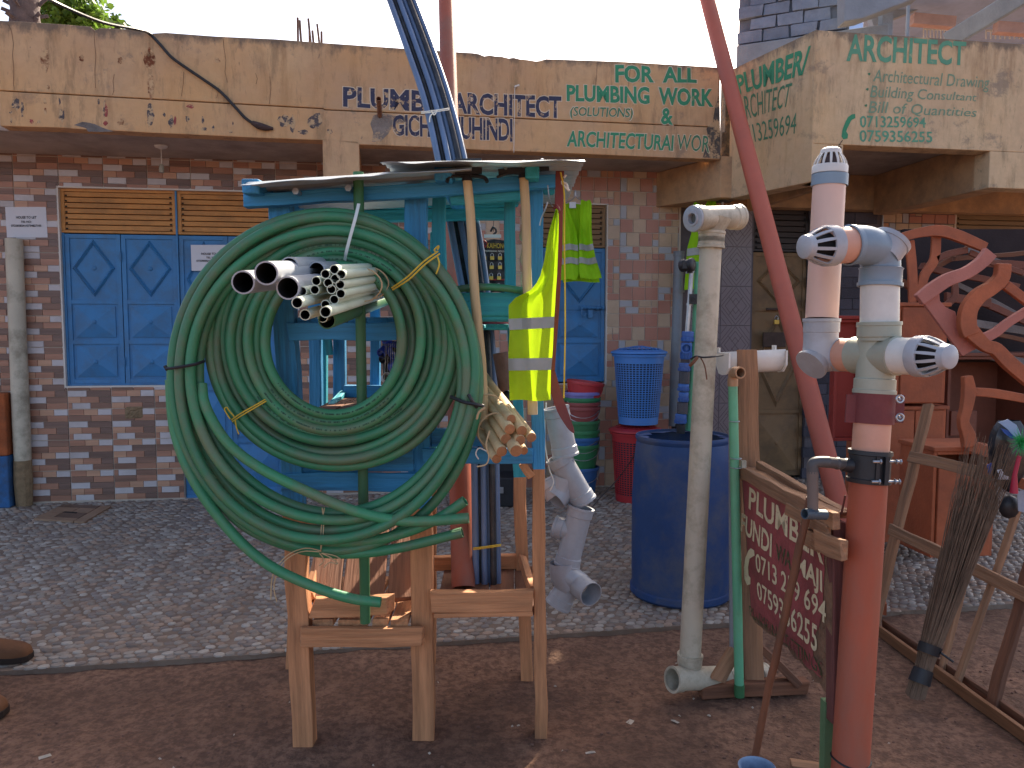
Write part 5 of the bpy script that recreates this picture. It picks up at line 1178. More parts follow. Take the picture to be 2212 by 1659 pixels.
# vest body below the shoulder, then the long shoulder strap
cloth_bands(v1, rows, 2.615, .016, 3, [(662, 686), (778, 803)] if False else [], hivis, fold=2.0)
for (a, b, sl) in ((684, 708, 6), (773, 799, 2)):
    g_ = []
    for k_ in range(5):
        yy = a+(b-a)*k_/4; xl = np.interp(yy, [r[0] for r in rows], [r[1] for r in rows])-.5; xr = np.interp(yy, [r[0] for r in rows], [r[2] for r in rows])+.5
        g_.append([P(xl+(xr-xl)*i/14, yy+sl*(1-i/14)*.8, 2.615+.016*(sin(2.0*i/14*2*pi+3+1.5*sin((yy-452)/413*26*.13))*.5+nz(i/14*3, (yy-452)/413*2.6, 1.2, 3))-.0035) for i in range(15)])
    q = MB(); q.sheet(g_); q.build('reflective_band', reflective, v1)
q = MB(); q.tube(spline([P(1200, 454, 2.65), P(1196, 448, 2.64), P(1190, 440, 2.65), P(1186, 425, 2.66), P(1183, 400, 2.66)], 4), .0022, 6); q.tube(spline([P(1183, 436, 2.64), P(1178, 452, 2.64), P(1170, 470, 2.64), P(1166, 487, 2.64)], 4), .003, 6); q.build('wire_hook', steel, v1)
q = MB(); q.tube(spline([P(1197, 450, 2.64), P(1203, 446, 2.63), P(1207, 455, 2.63), P(1200, 458, 2.63)], 4), .006, 6); q.build('knot', maroon, v1)
def hung_vest(rows, Y, label, mt, neck, bands, tagpos, seed, amp=.03):
    root = thing('safety_vest', P((rows[-1][1]+rows[-1][2])/2, rows[-1][0], Y), label, 'safety vest', 'safety vests')
    cloth_bands(root, rows, Y, amp, seed, bands, mt, front=-.006, fold=1.5)
    return root
# behind: vest on hanger in front of the right window
YV = 6.55
vb = thing('safety_vest', P(1255, 608, YV), 'lime green sleeveless safety vest on a hanger before the blue shutter window', 'safety vest', 'safety vests')
left_half = [(437, 1212, 1222), (450, 1211, 1228), (500, 1211, 1246), (540, 1211, 1249), (560, 1212, 1250), (592, 1211, 1250), (604, 1211, 1244)]
right_half = [(433, 1255, 1274), (440, 1254, 1278), (500, 1252, 1278), (530, 1251, 1281), (560, 1251, 1287), (592, 1251, 1298), (602, 1254, 1300)]
back_ = [(440, 1216, 1262), (500, 1216, 1275), (560, 1216, 1285), (609, 1216, 1296)]
q = MB(); q.sheet(cloth(back_, YV+.06, .01, 2)); q.build('back', hivis_green, vb)
for nm, rows_, sd_ in (('left_front', left_half, 1), ('right_front', right_half, 4)):
    cloth_bands(vb, rows_, YV, .03, sd_, [(528, 541), (557, 570)], hivis_green, front=-.008, name=nm, fold=1.)
q = MB(); c = P(1237, 443, YV+.03); q.box(c, (.055, .004, .05)); q.build('size_label', paper, vb)
q = MB(); q.tube(spline([P(1217, 440, YV+.03), P(1240, 428, YV+.03), P(1243, 410, YV+.03), P(1247, 428, YV+.03), P(1272, 437, YV+.03)], 4), .005, 6); q.build('hanger', steel, vb)
vc = thing('safety_vest', P(1500, 627, 6.6), 'lime green safety vest half hidden behind the tall cream tee pipe', 'safety vest', 'safety vests')
cloth_bands(vc, [(440, 1502, 1510), (446, 1500, 1540), (470, 1498, 1546), (500, 1494, 1548), (536, 1484, 1550), (600, 1480, 1552), (625, 1478, 1552)], 6.75, .03, 2, [(536, 552), (575, 590)], hivis_green, front=-.008, fold=1.2)
q = MB(); q.sheet(cloth([(431, 1530, 1546), (445, 1522, 1548), (455, 1500, 1548)], 6.73, .01, 2)); q.sheet(cloth([(438, 1498, 1510), (455, 1496, 1515)], 6.73, .01, 2)); q.build('shoulders', hivis_green, vc)

# ---- padlock display card hanging in the stall opening
cy_ = 3.45
pc = thing('padlock_card', P(1064, 625, cy_), 'black display card of small brass padlocks hanging in the stall opening', 'display card')
cardm = mat('black_display_card', srgb('23242c'), .3, .3, 10, bump=.1); red_m = mat('red_print', srgb('a02a30'), .4, .1, 5, bump=0); gold = mat('gold_print', srgb('c2a245'), .5, .1, 5, bump=0)
q = MB(); g_ = cloth([(518, 1038, 1094), (632, 1044, 1096)], cy_, .008, 1, fold=1); q.sheet(g_); co = q.build('card', cardm, pc); co.modifiers.new('t', 'SOLIDIFY').thickness = .002
cpl = lambda x, y: P(x, y, cy_-.014)
lettering('KAIHONG', [(1052, 524), (1094, 526), (1094, 537), (1052, 536)], cpl, gold, pc, .02)
lettering('PROFESSIONAL PADLOCK', [(1047, 540), (1094, 541), (1094, 545), (1047, 544)], cpl, pvc_white, pc, .01)
lettering('K', [(1041, 521), (1049, 521), (1049, 532), (1041, 532)], cpl, red_m, pc, .03)
q = MB(); q.tube([P(1045+7*cos(a), 527+7.5*sin(a), cy_-.014) for a in np.linspace(0, 2*pi, 17)[:-1]], .002, 5, closed=True); q.build('ring_emblem', red_m, pc)
q = MB(); q.box(P(1064, 510, cy_-.01), (.075, .006, .014)); q.build('card_clip', paper, pc)
q = MB(); q.box(P(1070, 604, cy_-.016), (.10, .002, .006)); q.build('red_line', red_m, pc)
for j, (yy, xs__) in enumerate(((557, (1046, 1063, 1080)), (577, (1045, 1062, 1080)), (600, (1045, 1061, 1078)), (622, (1060, 1077)))):
    for xx in xs__: padlock(P(xx, yy, cy_-.025), .020, pc)
q = MB(); q.tube([P(1067, 440, cy_), P(1066, 500, cy_)], .0015, 5); q.tube(spline([P(1060, 500, cy_), P(1066, 490, cy_-.01), P(1072, 500, cy_), P(1066, 506, cy_-.01)], 4), .005, 5); q.build('hanging_wire', black, pc)
# frayed rope behind the right post
t = thing('frayed_rope', P(1130, 625, 3.0), 'frayed sisal rope hanging between the teal posts', 'rope')
q = MB(); r = random.Random(1); q.tube([P(1128+2*sin(i), 420+i*8, 3.0) for i in range(26)], [.003+.002*r.random() for i in range(26)], 6)
for i in range(70):
    y = r.uniform(430, 620); a = P(1128, y, 3.0); q.tube([a, a+V((r.uniform(-.03, .03), 0, r.uniform(-.015, .03)))], .0008, 3)
q.sphere(P(1131, 510, 2.99), .018, 8, sc=(1, .8, 1.3)); q.build('strands', twine, t)
# ---- net bag with blue fittings and stock on the shelf
fit_blue = mat('royal_blue_fitting', srgb('2847a8'), .4, .2, 6, bump=.05)
t = thing('fittings_bag', P(850, 842, 3.15), 'dark net bag of royal blue pipe fittings inside the stall', 'bag')
q = MB(); q.sheet(cloth([(738, 826, 884), (844, 828, 884)], 3.24, .02, 2)); q.build('backing', black, t)
r = random.Random(4)
for i, (x, y, s_) in enumerate([(832, 757, .02), (858, 752, .028), (864, 775, .022), (851, 793, .026), (868, 800, .02), (858, 820, .026), (835, 772, .018), (840, 740, .016), (872, 745, .024)]):
    c = P(x, y, 3.17); d = V((r.uniform(-1, 1), -1, r.uniform(-.6, .6))).normalized(); q = MB(); q.hollow(c, c+d*s_*1.6, s_, .004, 14); q.lathe(c, d, [(0, s_*1.12), (.006, s_*1.18), (.012, s_*1.12)], 14); q.build('fitting', fit_blue if i != 6 else black, t)
q = MB(); q.hollow(P(833, 818, 3.16), P(836, 814, 3.1), .019, .002, 16); q.build('fitting', pvc_white, t, label='white rimmed fitting in the bag')
q = MB()
for i in range(12): q.tube([P(832+i*4, 742, 3.12), P(828+i*4+r.uniform(-6, 6), 842, 3.12)], .0007, 3)
q.build('net', white_string, t)
t = thing('fitting_pile', P(878, 780, 3.1), 'green plastic fittings beside the blue ones inside the stall', 'fittings')
for x, y in ((876, 752), (882, 768), (876, 785)):
    q = MB(); c = P(x, y, 3.12); q.hollow(c, c+V((-.01, -.04, .01)), .02, .004, 12); q.build('fitting', coil_green, t)
# pump-like thing and dark pouch hanging near the vest
pipe_thing('pipe_offcut', [P(1082, 762, 2.95), P(1096, 842, 2.95)], .033, mat('dusty_brown_pipe', srgb('7f5d55'), .7, .25, 20, bump=.3), 'dusty brown pipe offcut hanging behind the yellow vest', n=14)
q = MB(); q.sphere(P(1094, 874, 2.95), .042, 12, sc=(.62, .5, 1.35)); q.build('rubber_float', black, None, label='black rubber float hanging below the brown offcut', cat='float')
q = MB(); q.sphere(P(1068, 697, 3.2), .05, 14, sc=(1.2, .6, .55)); q.build('red_cap', red_m, None, label='red plastic dome under the teal board', cat='cap')
# dark items on the paving behind the stall
t = thing('tool_box', G(1075, 1100, FLZ), 'black open tool box on the paving behind the stall', 'box')
b_ = G(1080, 1092, FLZ); q = MB(); q.box(b_+V((0, .1, .12)), (.42, .3, .24)); q.build('box_body', black, t, bevel=.01); q = MB(); q.box(b_+V((0, .27, .30)), (.42, .03, .26)); q.build('lid', black, t, bevel=.01)
q = MB(); q.box(b_+V((.0, -.055, .14)), (.06, .02, .05)); q.build('latch', steel, t, bevel=.003)
# ================================================================ HANGING GREY FITTINGS
def socket_pipe(q, a, b, r, collars=(1, 1), n=24, th=.0035):
    a, b = V(a), V(b); L = (b-a).length; d = b-a; c = .042
    prof = [(0, r+.004), (0, r+.0065), (.010, r+.0065), (.012, r+.004), (c, r+.004), (c+.003, r)] if collars[0] else [(0, r)]
    prof2 = [(L-c-.003, r), (L-c, r+.004), (L-.012, r+.004), (L-.010, r+.0065), (L, r+.0065), (L, r+.004)] if collars[1] else [(L, r)]
    q.lathe(a, d, prof+prof2, n); q.lathe(a, d, [(L, r+.004 if collars[1] else r), (L, r-th), (0, r-th), (0, r+.004 if collars[0] else r)], n)
def bend(q, pts_, r, n=20):
    q.tube(spline(pts_, 6), r, n, caps=False)
gf = thing('hanging_fittings', P(1240, 1325, 3.45), 'chain of grey plastic tee and elbow fittings hanging from the stall', 'pipe fittings')
YG = 3.42; rg = .055
q = MB(); socket_pipe(q, P(1200, 880, YG), P(1222, 985, YG), rg); q.build('coupling', pvc_grey, gf)
q = MB(); socket_pipe(q, P(1205, 985, YG), P(1262, 1085, YG), rg); q.build('tee', pvc_grey, gf)
q = MB(); bend(q, [P(1222, 1030, YG), P(1212, 1062, YG), P(1198, 1080, YG-.02)], rg*.98); socket_pipe(q, P(1205, 1072, YG), P(1184, 1036, YG+.03), rg, (0, 1)); q.build('branch', pvc_grey, gf)
q = MB(); socket_pipe(q, P(1256, 1095, YG-.03), P(1224, 1222, YG-.03), rg*.98); q.build('tee', pvc_grey, gf)
q = MB(); socket_pipe(q, P(1240, 1150, YG-.03), P(1198, 1137, YG), rg*.84, (0, 1)); q.build('branch', pvc_grey, gf)
q = MB(); bend(q, [P(1214, 1215, YG-.05), P(1216, 1245, YG-.05), P(1232, 1265, YG-.05)], rg); socket_pipe(q, P(1236, 1250, YG-.04), P(1204, 1308, YG-.04), rg*.98, (0, 1)); q.build('elbow', pvc_grey, gf)
q = MB(); bend(q, [P(1216, 1240, YG-.05), P(1240, 1254, YG-.06), P(1256, 1266, YG-.08)], rg*.97); socket_pipe(q, P(1250, 1263, YG-.07), P(1277, 1284, YG-.16), rg*.97, (0, 0)); q.build('branch', pvc_grey, gf)
pipe_thing('wire', [P(1180, 870, 3.42), P(1177, 950, 3.42), P(1186, 1010, 3.40), P(1196, 1040, 3.36), P(1188, 1060, 3.36)], .003, white_string, 'thin white wire tying the grey fittings together', 'wire', n=6, sp=4)
pipe_thing('wire', [P(1390, 945, 4.3), P(1360, 1000, 5.0), P(1330, 1040, 5.2), P(1292, 1080, 4.2), P(1262, 1120, 3.45)], .0035, black, 'thin black wire from the blue drum to the grey fittings', 'wire', n=6, sp=4)

# ================================================================ BUCKETS, LAUNDRY BASKETS, DRUM
def bucket(q, c, r0, r1, h, th=.003):
    q.lathe(c, (0, 0, 1), [(0, 0), (0, r0*.96), (.01, r0), (h-.03, r0+(r1-r0)*(h-.03)/h), (h-.028, r1+.006), (h-.008, r1+.008), (h, r1+.006), (h, r1-.004), (h-.01, r1-.006), (.02, r0-.004), (.02, 0)], 28)
def handle_wire(q, c, r, drop, n=14):
    q.tube([c+V((cos(t_)*r, -sin(t_)*r*.9, -sin(t_)*drop)) for t_ in np.linspace(0, pi, n)], .004, 6)
def solid(name, c): return mat(name, srgb(c), .45, .12, 3, bump=.04, dirt=DUST, dirt_amt=.15)
YB_ = 6.72; bx = P(1256, 1040, YB_).x; zz_ = FLZ
stack = [('blue_bucket_plastic', '2c67a0', .20, 'lowest blue plastic bucket of the stack against the pink tiled wall'), ('green_bucket_plastic', '2f8254', .065, 'lower green plastic bucket above the two blue ones'), ('blue_bucket_plastic', '2c67a0', .06, 'second blue plastic bucket in the lower half of the stack'), ('green_bucket_plastic', '2f8254', .085, 'middle green plastic bucket with wire handles drooping in the stack'), ('green_bucket_plastic', '2f8254', .12, 'upper green plastic bucket just below the two brick red rims'), ('dull_red_bucket_plastic', '9c4a48', .04, 'lower brick red bucket rim in the stack of buckets'), ('dull_red_bucket_plastic', '9c4a48', .04, 'upper brick red bucket rim in the stack of buckets'), ('green_bucket_plastic', '2f8254', .05, 'thin green bucket rim directly below the lilac bucket'), ('lilac_bucket_plastic', '8a84c4', .12, 'lilac plastic bucket near the top of the stack'), ('red_bucket_plastic', 'c43c40', 0, 'bright red bucket tilted on top of the stack')]
zb = zz_
for i, (mn, cc, step, lab) in enumerate(stack):
    t = thing('bucket', V((bx, YB_, zb)), lab, 'bucket', 'stacked plastic buckets'); q = MB(); c = V((0, 0, 0)); hgt = .26
    bucket(q, V((bx, YB_, zb)), .115+.0012*i, .148+.0012*i, hgt); o = q.build('bucket_body', solid(mn, cc), t)
    q = MB(); handle_wire(q, V((bx, YB_, zb+hgt-.03)), .155, .10 if i != 9 else .14); q.build('handle', steel if i not in (9,) else solid(mn, cc), t)
    if i == 9: 
        t.matrix_basis = Matrix.Translation(V((bx+.0, YB_, zb-.03))) @ Matrix.Rotation(radians(7), 4, 'Y')
    zb += step
def basket(c, r0, r1, h, mt, label):
    t = thing('laundry_basket', c, label, 'basket', 'perforated laundry baskets'); q = MB(); n = 44; rows_ = 24; z0, z1 = .10*h, .86*h
    R = lambda z: r0+(r1-r0)*z/h
    q.lathe(c, (0, 0, 1), [(0, 0), (0, r0), (z0, R(z0)), (z0, R(z0)-.004), (.01, r0-.005), (.01, 0)], 36); q.build('lower_band', mt, t); q = MB(); q.lathe(c, (0, 0, 1), [(z1, R(z1)), (h-.03, R(h)), (h-.028, R(h)+.014), (h-.01, R(h)+.016), (h-.01, R(h)-.004), (z1, R(z1)-.004), (z1, R(z1))], 36); q.build('upper_band', mt, t)
    q = MB()
    for k_ in range(rows_+1):
        z = z0+(z1-z0)*k_/rows_; q.lathe(c, (0, 0, 1), [(z-.0033, R(z)), (z+.0033, R(z)), (z+.0033, R(z)-.003), (z-.0033, R(z)-.003)], 36, sm=False)
    for k_ in range(n):
        a = 2*pi*k_/n; d = V((cos(a), sin(a), 0)); q.bar(c+d*(R(z0)-.001)+V((0, 0, z0)), c+d*(R(z1)-.001)+V((0, 0, z1)), .0075, .003, d)
    q.build('lattice', mt, t)
    q = MB(); q.lathe(c, (0, 0, 1), [(h-.012, R(h)+.004), (h-.002, R(h)+.028), (h+.012, R(h)+.024), (h+.03, R(h)-.03), (h+.028, R(h)-.034), (h+.006, R(h)+.01)], 36)
    for rr_ in (.8, .6, .4, .2): q.lathe(c, (0, 0, 1), [(h+.03+.03*(1-rr_), R(h)*rr_+.008), (h+.033+.03*(1-rr_), R(h)*rr_), (h+.03+.03*(1-rr_), R(h)*rr_-.002)], 30)
    for k_ in range(24):
        a = 2*pi*k_/24; d = V((cos(a), sin(a), 0)); q.bar(c+d*R(h)*.15+V((0, 0, h+.058)), c+d*(R(h)-.028)+V((0, 0, h+.031)), .006, .004, V((0, 0, 1)))
    q.build('lid', mt, t)
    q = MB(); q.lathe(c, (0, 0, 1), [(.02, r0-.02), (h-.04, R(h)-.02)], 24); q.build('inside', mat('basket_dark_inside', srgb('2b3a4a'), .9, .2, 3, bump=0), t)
YK = 6.55
cr = P(1372, 1050, YK); cr.z = FLZ; hr = P(1372, 912, YK-.0).z-FLZ
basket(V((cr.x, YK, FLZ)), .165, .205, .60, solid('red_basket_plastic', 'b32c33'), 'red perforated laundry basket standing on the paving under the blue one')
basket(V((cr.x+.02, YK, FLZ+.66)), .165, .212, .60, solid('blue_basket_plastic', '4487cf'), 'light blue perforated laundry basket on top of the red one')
# drum with its top cut out
dc = G(1471, 1318, FLZ); dc.y += .27; dcx = P(1470, 1250, dc.y).x; DC = V((dcx, dc.y, FLZ)); Rr = m(108, dc.y)
t = thing('plastic_drum', DC, 'big blue plastic drum with jagged cut top standing at the paving edge', 'drum')
Hd = .885; q = MB()
q.lathe(DC, (0, 0, 1), [(0, 0), (0, Rr*.97), (.015, Rr*1.02), (.045, Rr*1.02), (.05, Rr*.985), (.10, Rr*.99), (.3, Rr*1.0), (.55, Rr*1.0), (.75, Rr*.96), (.84, Rr*.93), (.85, Rr*.915), (.865, Rr*.94), (.875, Rr*.945), (.885, Rr*.93), (.885, Rr*.905), (.87, Rr*.9), (.75, Rr*.93), (.03, Rr*.96), (.03, 0)], 56); q.build('drum_body', drum_blue, t)
q = MB(); g_ = []; r = random.Random(8); n = 50; inr = [Rr*(.74+.1*(r.random()-.5)+.06*sin(5*i)) for i in range(n)]; 
for k_ in (0, 1):
    g_.append([DC+V((cos(2*pi*i/n)*(Rr*.905 if k_ == 0 else inr[i % n]), sin(2*pi*i/n)*(Rr*.905 if k_ == 0 else inr[i % n]), .872+(0 if k_ == 0 else .006*r.random()))) for i in range(n+1)])
keep = [i for i in range(n) if not (0.57 < (i/n) < .93)]
for i in keep: q.add([g_[0][i], g_[0][i+1], g_[1][i+1], g_[1][i]], [(0, 1, 2, 3)])
q.build('cut_lip', drum_blue, t)
lettering('Sika', [(1442, 944), (1462, 944), (1464, 951), (1444, 951)], lambda x, y: G(x, y, FLZ+.8815), pvc_white, t, .02) if False else None
# ---- pump riser and check valve assembly standing in the drum
t = thing('downpipe', P(1470, 935, 5.6), 'slim grey downpipe rising beside the pink tiled wall behind the drum', 'pipe')
q = MB(); socket_pipe(q, P(1455, 920, 6.9), P(1467, 543, 6.9), .045, (0, 1)); q.cyl(P(1466, 628, 6.9), P(1466, 632, 6.9), .053, n=20); q.build('pipe', mat('dull_blue_grey_pipe', srgb('7a8288'), .5, .15, 4, bump=.05, dirt=DUST, dirt_amt=.3), t)
q = MB(); q.cyl(P(1463, 935, 6.9), P(1464, 915, 6.9), .055, n=16); q.build('foot_clamp', black, t)
YA = 4.35; va = thing('valve_assembly', P(1470, 935, YA), 'column of royal blue plastic valves and fittings with a steel riser above the drum', 'valves')
bf = solid('bright_blue_fitting', '2f62a8'); clear = mat('smoky_clear_plastic', srgb('3a4450'), .25, .2, 5, bump=0)
def vfit(x, y0, y1, rpx, mt, nm, ribs=True):
    q = MB(); a, b = P(x, y1, YA), P(x+1, y0, YA); r_ = m(rpx, YA); L = (b-a).length
    prof = [(0, 0), (0, r_*.9), (.004, r_), (L*.45, r_), (L*.47, r_*.92), (L*.53, r_*.92), (L*.55, r_), (L-.004, r_), (L, r_*.9), (L, 0)] if ribs else [(0, 0), (0, r_), (L, r_), (L, 0)]
    q.lathe(a, b-a, prof, 20)
    if ribs:
        for k_ in range(14):
            t_ = 2*pi*k_/14; d = V((cos(t_), sin(t_), 0)); q.bar(a+d*r_+V((0, 0, .004)), a+d*r_+V((0, 0, L*.42)), .005, .006, d)
    q.build(nm, mt, va)
vfit(1485, 716, 738, 13, bf, 'union_nut'); vfit(1482, 740, 776, 12, bf, 'valve_body'); vfit(1478, 784, 802, 12.5, bf, 'union_nut'); vfit(1478, 803, 828, 12, clear, 'sight_tube', False)
vfit(1476, 829, 845, 12, bf, 'union_nut'); vfit(1476, 847, 868, 11, bf, 'valve_body'); vfit(1474, 869, 893, 12, clear, 'sight_tube', False); vfit(1470, 894, 915, 12.5, bf, 'union_nut'); vfit(1470, 916, 936, 9, black, 'tail', False)
q = MB(); c = P(1482, 752, YA); q.hollow(c, c+V((-.008, -.045, 0)), .030, .008, 18); q.lathe(c+V((-.006, -.02, 0)), (-.2, -1, 0), [(0, .012), (.001, 0)], 12); q.build('valve_mouth', bf, va)
q = MB(); q.cyl(P(1484, 718, YA), P(1494, 586, YA), .0135, n=12); q.cyl(P(1488, 660, YA), P(1488.5, 655, YA), .016, n=12); q.build('riser', steel, va)
q = MB(); a, b = P(1470, 574, YA), P(1500, 571, YA-.05); q.lathe(a, b-a, [(0, 0), (0, .030), (.01, .036), (.03, .036), (.032, .030), (.055, .032), (.057, .037), (.075, .037), (.08, .03), (.08, 0)], 18); q.box(P(1481, 573, YA-.04), (.04, .03, .038)); q.cyl(P(1491, 590, YA), P(1491, 575, YA), .018, n=12); q.build('pressure_switch', black, va, bevel=0)
pipe_thing('upright_pipe', [P(1489, 930, YA+.03), P(1502, 755, YA+.02), P(1504, 700, YA+.02), P(1510, 566, YA+.02)], .023, mint, 'mint green pipe standing behind the cream tee pipe', sp=3)
q = MB(); q.box(P(1500, 646, YA-.03), (.055, .02, .055)); q.cyl(P(1499, 646, YA-.03), P(1498, 646, YA-.05), .012, n=10); q.build('black_bracket', black, None, label='black bracket with bright bolt on the mint green pipe', cat='bracket')
# ================================================================ CREAM TEE PIPE WITH FEET
tp = thing('tee_pipe', G(1480, 1492), 'tall weathered cream pipe standing on a tee with another tee on top', 'pipe')
YT = 3.08
def fit_pipe(name, parent, a, b, r, mt, collars=(1, 1), th=.0035, label=None):
    q = MB(); socket_pipe(q, a, b, r, collars, 28, th); return q.build(name, mt, parent, label=label)
q = MB(); q.hollow(P(1490, 1432, YT), P(1536, 520, YT+.06), m(23.5, YT), .003, 30); q.build('riser', pvc_cream, tp)
fit_pipe('socket', tp, P(1488.5, 1452, YT), P(1491, 1413, YT), m(25, YT), pvc_cream, (0, 1))
rt = .046
fit_pipe('bottom_tee', tp, P(1452, 1468, YT-.07), P(1585, 1462, YT+.07), rt, pvc_cream)
fit_pipe('pipe_stub', tp, P(1580, 1462, YT+.07), P(1652, 1456, YT+.16), rt*.9, pvc_cream, (0, 1))
fit_pipe('socket', tp, P(1535.5, 536, YT+.05), P(1538, 500, YT+.05), m(26, YT), pvc_cream, (1, 1))
q = MB(); q.tube([P(1537, 505, YT+.05), P(1540, 492, YT+.05), P(1543, 480, YT+.045), P(1545, 470, YT+.045)], [m(25.5, YT), m(26.5, YT), m(31, YT), m(34, YT)], 30, caps=False); q.build('tee_neck', pvc_cream, tp)
fit_pipe('top_tee', tp, P(1499, 472, YT-.03), P(1595, 469, YT+.12), rt, pvc_cream)
q = MB(); a = P(1498.5, 472, YT-.032); d = (P(1499, 472, YT-.03)-P(1595, 469, YT+.12)).normalized(); q.lathe(a, d, [(-.004, rt+.004), (.006, rt+.004), (.008, rt-.004), (.008, .030), (.012, .028), (.012, .021), (-.01, .021)], 26); q.build('end_plug', pvc_grey, tp)
q = MB(); q.lathe(a-d*.012, d, [(0, .022), (.0005, 0)], 18); q.build('bore', mat('dusty_grey_inside', srgb('6e7470'), .8, .2, 4, bump=0), tp)
pipe_thing('cord', [P(1492, 776, YT-.06), P(1503, 770, YT-.07), P(1520, 772, YT-.07), P(1545, 770, YT-.05), P(1562, 767, YT)], .004, black, 'thin black cord tying the cream pipe to the gutter sample', 'cord', n=6, sp=4)
q = MB(); q.tube(spline([P(1506, 772, YT-.07), P(1498, 782, YT-.08), P(1490, 790, YT-.07)], 4), .007, 6); q.tube(spline([P(1513, 772, YT-.07), P(1522, 790, YT-.07), P(1527, 820, YT-.065)], 4), .0028, 5); q.build('cord', brown_wood, None, label='knotted cord end dangling on the cream pipe', cat='cord')

# ================================================================ SIGN STAND
ss = thing('sign_stand', G(1625, 1505), 'rough timber post on a cross foot holding the plumber signboard', 'stand')
YS = 3.16
T('post', ss, 1627, 1478, 3.10, 1613, 757, YS, 44, .03, raw_wood, rough=.003)
pb = G(1510, 1512, 0); pe = G(1745, 1500, 0)
timber('foot', ss, pb+V((0, .03, .028)), pe+V((0, .03, .028)), .056, .06, brown_wood, rough=.004, bevel=.006)
T('brace', ss, 1548, 1470, 3.04, 1588, 1405, 3.07, 32, .025, raw_wood, rough=.003); T('brace', ss, 1728, 1480, 3.08, 1645, 1400, 3.12, 16, .05, brown_wood)
q = MB(); q.bar(P(1582, 1412, 3.12), P(1580, 820, 3.16), .022, .015); q.build('side_rail', mat('grey_metal_rail', srgb('85868a'), .5, .2, 5, bump=.1), ss)
# gutter sample nailed across the post
gt = thing('gutter_sample', P(1613, 820, 3.2), 'short white plastic gutter length nailed behind the timber post', 'gutter')
ga, gb = P(1560, 778, 3.19), P(1682, 772, 3.25); gd = (gb-ga).normalized(); up_ = V((0, 0, 1)); fw = gd.cross(up_).normalized(); fw = fw if fw.y < 0 else -fw
prof = [(-.05, .035), (-.05, .028)]+[(-.05+.055*(1-cos(a)), -.045*sin(a)*.9+.0) for a in np.linspace(0, pi, 10)]+[(.060, .035), (.056, .035)]
vs = []
prof = [(.05, .036), (.05, .0), (.044, -.03), (.024, -.052), (0, -.058), (-.03, -.05), (-.05, -.02), (-.05, .03)]
g_ = [[c+fw*x+up_*z for x, z in prof] for c in (ga, ga+(gb-ga)*.33, ga+(gb-ga)*.66, gb)]
q = MB(); q.sheet(g_); o = q.build('trough', pvc_white, gt); o.modifiers.new('t', 'SOLIDIFY').thickness = .003
for c, nm in ((ga, 'end_bracket'), (gb, 'end_bracket')):
    q = MB(); q.prism([c+fw*x+up_*z for x, z in ((.054, .03), (.054, -.03), (.03, -.058), (0, -.062), (-.03, -.056), (-.054, -.02), (-.054, .05), (-.03, .05), (-.03, .03))], gd*.008); q.build(nm, pvc_white, gt)
# green service pipe with elbow on top
gp_ = thing('service_pipe', P(1597, 1500, 3.02), 'mint green pipe with brass elbow tap end strapped to the sign stand', 'pipe')
q = MB(); q.cyl(P(1597, 1490, 3.02), P(1583, 832, 3.06), .0185, n=18); q.build('pipe', mint, gp_)
q = MB(); q.cyl(P(1597, 1504, 3.02), P(1597, 1478, 3.02), .0205, n=16); q.build('end_sleeve', pole_green, gp_)
q = MB(); q.cyl(P(1583, 834, 3.06), P(1583, 818, 3.06), .021, n=16); q.tube(spline([P(1583, 822, 3.06), P(1584, 808, 3.05), P(1591, 803, 3.02)], 4), .019, 14, caps=False); c = P(1588, 804, 3.04); q.hollow(c, c+V((.01, -.04, 0)), .023, .005, 18); q.build('elbow', mat('pinkish_brass_elbow', srgb('a98467'), .4, .15, 5, metal=.3, bump=.05), gp_)
for y in (990, 910, 1010): 
    q = MB(); c = P(1590 if y > 950 else 1586, y, 3.035); q.tube([c+V((cos(t_)*.021, sin(t_)*.021, 0)) for t_ in np.linspace(0, 2*pi, 15)[:-1]], .002, 5, closed=True); q.build('strap', steel, gp_)
q = MB(); q.box(P(1606, 1003, 3.03), (.018, .02, .03)); q.build('clip', pvc_cream, gp_)

# ---- signboard itself
SA = P(1600, 1012, 3.12); SBp = V((P(1812, 1122, 2.27).x, 2.27, 0)); sdir2 = V((SBp.x-SA.x, SBp.y-SA.y, 0)).normalized(); sN = V((-sdir2.y, sdir2.x, 0)); sN = sN if sN.x < 0 else -sN
SP_ = lambda off=0.: (lambda x, y: onp(x, y, SA+sN*off, sN))
sg = thing('signboard', SP_()(1700, 1420), 'weathered maroon plumber signboard with white hand painted letters', 'sign')
board_m = mat('maroon_board_paint', srgb('9c4b4c'), .7, .2, 6, dirt=srgb('5f3530'), dirt_amt=.5, dirt_scale=5, bump=.3)
ply_m = mat('bare_plywood', srgb('80604a'), .85, .35, 8, dirt=(.06, .035, .025), dirt_amt=.7, dirt_scale=8, bump=.8)
r = random.Random(3)
def jag(a, b, n, amp):
    return [(a[0]+(b[0]-a[0])*i/n+r.uniform(-amp, amp)*.4, a[1]+(b[1]-a[1])*i/n+r.uniform(-amp, amp)) for i in range(n)]
f0 = SP_(0.)
outline = [(1602, 1030)]+[(1798, 1138)]+[(1797, 1505)]+jag((1788, 1500), (1700, 1400), 10, 5)+jag((1700, 1400), (1612, 1325), 9, 4)
q = MB(); q.prism([f0(x, y) for x, y in outline], -sN*.012); q.build('plywood', ply_m, sg)
f1 = SP_(.002)
paint = [(1604, 1034), (1783, 1140)]+jag((1781, 1210), (1777, 1330), 6, 3)+jag((1770, 1345), (1750, 1400), 5, 4)+[(1757, 1420), (1768, 1440), (1775, 1468)]+jag((1772, 1466), (1700, 1395), 9, 4)+jag((1700, 1392), (1614, 1318), 8, 3)
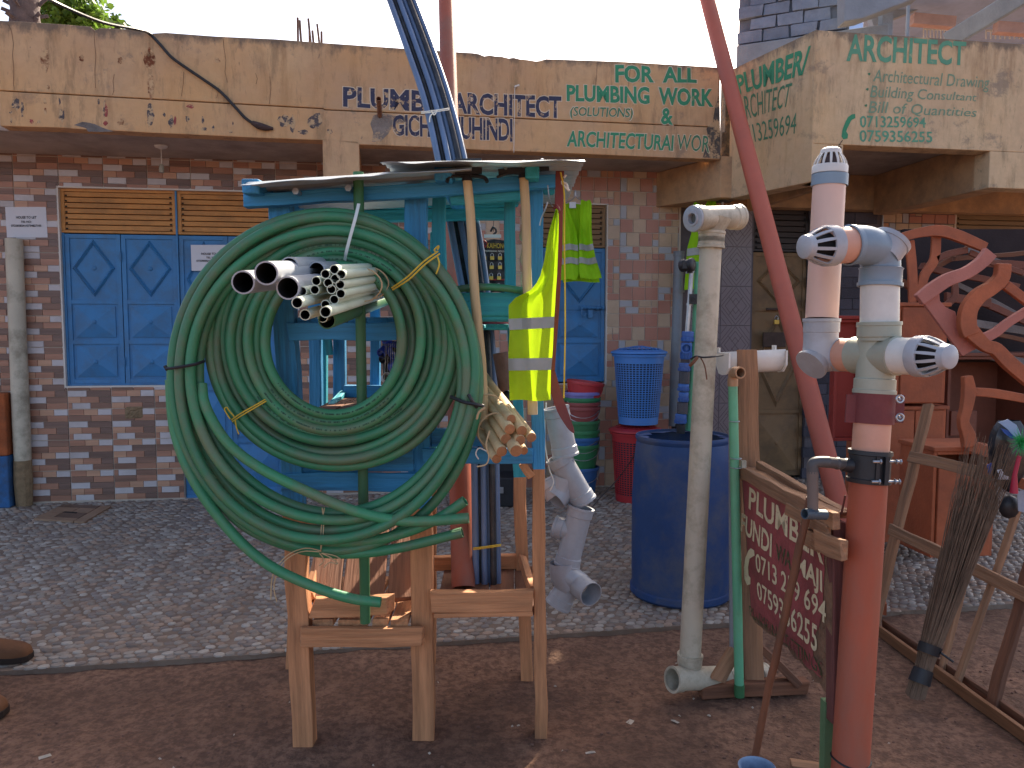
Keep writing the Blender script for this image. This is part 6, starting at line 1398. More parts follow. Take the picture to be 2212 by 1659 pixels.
q = MB(); q.add([f1(x, y) for x, y in paint], [tuple(range(len(paint)))]); q.build('painted_face', board_m, sg)
cream_p = mat('cream_sign_letters', srgb('d8c8a4'), .7, .1, 8, dirt=srgb('8e3f42'), dirt_amt=.7, dirt_scale=30, edge=(.6, .64), bump=0); dgr = mat('dark_green_letters', srgb('3d4f2f'), .7, .2, 8, dirt=srgb('8e3f42'), dirt_amt=.8, dirt_scale=30, edge=(.5, .56), bump=0)
f2 = SP_(.0035)
for body, quad, mt_, bold in (('PLUMBER', [(1619, 1051), (1779, 1160), (1779, 1220), (1617, 1098)], cream_p, .02), ('FUNDI', [(1602, 1107), (1668, 1154), (1666, 1204), (1600, 1146)], cream_p, .025), ('WA', [(1676, 1172), (1710, 1196), (1708, 1232), (1676, 1206)], dgr, .02), ('MAJI', [(1722, 1198), (1776, 1234), (1776, 1294), (1719, 1244)], cream_p, .025),
                              ('0713 259 694', [(1632, 1192), (1785, 1300), (1783, 1348), (1633, 1232)], cream_p, .012), ('0759356255', [(1634, 1253), (1766, 1352), (1764, 1412), (1637, 1292)], cream_p, .012), ('PLUMBING FITTINGS', [(1618, 1306), (1775, 1432), (1775, 1462), (1620, 1330)], dgr, .0)):
    lettering(body, quad, f2, mt_, sg, bold, wob=.003)
q = MB(); ph = [(1617, 1189), (1622, 1184), (1629, 1189), (1630, 1200), (1625, 1203), (1619, 1207), (1616, 1225), (1617, 1243), (1621, 1248), (1621, 1262), (1614, 1264), (1608, 1250), (1607, 1225), (1610, 1205)]; q.add([f2(x, y) for x, y in ph], [tuple(range(len(ph)))]); q.build('telephone_handset', cream_p, sg)
# top frame battens (front and rear) and side post
def sbar(name, p0, p1, off, w, d, mt, **kw): return timber(name, sg, SP_(off)(*p0), SP_(off)(*p1), w, d, mt, face=sN, **kw)
sbar('batten', (1597, 1018), (1808, 1128), .016, .05, .025, raw_wood, rough=.003)
a, b = SP_(-.06)(1640, 1003), SP_(-.06)(1826, 1112); timber('batten', sg, a, b, .03, .03, raw_wood, face=sN)
a, b = SP_(-.03)(1598, 1003), SP_(-.03)(1815, 1113); timber('top_slat', sg, a, b, .06, .015, raw_wood, face=V((0, 0, 1)), rough=.004)
timber('side_post', sg, SP_(-.02)(1805, 1560), SP_(-.02)(1806, 1125), .05, .04, mat('maroon_brown_post', srgb('6b3f3a'), .8, .3, 6, bump=.5, grain='x'), face=sN)
sbar('cleat', (1745, 1160), (1772, 1176), .02, .055, .02, raw_wood); sbar('cleat', (1768, 1168), (1822, 1192), .034, .06, .022, raw_wood, rough=.003)
sbar('cleat', (1700, 1098), (1790, 1150), .032, .04, .015, raw_wood, rough=.004)
q = MB(); q.bar(SP_(-.01)(1788, 1512), SP_(-.01)(1784, 1700), .035, .03, sN); q.build('green_post_foot', mat('green_painted_post', srgb('5d7a55'), .7, .25, 6, bump=.2), sg)
q = MB(); q.cyl(P(1826, 1070, 2.3), P(1817, 1112, 2.3), .003, n=6); q.build('nail', mat('rusty_nail', srgb('5b3028'), .8, .2, 10, bump=0), sg)
bf_ = G(1790, 1690, 0); timber('foot', sg, V((bf_.x-.12, bf_.y+.02, .03)), V((bf_.x+.15, bf_.y-.05, .03)), .055, .05, raw_wood)

# ================================================================ ORANGE VENT PIPE WITH CROSS FITTING
YO = 2.25
vp = thing('vent_pipe', P(1832, 1700, YO-.03), 'orange upright pipe topped with grey cross and elbow fittings and slotted vent caps', 'pipe')
ax0, ax1 = P(1829, 1772, YO-.03), P(1892, 790, YO+.03)
axd = (ax1-ax0).normalized()
def AX(y): t_ = (y-1772)/(790-1772); return P(1829+(1892-1829)*t_, y, YO-.03+.06*t_)
ro = m(39.5, YO)
q = MB(); q.cyl(AX(1772), AX(1020), ro, n=40, caps=True); q.build('lower_pipe', orange_pipe, vp)
q = MB(); q.cyl(AX(1020), AX(880), m(38.5, YO), n=40); q.build('middle_pipe', salmon, vp)
q = MB(); c = AX(1640); R = frame(axd, V((0, -1, 0))); q.tube([c+R @ V((.004*cos(2*t_), cos(t_)*(ro+.002), sin(t_)*(ro+.002))) for t_ in np.linspace(0, 2*pi, 30)[:-1]], .003, 6, closed=True); q.build('band', black, vp)
q = MB(); q.lathe(AX(1042), axd, [(0, ro+.001), (.0, ro+.008), (.012, ro+.009), (.014, ro+.005), (.082, ro+.005), (.084, ro+.009), (.096, ro+.008), (.096, ro+.001)], 40)
for sx in (-1, 1):
    for yy in (1035, 1001, 976): pass
q.bar(AX(1038)+V((.02, -ro-.008, 0)), AX(980)+V((.02, -ro-.008, 0)), .012, .016); q.bar(AX(1038)+V((-.005, -ro-.006, 0)), AX(980)+V((-.005, -ro-.006, 0)), .01, .01)
q.cyl(AX(1005)-V((ro-.01, 0, 0)), AX(1005)-V((ro+.03, .0, 0)), .026, .018, 18); cl = q.build('saddle_clamp', black, vp)
for yy in (1031, 989):
    for dx in (-.012, .034, .046):
        q = MB(); c = AX(yy)+V((dx, -ro-.012, 0)); q.cyl(c+V((-.010, 0, 0)), c+V((.010, 0, 0)), .0045, n=8); q.cyl(c+V((.010, 0, 0)), c+V((.014, 0, 0)), .008, n=6); q.build('bolt', steel, cl)
# side outlet: elbow down to a small tee
q = MB(); a = AX(1003)-V((ro+.02, 0, 0)); b = P(1768, 998, YO-.02); q.cyl(a, b+V((.02, 0, 0)), .0165, n=16); q.cyl(P(1812, 1001, YO), P(1806, 1001, YO), .0185, n=16); 
q.tube(spline([b+V((.03, 0, 0)), b+V((.0, 0, .0)), P(1756, 1003, YO-.02), P(1755, 1022, YO-.02)], 5), .0165, 14, caps=False); gm = mat('grey_galvanised_pipe', srgb('4f4d4e'), .5, .2, 6, bump=.1); q.build('outlet_elbow', gm, vp)
q = MB(); q.cyl(P(1755, 1018, YO-.02), P(1756, 1102, YO-.02), .0165, .015, 16); q.build('drop_pipe', mat('dull_brown_grey_pipe', srgb('6f625c'), .6, .2, 6, bump=.1), vp)
q = MB(); q.hollow(P(1738, 1110, YO-.04), P(1782, 1112, YO-.01), .0155, .003, 16); q.cyl(P(1756, 1100, YO-.02), P(1756, 1108, YO-.02), .018, n=14); q.build('small_tee', mat('slate_blue_tee', srgb('46545f'), .5, .15, 6, bump=.05), vp)
q = MB(); q.bar(P(1748, 1130, YO+.02), P(1752, 1020, YO+.05), .02, .02) if False else None
# wide maroon clamp
q = MB(); q.lathe(AX(914), axd, [(0, ro), (0, ro+.006), (.088, ro+.006), (.088, ro)], 40); 
for s_ in (-1, 1):
    c0, c1 = AX(912)+V((s_*(ro+.012), -.01, 0)), AX(852)+V((s_*(ro+.012), -.01, 0)); q.bar(c0, c1, .04, .008)
cl = q.build('wide_clamp', mat('dull_maroon_clamp', srgb('74393a'), .7, .2, 12, bump=.2), vp)
for y in (862, 902):
    q = MB(); c = P(1944, y, YO-.04); q.tube([c+V((cos(t_)*.010, 0, sin(t_)*.010)) for t_ in np.linspace(0, 2*pi, 15)[:-1]], .0035, 7, closed=True); q.sphere(c+V((0, .003, 0)), .006, 8); q.build('eye_bolt', steel, cl)
# cross fitting
rc = m(43, YO); CC = AX(768)
q = MB(); a, b = AX(850), AX(700); socket_pipe(q, a, b, rc*.93, (1, 1), 36); q.build('cross_body', pvc_green, vp)
# right arm comes towards the viewer
rdir = (P(2010, 770, YO-.16)-P(1897, 768, YO)).normalized(); ldir = -rdir
q = MB(); q.lathe(CC, rdir, [(0, rc*.9), (.045, rc*.96), (.075, rc*.98), (.076, rc*.9)], 34); q.build('cross_arm', pvc_green, vp)
q = MB(); q.lathe(CC, ldir, [(0, rc*.9), (.045, rc*.92), (.078, rc*.97), (.079, rc*.86)], 34); q.build('cross_arm', pvc_green, vp)
q = MB(); q.cyl(CC+rdir*.06, CC+rdir*.150, rc*.90, n=34); q.build('short_pipe', pvc_white, vp)
def vent_cap(c, d, r, mt, L=.088, slots=12):
    """slotted cowl: ring, ribs and end disc around a lining painted dark for the shade inside"""
    d = V(d).normalized(); o = d.orthogonal().normalized(); b = d.cross(o); q = MB(); re = r*.60
    prof = lambda t_: r+(re-r)*(t_**1.5)
    q.lathe(c, d, [(0, r+.001), (0, r+.005), (L*.30, r+.005), (L*.34, r+.003), (L*.34, r-.003), (0, r-.003)], 36)
    z1, z2 = L*.34, L*.86; n_ = 4
    for k_ in range(slots):
        a0 = 2*pi*k_/slots; w = 2*pi/slots*.13; vs = []
        for i in range(n_+1):
            t_ = i/n_; h = z1+(z2-z1)*t_; R = prof(t_); ww = w*(1+.9*t_)
            for rr in (R+.0025, R-.0015):
                for s_ in (-1, 1): a = a0+s_*ww; vs.append(c+d*h+(o*cos(a)+b*sin(a))*rr)
        fs = []
        for i in range(n_):
            j = i*4
            for (x, y) in ((0, 1), (1, 3), (3, 2), (2, 0)): fs.append((j+x, j+y, j+4+y, j+4+x))
        q.add(vs, fs, 0, False)
    q.lathe(c, d, [(z2-.003, re-.002), (z2-.003, re+.004), (L, re+.001), (L+.004, re*.85), (L+.005, 0)], 36)
    o_ = q.build('vent_cap', mt, vp)
    q = MB(); q.lathe(c, d, [(-.02, r*.9), (L*.8, re*.8), (L*.81, 0)], 20); q.build('bore', dark_in if mt is pvc_grey else mat('shaded_cap_lining', srgb('54484a'), .9, .2, 3, bump=0), o_)  # lining colour carries the shade behind the slots
vent_cap(CC+rdir*.140, rdir, rc*.91, pvc_grey, .10, 13)
q = MB(); q.cyl(CC+ldir*.06, CC+ldir*.145, rc*.88, n=34); q.build('short_pipe', salmon, vp)
# left elbow up to the salmon riser
LE = CC+ldir*.135; YL = LE.y; ur_ = P(1777, 690, YL+.02); rs = m(35, YL)
q = MB(); bend(q, [LE-ldir*.01, LE+ldir*.03, P(1774, 765, YL+.03), P(1773, 738, YL+.03), P(1774, 700, YL+.03)], rs*1.03, 28); socket_pipe(q, P(1773.5, 742, YL+.03), P(1775, 688, YL+.03), rs*1.0, (0, 1), 30); q.build('left_elbow', pvc_grey, vp)
q = MB(); q.lathe(P(1768, 772, YL+.03), V((-.75, -.35, -.6)), [(0, rs*.95), (.03, rs*.95), (.031, rs*1.03), (.042, rs*1.03), (.043, 0)], 28); q.build('access_cap', pvc_grey, vp)
q = MB(); q.cyl(P(1775, 688, YL+.03), P(1792, 385, YL+.06), rs*.97, n=34); q.build('tall_riser', mat('pale_salmon_riser', srgb('d6b0a0'), .45, .08, 3, bump=.05), vp)
q = MB(); q.lathe(P(1791.5, 402, YL+.06), V((.03, 0, 1)), [(0, rs), (0, rs+.004), (.035, rs+.004), (.036, rs+.001)], 32); q.build('cap_collar', pvc_blue, vp)
vent_cap(P(1792, 376, YL+.06), (.03, 0, 1), rs*.96, pvc_white, .075, 14)
# top branch: white pipe, blue grey coupling, elbow towards the left with end cap and vent cap
AX2 = lambda y: P(1899+(745-y)*.012, y, YO+.02)
ru = m(41, YO)
q = MB(); q.cyl(AX2(720), AX2(600), ru*.96, n=36); q.build('white_pipe', pvc_white, vp)
fit_pipe('upper_coupling', vp, AX2(735), AX2(695), ru, pvc_green, (0, 1))
q = MB(); q.lathe(AX2(619), axd, [(0, ru), (0, ru+.007), (.010, ru+.007), (.011, ru+.003), (.048, ru+.003), (.052, ru+.006), (.056, ru)], 36)
bend(q, [AX2(585), AX2(565), P(1892, 541, YO+.01), P(1868, 530, YO-.01), P(1838, 529, YO-.02)], ru*.99, 30); q.build('top_elbow', pvc_blue, vp)
q = MB(); c = P(1903, 552, YO+.01); d = V((.62, .15, .77)).normalized(); q.lathe(c, d, [(0, ru*.95), (.045, ru*.95), (.046, ru*1.0), (.060, ru*1.0), (.062, 0)], 30); q.build('elbow_cap', pvc_grey, vp)
ld = (P(1740, 533, YO-.07)-P(1838, 529, YO-.02)).normalized(); c0 = P(1840, 529, YO-.02)
q = MB(); q.lathe(c0, ld, [(-.004, ru*1.03), (.012, ru*1.05), (.014, ru*.98)], 30); q.build('socket_ring', pvc_blue, vp)
q = MB(); q.cyl(c0-ld*.01, c0+ld*.088, ru*.93, n=34); q.build('short_pipe', salmon, vp)
vent_cap(c0+ld*.065, ld, ru*.95, pvc_grey, .10, 12)

# ================================================================ STICK, MUG, BRUSH ON THE GROUND
sb_, st_ = G(1626, 1652, .0), P(1750, 1075, 2.32)
q = MB(); N = 12; r = random.Random(6); q.tube([sb_+(st_-sb_)*i/N+V((r.uniform(-.003, .003), 0, 0)) for i in range(N+1)], [.0125+r.uniform(-.0012, .0012) for i in range(N+1)], 12); q.build('wooden_stick', mat('worn_brown_stick', srgb('86543c'), .7, .3, 5, bump=.3, stretch=(1, 1, .1), dirt=(.09, .05, .035), dirt_amt=.6, dirt_scale=8), None, base=sb_, label='worn brown wooden stick leaning on the signboard', cat='stick')
bc = P(1626, 1655, 2.10); hz_ = .12; bc = P(1628, 1640, 2.16)
t = thing('paint_pot', V((bc.x, bc.y-.03, 0)), 'small blue grey plastic pot with pale rim on the earth at the bottom edge', 'pot')
top_z = P(1628, 1655, bc.y-.03).z; bb = V((bc.x, bc.y-.03, 0)); rim = m(39, bb.y)
q = MB(); tz = max(.09, top_z); q.lathe(bb, (0, 0, 1), [(0, 0), (0, rim*.8), (tz-.006, rim), (tz, rim+.003), (tz+.002, rim), (tz-.004, rim-.004), (.02, rim*.76), (.02, 0)], 30); q.build('pot_body', mat('blue_grey_pot', srgb('7f94ad'), .5, .15, 5, bump=.1, dirt=srgb('4d6078'), dirt_amt=.6, dirt_scale=8), t)
q = MB(); q.bar(bb+V((-.075, .05, .02)), bb+V((-.035, .07, .09)), .03, .02); pb2 = thing('paint_brush', bb+V((-.08, .0, 0)), 'old paint brush with crimson handle lying against the small pot', 'brush'); q.build('bristles', mat('dark_bristles', srgb('4c4448'), .9, .3, 20, bump=.5), pb2)
q = MB(); q.tube([bb+V((-.085, -.04, .012)), bb+V((-.09, .02, .03)), bb+V((-.08, .05, .05))], [.012, .016, .013], 8); q.build('handle', mat('crimson_handle', srgb('8a1f33'), .5, .1, 5, bump=0), pb2)
# ================================================================ LEANING WOODEN FRAME AND GRASS BROOM
wf = thing('timber_trellis', G(1890, 1352), 'weathered wooden lattice frame leaning at the right beside the furniture', 'frame')
A_, B_ = G(1884, 1352, .02), G(2330, 1672, .02)
W_ = B_-A_; fn = V((-W_.y, W_.x, 0)).normalized(); fn = fn if fn.x < 0 else -fn
def wfb(nm, p0, Y0, p1, Y1, w, d=.02, mt=raw_wood, **kw): timber(nm, wf, P(*p0, Y0), P(*p1, Y1), w, d, mt, face=fn+V((0, 0, .2)), rough=.003, **kw)
timber('bottom_rail', wf, A_, B_, .05, .02, mat('orange_brown_rail', srgb('84593c'), .8, .3, 6, bump=.5, grain='x'), face=fn); timber('bottom_rail', wf, A_-fn*.06+V((0, 0, .005)), B_-fn*.06+V((0, 0, .005)), .05, .02, brown_wood, face=fn)
wfb('upright', (1886, 1352), 3.75, (2007, 874), 3.9, .072)
wfb('rung', (1964, 985), 3.82, (2166, 1030), 3.45, .055); wfb('rung', (1920, 1142), 3.78, (2230, 1292), 3.0, .055)
wfb('slat', (2063, 1490), 3.12, (2212, 1060), 3.3, .03); wfb('slat', (2140, 1530), 2.95, (2240, 1180), 3.1, .06, mt=brown_wood); wfb('slat', (2028, 1470), 3.25, (2100, 1200), 3.4, .025)
wfb('rung', (2120, 1010), 3.3, (2260, 1062), 3.1, .045, mt=furn)
br = thing('grass_broom', G(1980, 1512), 'tall grass broom standing handle down bound with black rubber strips', 'broom')
bp0 = G(1976, 1505, .0); straw = mat('dry_grass_stalks', srgb('7c6350'), .85, .35, 12, bump=.2, rnd=.1); q = MB(); r = random.Random(12)
tipc = P(2128, 985, 3.12)
ctr = lambda t_: P(np.interp(t_, [0, .2, .5, .8, 1], [1978, 2004, 2060, 2108, 2138]), np.interp(t_, [0, .2, .5, .8, 1], [1500, 1412, 1240, 1080, 980]), 2.98+.16*t_)
for i in range(420):
    a = r.uniform(0, 2*pi); rad = sqrt(r.random()); L = r.uniform(.72, 1.02) if i > 60 else r.uniform(1.0, 1.12); path = []
    for t_ in (0, .12, .25, .5, .75, 1):
        tt = t_*min(L, 1.08); R_ = np.interp(tt, [0, .12, .25, .6, 1], [.040, .032, .042, .075, .105])*rad
        jj = .012*tt*r.uniform(-1, 1); path.append(ctr(min(tt, 1))+V((cos(a)*R_+jj, sin(a)*R_*.7, sin(a)*R_*.3+ (tt-1 if tt > 1 else 0)*.6))+(V((r.uniform(-.02, .02), 0, 0)) if tt > .9 else V((0, 0, 0))))
    q.tube(path, [.0022, .002, .0019, .0016, .0013, .0006], 4, caps=False)
q.build('stalks', straw, br, kind='stuff')
def wrap(t0, t1, R0, R1, nm='rubber_binding', th=.004):
    q = MB(); c0, c1 = ctr(t0), ctr(t1); q.lathe(c0, c1-c0, [(0, R0), (0, R0+th), ((c1-c0).length, R1+th), ((c1-c0).length, R1)], 20); q.v = [(x, c0.y+(y-c0.y)*.75, z) for x, y, z in q.v]; q.build(nm, black, br)
wrap(.055, .125, .040, .035); wrap(.20, .235, .040, .043)
q = MB(); q.tube([ctr(.215)+V((.03, -.03, 0)), ctr(.2)+V((.085, -.03, -.02))], .005, 6); q.build('binding_tail', black, br)

# ================================================================ BLACK BAG AND RAGS AT THE RIGHT EDGE
bg_ = thing('black_bag', P(2175, 1080, 3.2), 'shiny black plastic bag with blue and white scraps hung on the wooden frame', 'bag')
bagm = mat('shiny_black_bag', srgb('1f2126'), .3, .3, 8, bump=.6, bscale=18, spec=.7); q = MB(); g_ = []; r = random.Random(2)
for j in range(19):
    v_ = j/18; row = []
    for i in range(25):
        a = 2*pi*i/24; R_ = (.08*sin(pi*min(v_*1.0+.08, 1))**.5)*(1+.16*noise.noise(V((cos(a)*1.6, sin(a)*1.6, v_*3)))+.05*sin(a*7+v_*4)); c = P(2182-4*v_, 908+165*v_, 3.2); row.append(c+V((cos(a)*R_*1.05, sin(a)*R_*.6, 0)))
    row[-1] = row[0]; g_.append(row)
q.sheet(g_); q.build('bag_skin', bagm, bg_)
def scrap(pts_, Y, mt, nm, root=bg_):
    q = MB(); q.prism([P(x, y, Y+.006*nz(x*.1, y*.1, 1)) for x, y in pts_], (0, .004, 0)); q.build(nm, mt, root)
scrap([(2157, 912), (2178, 906), (2196, 918), (2206, 940), (2192, 945), (2178, 928)], 3.1, solid('pale_blue_scrap', '8fa9c9'), 'pale_scrap'); scrap([(2162, 925), (2178, 930), (2194, 946), (2186, 948), (2170, 936)], 3.096, solid('deep_blue_scrap', '2d4f95'), 'blue_scrap')
scrap([(2154, 1016), (2164, 1014), (2170, 1026), (2180, 1030), (2180, 1036), (2154, 1036), (2160, 1030)], 3.10, paper, 'white_scrap'); scrap([(2132, 1005), (2142, 1000), (2144, 1022), (2136, 1026)], 3.12, solid('royal_scrap', '27438c'), 'blue_scrap')
rg_ = thing('feather_duster', P(2205, 1010, 3.05), 'bright green bristled duster with crimson handle at the right edge', 'duster'); q = MB(); r = random.Random(9)
for i in range(140):
    a = P(2206, 955, 3.06); d = V((r.uniform(-1, 1), r.uniform(-.8, .2), r.uniform(-1, 1))).normalized(); q.tube([a, a+d*r.uniform(.03, .062)], [.0018, .0006], 3, caps=False)
q.build('bristles', solid('bright_green_bristle', '1fa055'), rg_); q = MB(); q.tube([P(2202, 985, 3.05), P(2192, 1025, 3.05), P(2190, 1065, 3.05)], [.008, .009, .016], 10); q.build('handle', solid('crimson_plastic', 'b0203f'), rg_)
scrapt = thing('cloth_scrap', P(2205, 1100, 3.15), 'grey blue cloth scrap hanging low at the right edge', 'cloth'); scrap([(2197, 1062), (2225, 1056), (2228, 1110), (2200, 1104)], 3.15, mat('grey_blue_cloth', srgb('9aa0ac'), .9, .1, 20, bump=.2), 'cloth', scrapt)
q = MB(); q.sphere(P(2180, 1095, 3.2), .05, 10, sc=(.9, .5, 1)); q.build('black_rag', black, None, label='black rag hanging under the black bag', cat='rag')

# ================================================================ PILED FURNITURE
GF = 4.7
def cab(name, x0, x1, yt, yb, Y, D, mt, label, panels=(), cat='cabinet'):
    """carcass drawn from its front face: pixel box at depth Y, depth D"""
    a, b = P(x0, yt, Y), P(x1, yb, Y); base = V(((a.x+b.x)/2, Y, b.z)); t = thing(name, base, label, cat); fr_ = Frame((a.x, Y), 6); w = (b.x-a.x); th = .02
    q = MB(); fr_.box(q, 0, th, 0, -D, b.z, a.z); fr_.box(q, w-th, w, 0, -D, b.z, a.z); fr_.box(q, th, w-th, 0, -D, a.z-th, a.z); fr_.box(q, th, w-th, 0, -D, b.z, b.z+th); fr_.box(q, th, w-th, -D+th, -D, b.z+th, a.z-th); q.build('carcass', mt, t, bevel=.003)
    for (u0, u1, z0, z1) in panels:
        q = MB(); fr_.box(q, th+.004+(w-2*th)*u0, th-.004+(w-2*th)*u1, .012, -.012, b.z+(a.z-b.z)*z0+.006, b.z+(a.z-b.z)*z1-.006); q.build('door', mt, t, bevel=.003)
    q = MB(); fr_.box(q, -.012, w+.012, .018, -D-.01, a.z+.001, a.z+.024); q.build('top', mt, t, bevel=.004)
    return t
cab('wall_cabinet', 1941, 2047, 662, 872, 4.75, .35, furn, 'upper orange brown cabinet box stacked behind the vent pipe', [(0, 1, 0, 1)])
cab('cabinet', 1905, 2042, 886, 1172, 4.78, .40, furn, 'lower orange brown cabinet standing behind the leaning wooden frame', [(0, .5, 0, 1), (.5, 1, 0, 1)])
cab('crate_box', 2018, 2152, 975, 1205, 4.1, .30, furn, 'low orange brown box beside the grass broom', [(0, 1, 0, .86)], 'box')
cab('wardrobe_panel', 1806, 1858, 690, 953, 4.95, .06, mat('deep_red_board', srgb('9c3a30'), .6, .15, 3, bump=.1), 'deep red upright board behind the maroon clamp', [], 'board')
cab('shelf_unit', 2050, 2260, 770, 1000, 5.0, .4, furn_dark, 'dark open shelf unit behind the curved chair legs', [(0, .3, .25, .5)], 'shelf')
def curved(name, pts_, Y, w, d, mt, parent=None, label=None, cat=None, base=None):
    n = 7; path = spline([P(x, y, Y) for x, y in pts_], n); N = len(path); ws = np.interp(np.linspace(0, 1, N), np.linspace(0, 1, len(w)), [m(k_, Y) for k_ in w]) if hasattr(w, '__len__') else [m(w, Y)]*N
    q = MB(); q.ribbon(path, list(ws), th=d); return q.build(name, mt, parent, bevel=.004, label=label, cat=cat, base=base)
# large curved back frames
t = thing('sofa_frame', P(2090, 760, 4.15), 'pinkish and orange curved sofa arm frame lying on its side on the pile', 'furniture frame')
curved('arm_rail', [(2138, 545), (2118, 568), (2085, 590), (2045, 605), (2010, 628), (1984, 648)], 4.2, [30, 26, 26, 28, 30, 26], .04, furn_pink, t)
q = MB(); q.prism([P(x, y, 4.23) for x, y in ((1992, 650), (2029, 627), (2031, 650), (2044, 664), (2064, 673), (2067, 685), (2090, 700), (2112, 752), (2080, 769))], (0, .025, 0)); q.build('side_panel', furn_pink, t, bevel=.003)
curved('curved_arm', [(2166, 570), (2162, 600), (2140, 622), (2112, 640), (2092, 668), (2088, 700), (2095, 724)], 4.17, [28, 30, 30, 32, 34, 36, 34], .045, furn, t)
curved('curved_leg', [(2095, 716), (2125, 745), (2150, 755), (2180, 785), (2240, 835)], 4.18, [34, 26, 28, 30, 30], .045, furn, t)
curved('brace', [(2172, 616), (2212, 646), (2250, 675)], 4.19, 20, .03, furn, t); curved('brace', [(2122, 732), (2150, 718), (2180, 695), (2240, 658)], 4.22, [22, 20, 18, 18], .03, furn_pink, t)
t = thing('chair_frame', P(2040, 700, 4.6), 'arched slatted chair back of raw orange wood standing on the cabinet', 'chair frame')
curved('crest_rail', [(1940, 515), (1985, 503), (2030, 499), (2075, 512), (2128, 535)], 4.75, [18, 20, 24, 24, 20], .035, furn, t)
for pts_, w in (([(1964, 520), (1970, 580), (1973, 662)], 20), ([(2022, 510), (2018, 560), (1995, 600), (1985, 662)], 20), ([(2022, 560), (2050, 548), (2090, 540)], 14), ([(1925, 560), (1930, 620), (1935, 662)], 20), ([(2095, 545), (2150, 570), (2212, 590)], 12), ([(2060, 600), (2062, 640), (2040, 662)], 14)):
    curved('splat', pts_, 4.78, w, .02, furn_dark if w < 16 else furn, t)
t = thing('chair_frame', P(2100, 980, 4.1), 'curved chair leg with seat rails in raw orange wood in front of the dark shelf', 'chair frame')
curved('leg', [(2088, 812), (2092, 845), (2087, 880), (2080, 910), (2090, 940), (2093, 965)], 4.05, [18, 26, 22, 20, 28, 28], .04, furn, t); curved('seat_rail', [(2098, 846), (2150, 850), (2240, 866)], 4.06, [18, 20, 18], .03, furn, t); curved('lower_rail', [(2092, 962), (2130, 975), (2180, 990)], 4.06, 24, .03, furn, t)
# dim clutter of timber offcuts between the frames
t = thing('timber_heap', P(2110, 700, 5.0), 'heap of dark timber offcuts stacked against the tiled wall', 'timber')
r = random.Random(21)
for i, (x0, y0, x1, y1, w) in enumerate([(1990, 575, 2200, 620, 14), (2060, 560, 2230, 545, 10), (2040, 600, 2215, 690, 12), (2110, 650, 2230, 700, 14), (1950, 610, 2060, 690, 12), (2090, 540, 2230, 600, 12), (2120, 570, 2230, 575, 16), (2000, 590, 2100, 530, 10), (2070, 690, 2230, 720, 16), (2040, 640, 2140, 655, 18), (2140, 720, 2230, 740, 10), (2050, 745, 2230, 790, 20)]):
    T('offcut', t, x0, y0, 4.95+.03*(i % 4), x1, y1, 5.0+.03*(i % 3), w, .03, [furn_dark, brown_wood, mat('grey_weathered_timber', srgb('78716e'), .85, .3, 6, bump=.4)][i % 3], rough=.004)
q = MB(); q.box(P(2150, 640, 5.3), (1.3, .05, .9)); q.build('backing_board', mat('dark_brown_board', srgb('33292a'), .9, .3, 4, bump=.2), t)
q = MB(); q.prism([G(1895, 1325, FLZ), G(1915, 1330, FLZ), G(1905, 1300, FLZ)], (0, 0, .06)); q.build('wood_offcut', furn, None, label='small orange wood wedge on the ground beyond the orange pipe', cat='offcut')

# ================================================================ PERSON AT THE LEFT EDGE
skin = mat('dark_brown_skin', srgb('5a3a2b'), .55, .1, 8, bump=.05); shirt = mat('dark_blue_shirt', srgb('252c40'), .85, .15, 10, bump=.2); trou = mat('dark_trousers', srgb('2a2c36'), .9, .15, 10, bump=.2); shoe_m = mat('brown_suede_shoe', srgb('71492f'), .8, .25, 10, bump=.2); sole_m = mat('dark_shoe_sole', srgb('2f221c'), .8, .2, 10, bump=.1)
f1_ = G(8, 1432, 0); f2_ = G(-38, 1548, 0); hipx = (f1_.x+f2_.x)/2-.30; hipy = (f1_.y+f2_.y)/2
pr = thing('person', V((hipx, hipy, 0)), 'person in dark clothes and brown suede shoes stepping in at the left edge', 'person')
def skinned(name, verts, edges, mt, parent, root=0, lv=2):
    me = bpy.data.meshes.new(name); me.from_pydata([tuple(v[0]-WM[parent].translation) for v in verts], edges, []); me.materials.append(mt); o = bpy.data.objects.new(name, me); setup(o, parent, Matrix.Translation(WM[parent].translation))
    o.modifiers.new('skin', 'SKIN'); 
    me.skin_vertices.new() if not me.skin_vertices else None
    for i, v in enumerate(verts): me.skin_vertices[0].data[i].radius = v[1] if hasattr(v[1], '__len__') else (v[1], v[1])
    me.skin_vertices[0].data[root].use_root = True; s_ = o.modifiers.new('sub', 'SUBSURF'); s_.levels = s_.render_levels = lv
    for p in me.polygons: p.use_smooth = True
    o.modifiers['skin'].use_smooth_shade = True
    return o
hx, hy = hipx, hipy
a1 = V((f1_.x-.13, f1_.y, .15)); a2 = V((f2_.x-.13, f2_.y, .13))
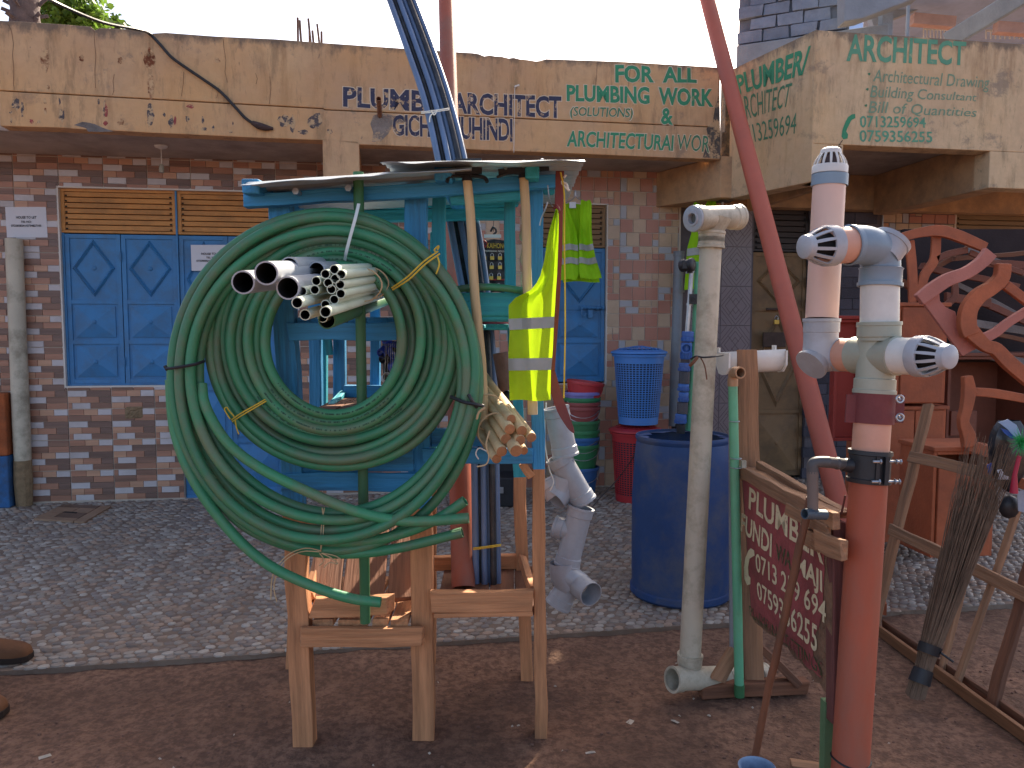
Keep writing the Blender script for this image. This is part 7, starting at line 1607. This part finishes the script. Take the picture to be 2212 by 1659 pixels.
B = [(V((hx, hy, .93)), (.15, .12)), (V((hx+.02, hy, 1.12)), (.14, .11)), (V((hx+.03, hy, 1.34)), (.17, .12)), (V((hx+.03, hy, 1.47)), (.09, .08)), (V((hx+.05, hy, 1.54)), .05), (V((hx+.07, hy, 1.66)), (.085, .08)), (V((hx+.08, hy, 1.74)), (.075, .075)),
     (V((hx+.02, hy+.1, .86)), .10), (V(((hx+a1.x)/2+.04, hy+.12, .50)), .068), (a1, .045), (V((hx, hy-.1, .86)), .10), (V(((hx+a2.x)/2+.05, hy-.12, .50)), .068), (a2, .045),
     (V((hx+.02, hy+.19, 1.40)), .062), (V((hx-.05, hy+.25, 1.13)), .045), (V((hx+.06, hy+.24, .90)), .032), (V((hx+.02, hy-.19, 1.40)), .062), (V((hx-.08, hy-.25, 1.13)), .045), (V((hx-.02, hy-.26, .90)), .032)]
skinned('body', B, [(0, 1), (1, 2), (2, 3), (3, 4), (4, 5), (5, 6), (0, 7), (7, 8), (8, 9), (0, 10), (10, 11), (11, 12), (2, 13), (13, 14), (14, 15), (2, 16), (16, 17), (17, 18)], skin, pr)
def scale(v, k): return (v[0], tuple(x+k for x in v[1]) if hasattr(v[1], '__len__') else v[1]+k)
skinned('trousers', [scale(B[0], .012), (V((hx, hy, 1.0)), (.155, .13)), scale(B[7], .012), scale(B[8], .02), (a1+V((0, 0, -.05)), .075), scale(B[10], .012), scale(B[11], .02), (a2+V((0, 0, -.05)), .075)], [(0, 1), (0, 2), (2, 3), (3, 4), (0, 5), (5, 6), (6, 7)], trou, pr)
skinned('shirt', [scale(B[1], .02), (V((hx, hy, .98)), (.16, .13)), scale(B[2], .015), (V((hx+.03, hy, 1.45)), (.09, .08)), scale(B[13], .014), scale(B[14], .018), (V((hx+.04, hy+.24, .95)), .04), scale(B[16], .014), scale(B[17], .018), (V((hx-.03, hy-.26, .95)), .04)], [(0, 1), (0, 2), (2, 3), (2, 4), (4, 5), (5, 6), (2, 7), (7, 8), (8, 9)], shirt, pr)
for wr, sy in ((B[15][0], 1), (B[18][0], -1)):
    for k_, (dx, L_) in enumerate(((-.028, .075), (-.010, .085), (.010, .08), (.027, .065), (.040, .05))):
        b0 = wr+V((dx*.8, 0, -.08)) if k_ < 4 else wr+V((.028, 0, -.045)); d = V((.12 if k_ < 4 else .5, 0, -1)).normalized()
        q = MB(); q.tube([wr+V((dx*.4, 0, -.02)), b0, b0+d*L_*.5, b0+(d+V((.15, 0, 0)))*L_*.9], [.014, .0105, .0095, .007], 8); q.build('finger', skin, pr)
    q = MB(); q.sphere(wr+V((0, 0, -.045)), .042, 12, sc=(1, .45, 1.2)); q.build('palm', skin, pr)
hd_ = V((hx+.09, hy, 1.70)); q = MB(); q.sphere(hd_+V((-.01, 0, .045)), .098, 16, sc=(1.05, .9, .85)); q.build('hair', mat('black_hair', (.01, .009, .008), .9, .2, 40, bump=.6, bscale=200), pr)
q = MB(); q.sphere(hd_+V((.085, 0, -.03)), .016, 8, sc=(1.1, .8, 1.3)); q.build('nose', skin, pr)
for s_ in (-1, 1):
    q = MB(); q.sphere(hd_+V((.068, s_*.032, -.002)), .012, 8); q.build('eye', pvc_white, pr); q = MB(); q.sphere(hd_+V((-.01, s_*.083, -.01)), .022, 8, sc=(.6, .4, 1.2)); q.build('ear', skin, pr)
q = MB(); q.sphere(hd_+V((.072, 0, -.068)), .018, 8, sc=(.6, 1.4, .4)); q.build('mouth', mat('lips', srgb('7a3f38'), .5, .1, 5, bump=0), pr)
def shoe(toe, nm='shoe'):
    """toe: ground point under the tip; shoe points along +X"""
    secs = [(a*1.25, b*1.2, c*1.3) for a, b, c in [(-.285, .030, .070), (-.27, .036, .085), (-.22, .038, .090), (-.17, .036, .078), (-.12, .042, .072), (-.07, .047, .064), (-.035, .044, .058), (-.014, .034, .050), (-.003, .022, .040), (0, .014, .030)]]
    g_ = []
    for dx, w, h in secs:
        row = []
        for k_ in range(13):
            a = pi*k_/12; row.append(toe+V((dx, -cos(a)*w*(1+.08*sin(a)), .018+sin(a)**.7*(h-.018))))
        g_.append(row)
    q = MB(); q.sheet(g_); q.add([p for p in g_[0]], [tuple(range(13))]); q.add([p for p in g_[-1]], [tuple(reversed(range(13)))]); s_ = q.build(nm, shoe_m, pr)
    q = MB(); out = [(dx+ (.006 if dx > -.02 else 0), -w-.006) for dx, w, h in secs]+[(dx, w+.006) for dx, w, h in reversed(secs)]; q.prism([toe+V((x, y, 0.001)) for x, y in out], (0, 0, .024)); q.build('sole', sole_m, s_)
    q = MB()
    for k_ in range(4): q.tube(spline([toe+V((-.15+k_*.022, -.02, .074-k_*.006)), toe+V((-.145+k_*.022, 0, .084-k_*.006)), toe+V((-.15+k_*.022, .02, .074-k_*.006))], 3), .0022, 5)
    q.build('laces', sole_m, s_)
shoe(G(66, 1424, FLZ+.004)); shoe(G(12, 1544, 0))

# ================================================================ LITTER
r = random.Random(30); lit = MB()
for i in range(60):
    x, y = r.uniform(-2.2, 2.4), r.uniform(2.3, 3.5)
    if y > 3.0+.17*(x+1.6): continue
    a = r.uniform(0, 6.3); l_ = r.uniform(.003, .008) if i % 13 else r.uniform(.014, .022); w_ = l_*r.uniform(.3, .7) if i % 9 else .004
    gz = .012*nz(x, y, 1.1)+.007*nz(x, y, 4, 1)+.0055*nz(x, y, 11, 2)-.008; c = V((x, y, gz)); t_ = V((cos(a), sin(a), 0)); s_ = V((-sin(a), cos(a), 0))
    lit.add([c-t_*l_-s_*w_, c+t_*l_-s_*w_*.6, c+t_*l_*.8+s_*w_+V((0, 0, .003)), c-t_*l_+s_*w_+V((0, 0, .002)), c+V((0, 0, .007))], [(0, 1, 4), (1, 2, 4), (2, 3, 4), (3, 0, 4)])
lit.build('litter', mat('pale_litter_scraps', srgb('b9a998'), .8, .3, 20, bump=0, rnd=0), None, base=(0, 0, 0), kind='stuff', label='pale scraps and splinters scattered on the earth')
bl = [G(1140, 1550, .006), G(88, 1655, .006)]
r = random.Random(31); st = MB()
for i in range(1500):
    x, y = r.uniform(-2.4, 2.6), r.uniform(2.2, 3.6)
    if y > 3.05+.17*(x+1.6): continue
    gz = .012*nz(x, y, 1.1)+.007*nz(x, y, 4, 1)+.0065*nz(x, y, 11, 2)-.009; s_ = .002+.007*r.random()**3; st.sphere((x, y, gz), s_, 6, sc=(1, r.uniform(.6, 1), .6))
st.build('small_stones', mat('small_earth_stones', srgb('75574a'), .95, .3, 20, bump=.3), None, base=(0, 0, 0), kind='stuff', label='small stones and clods on the trodden earth')
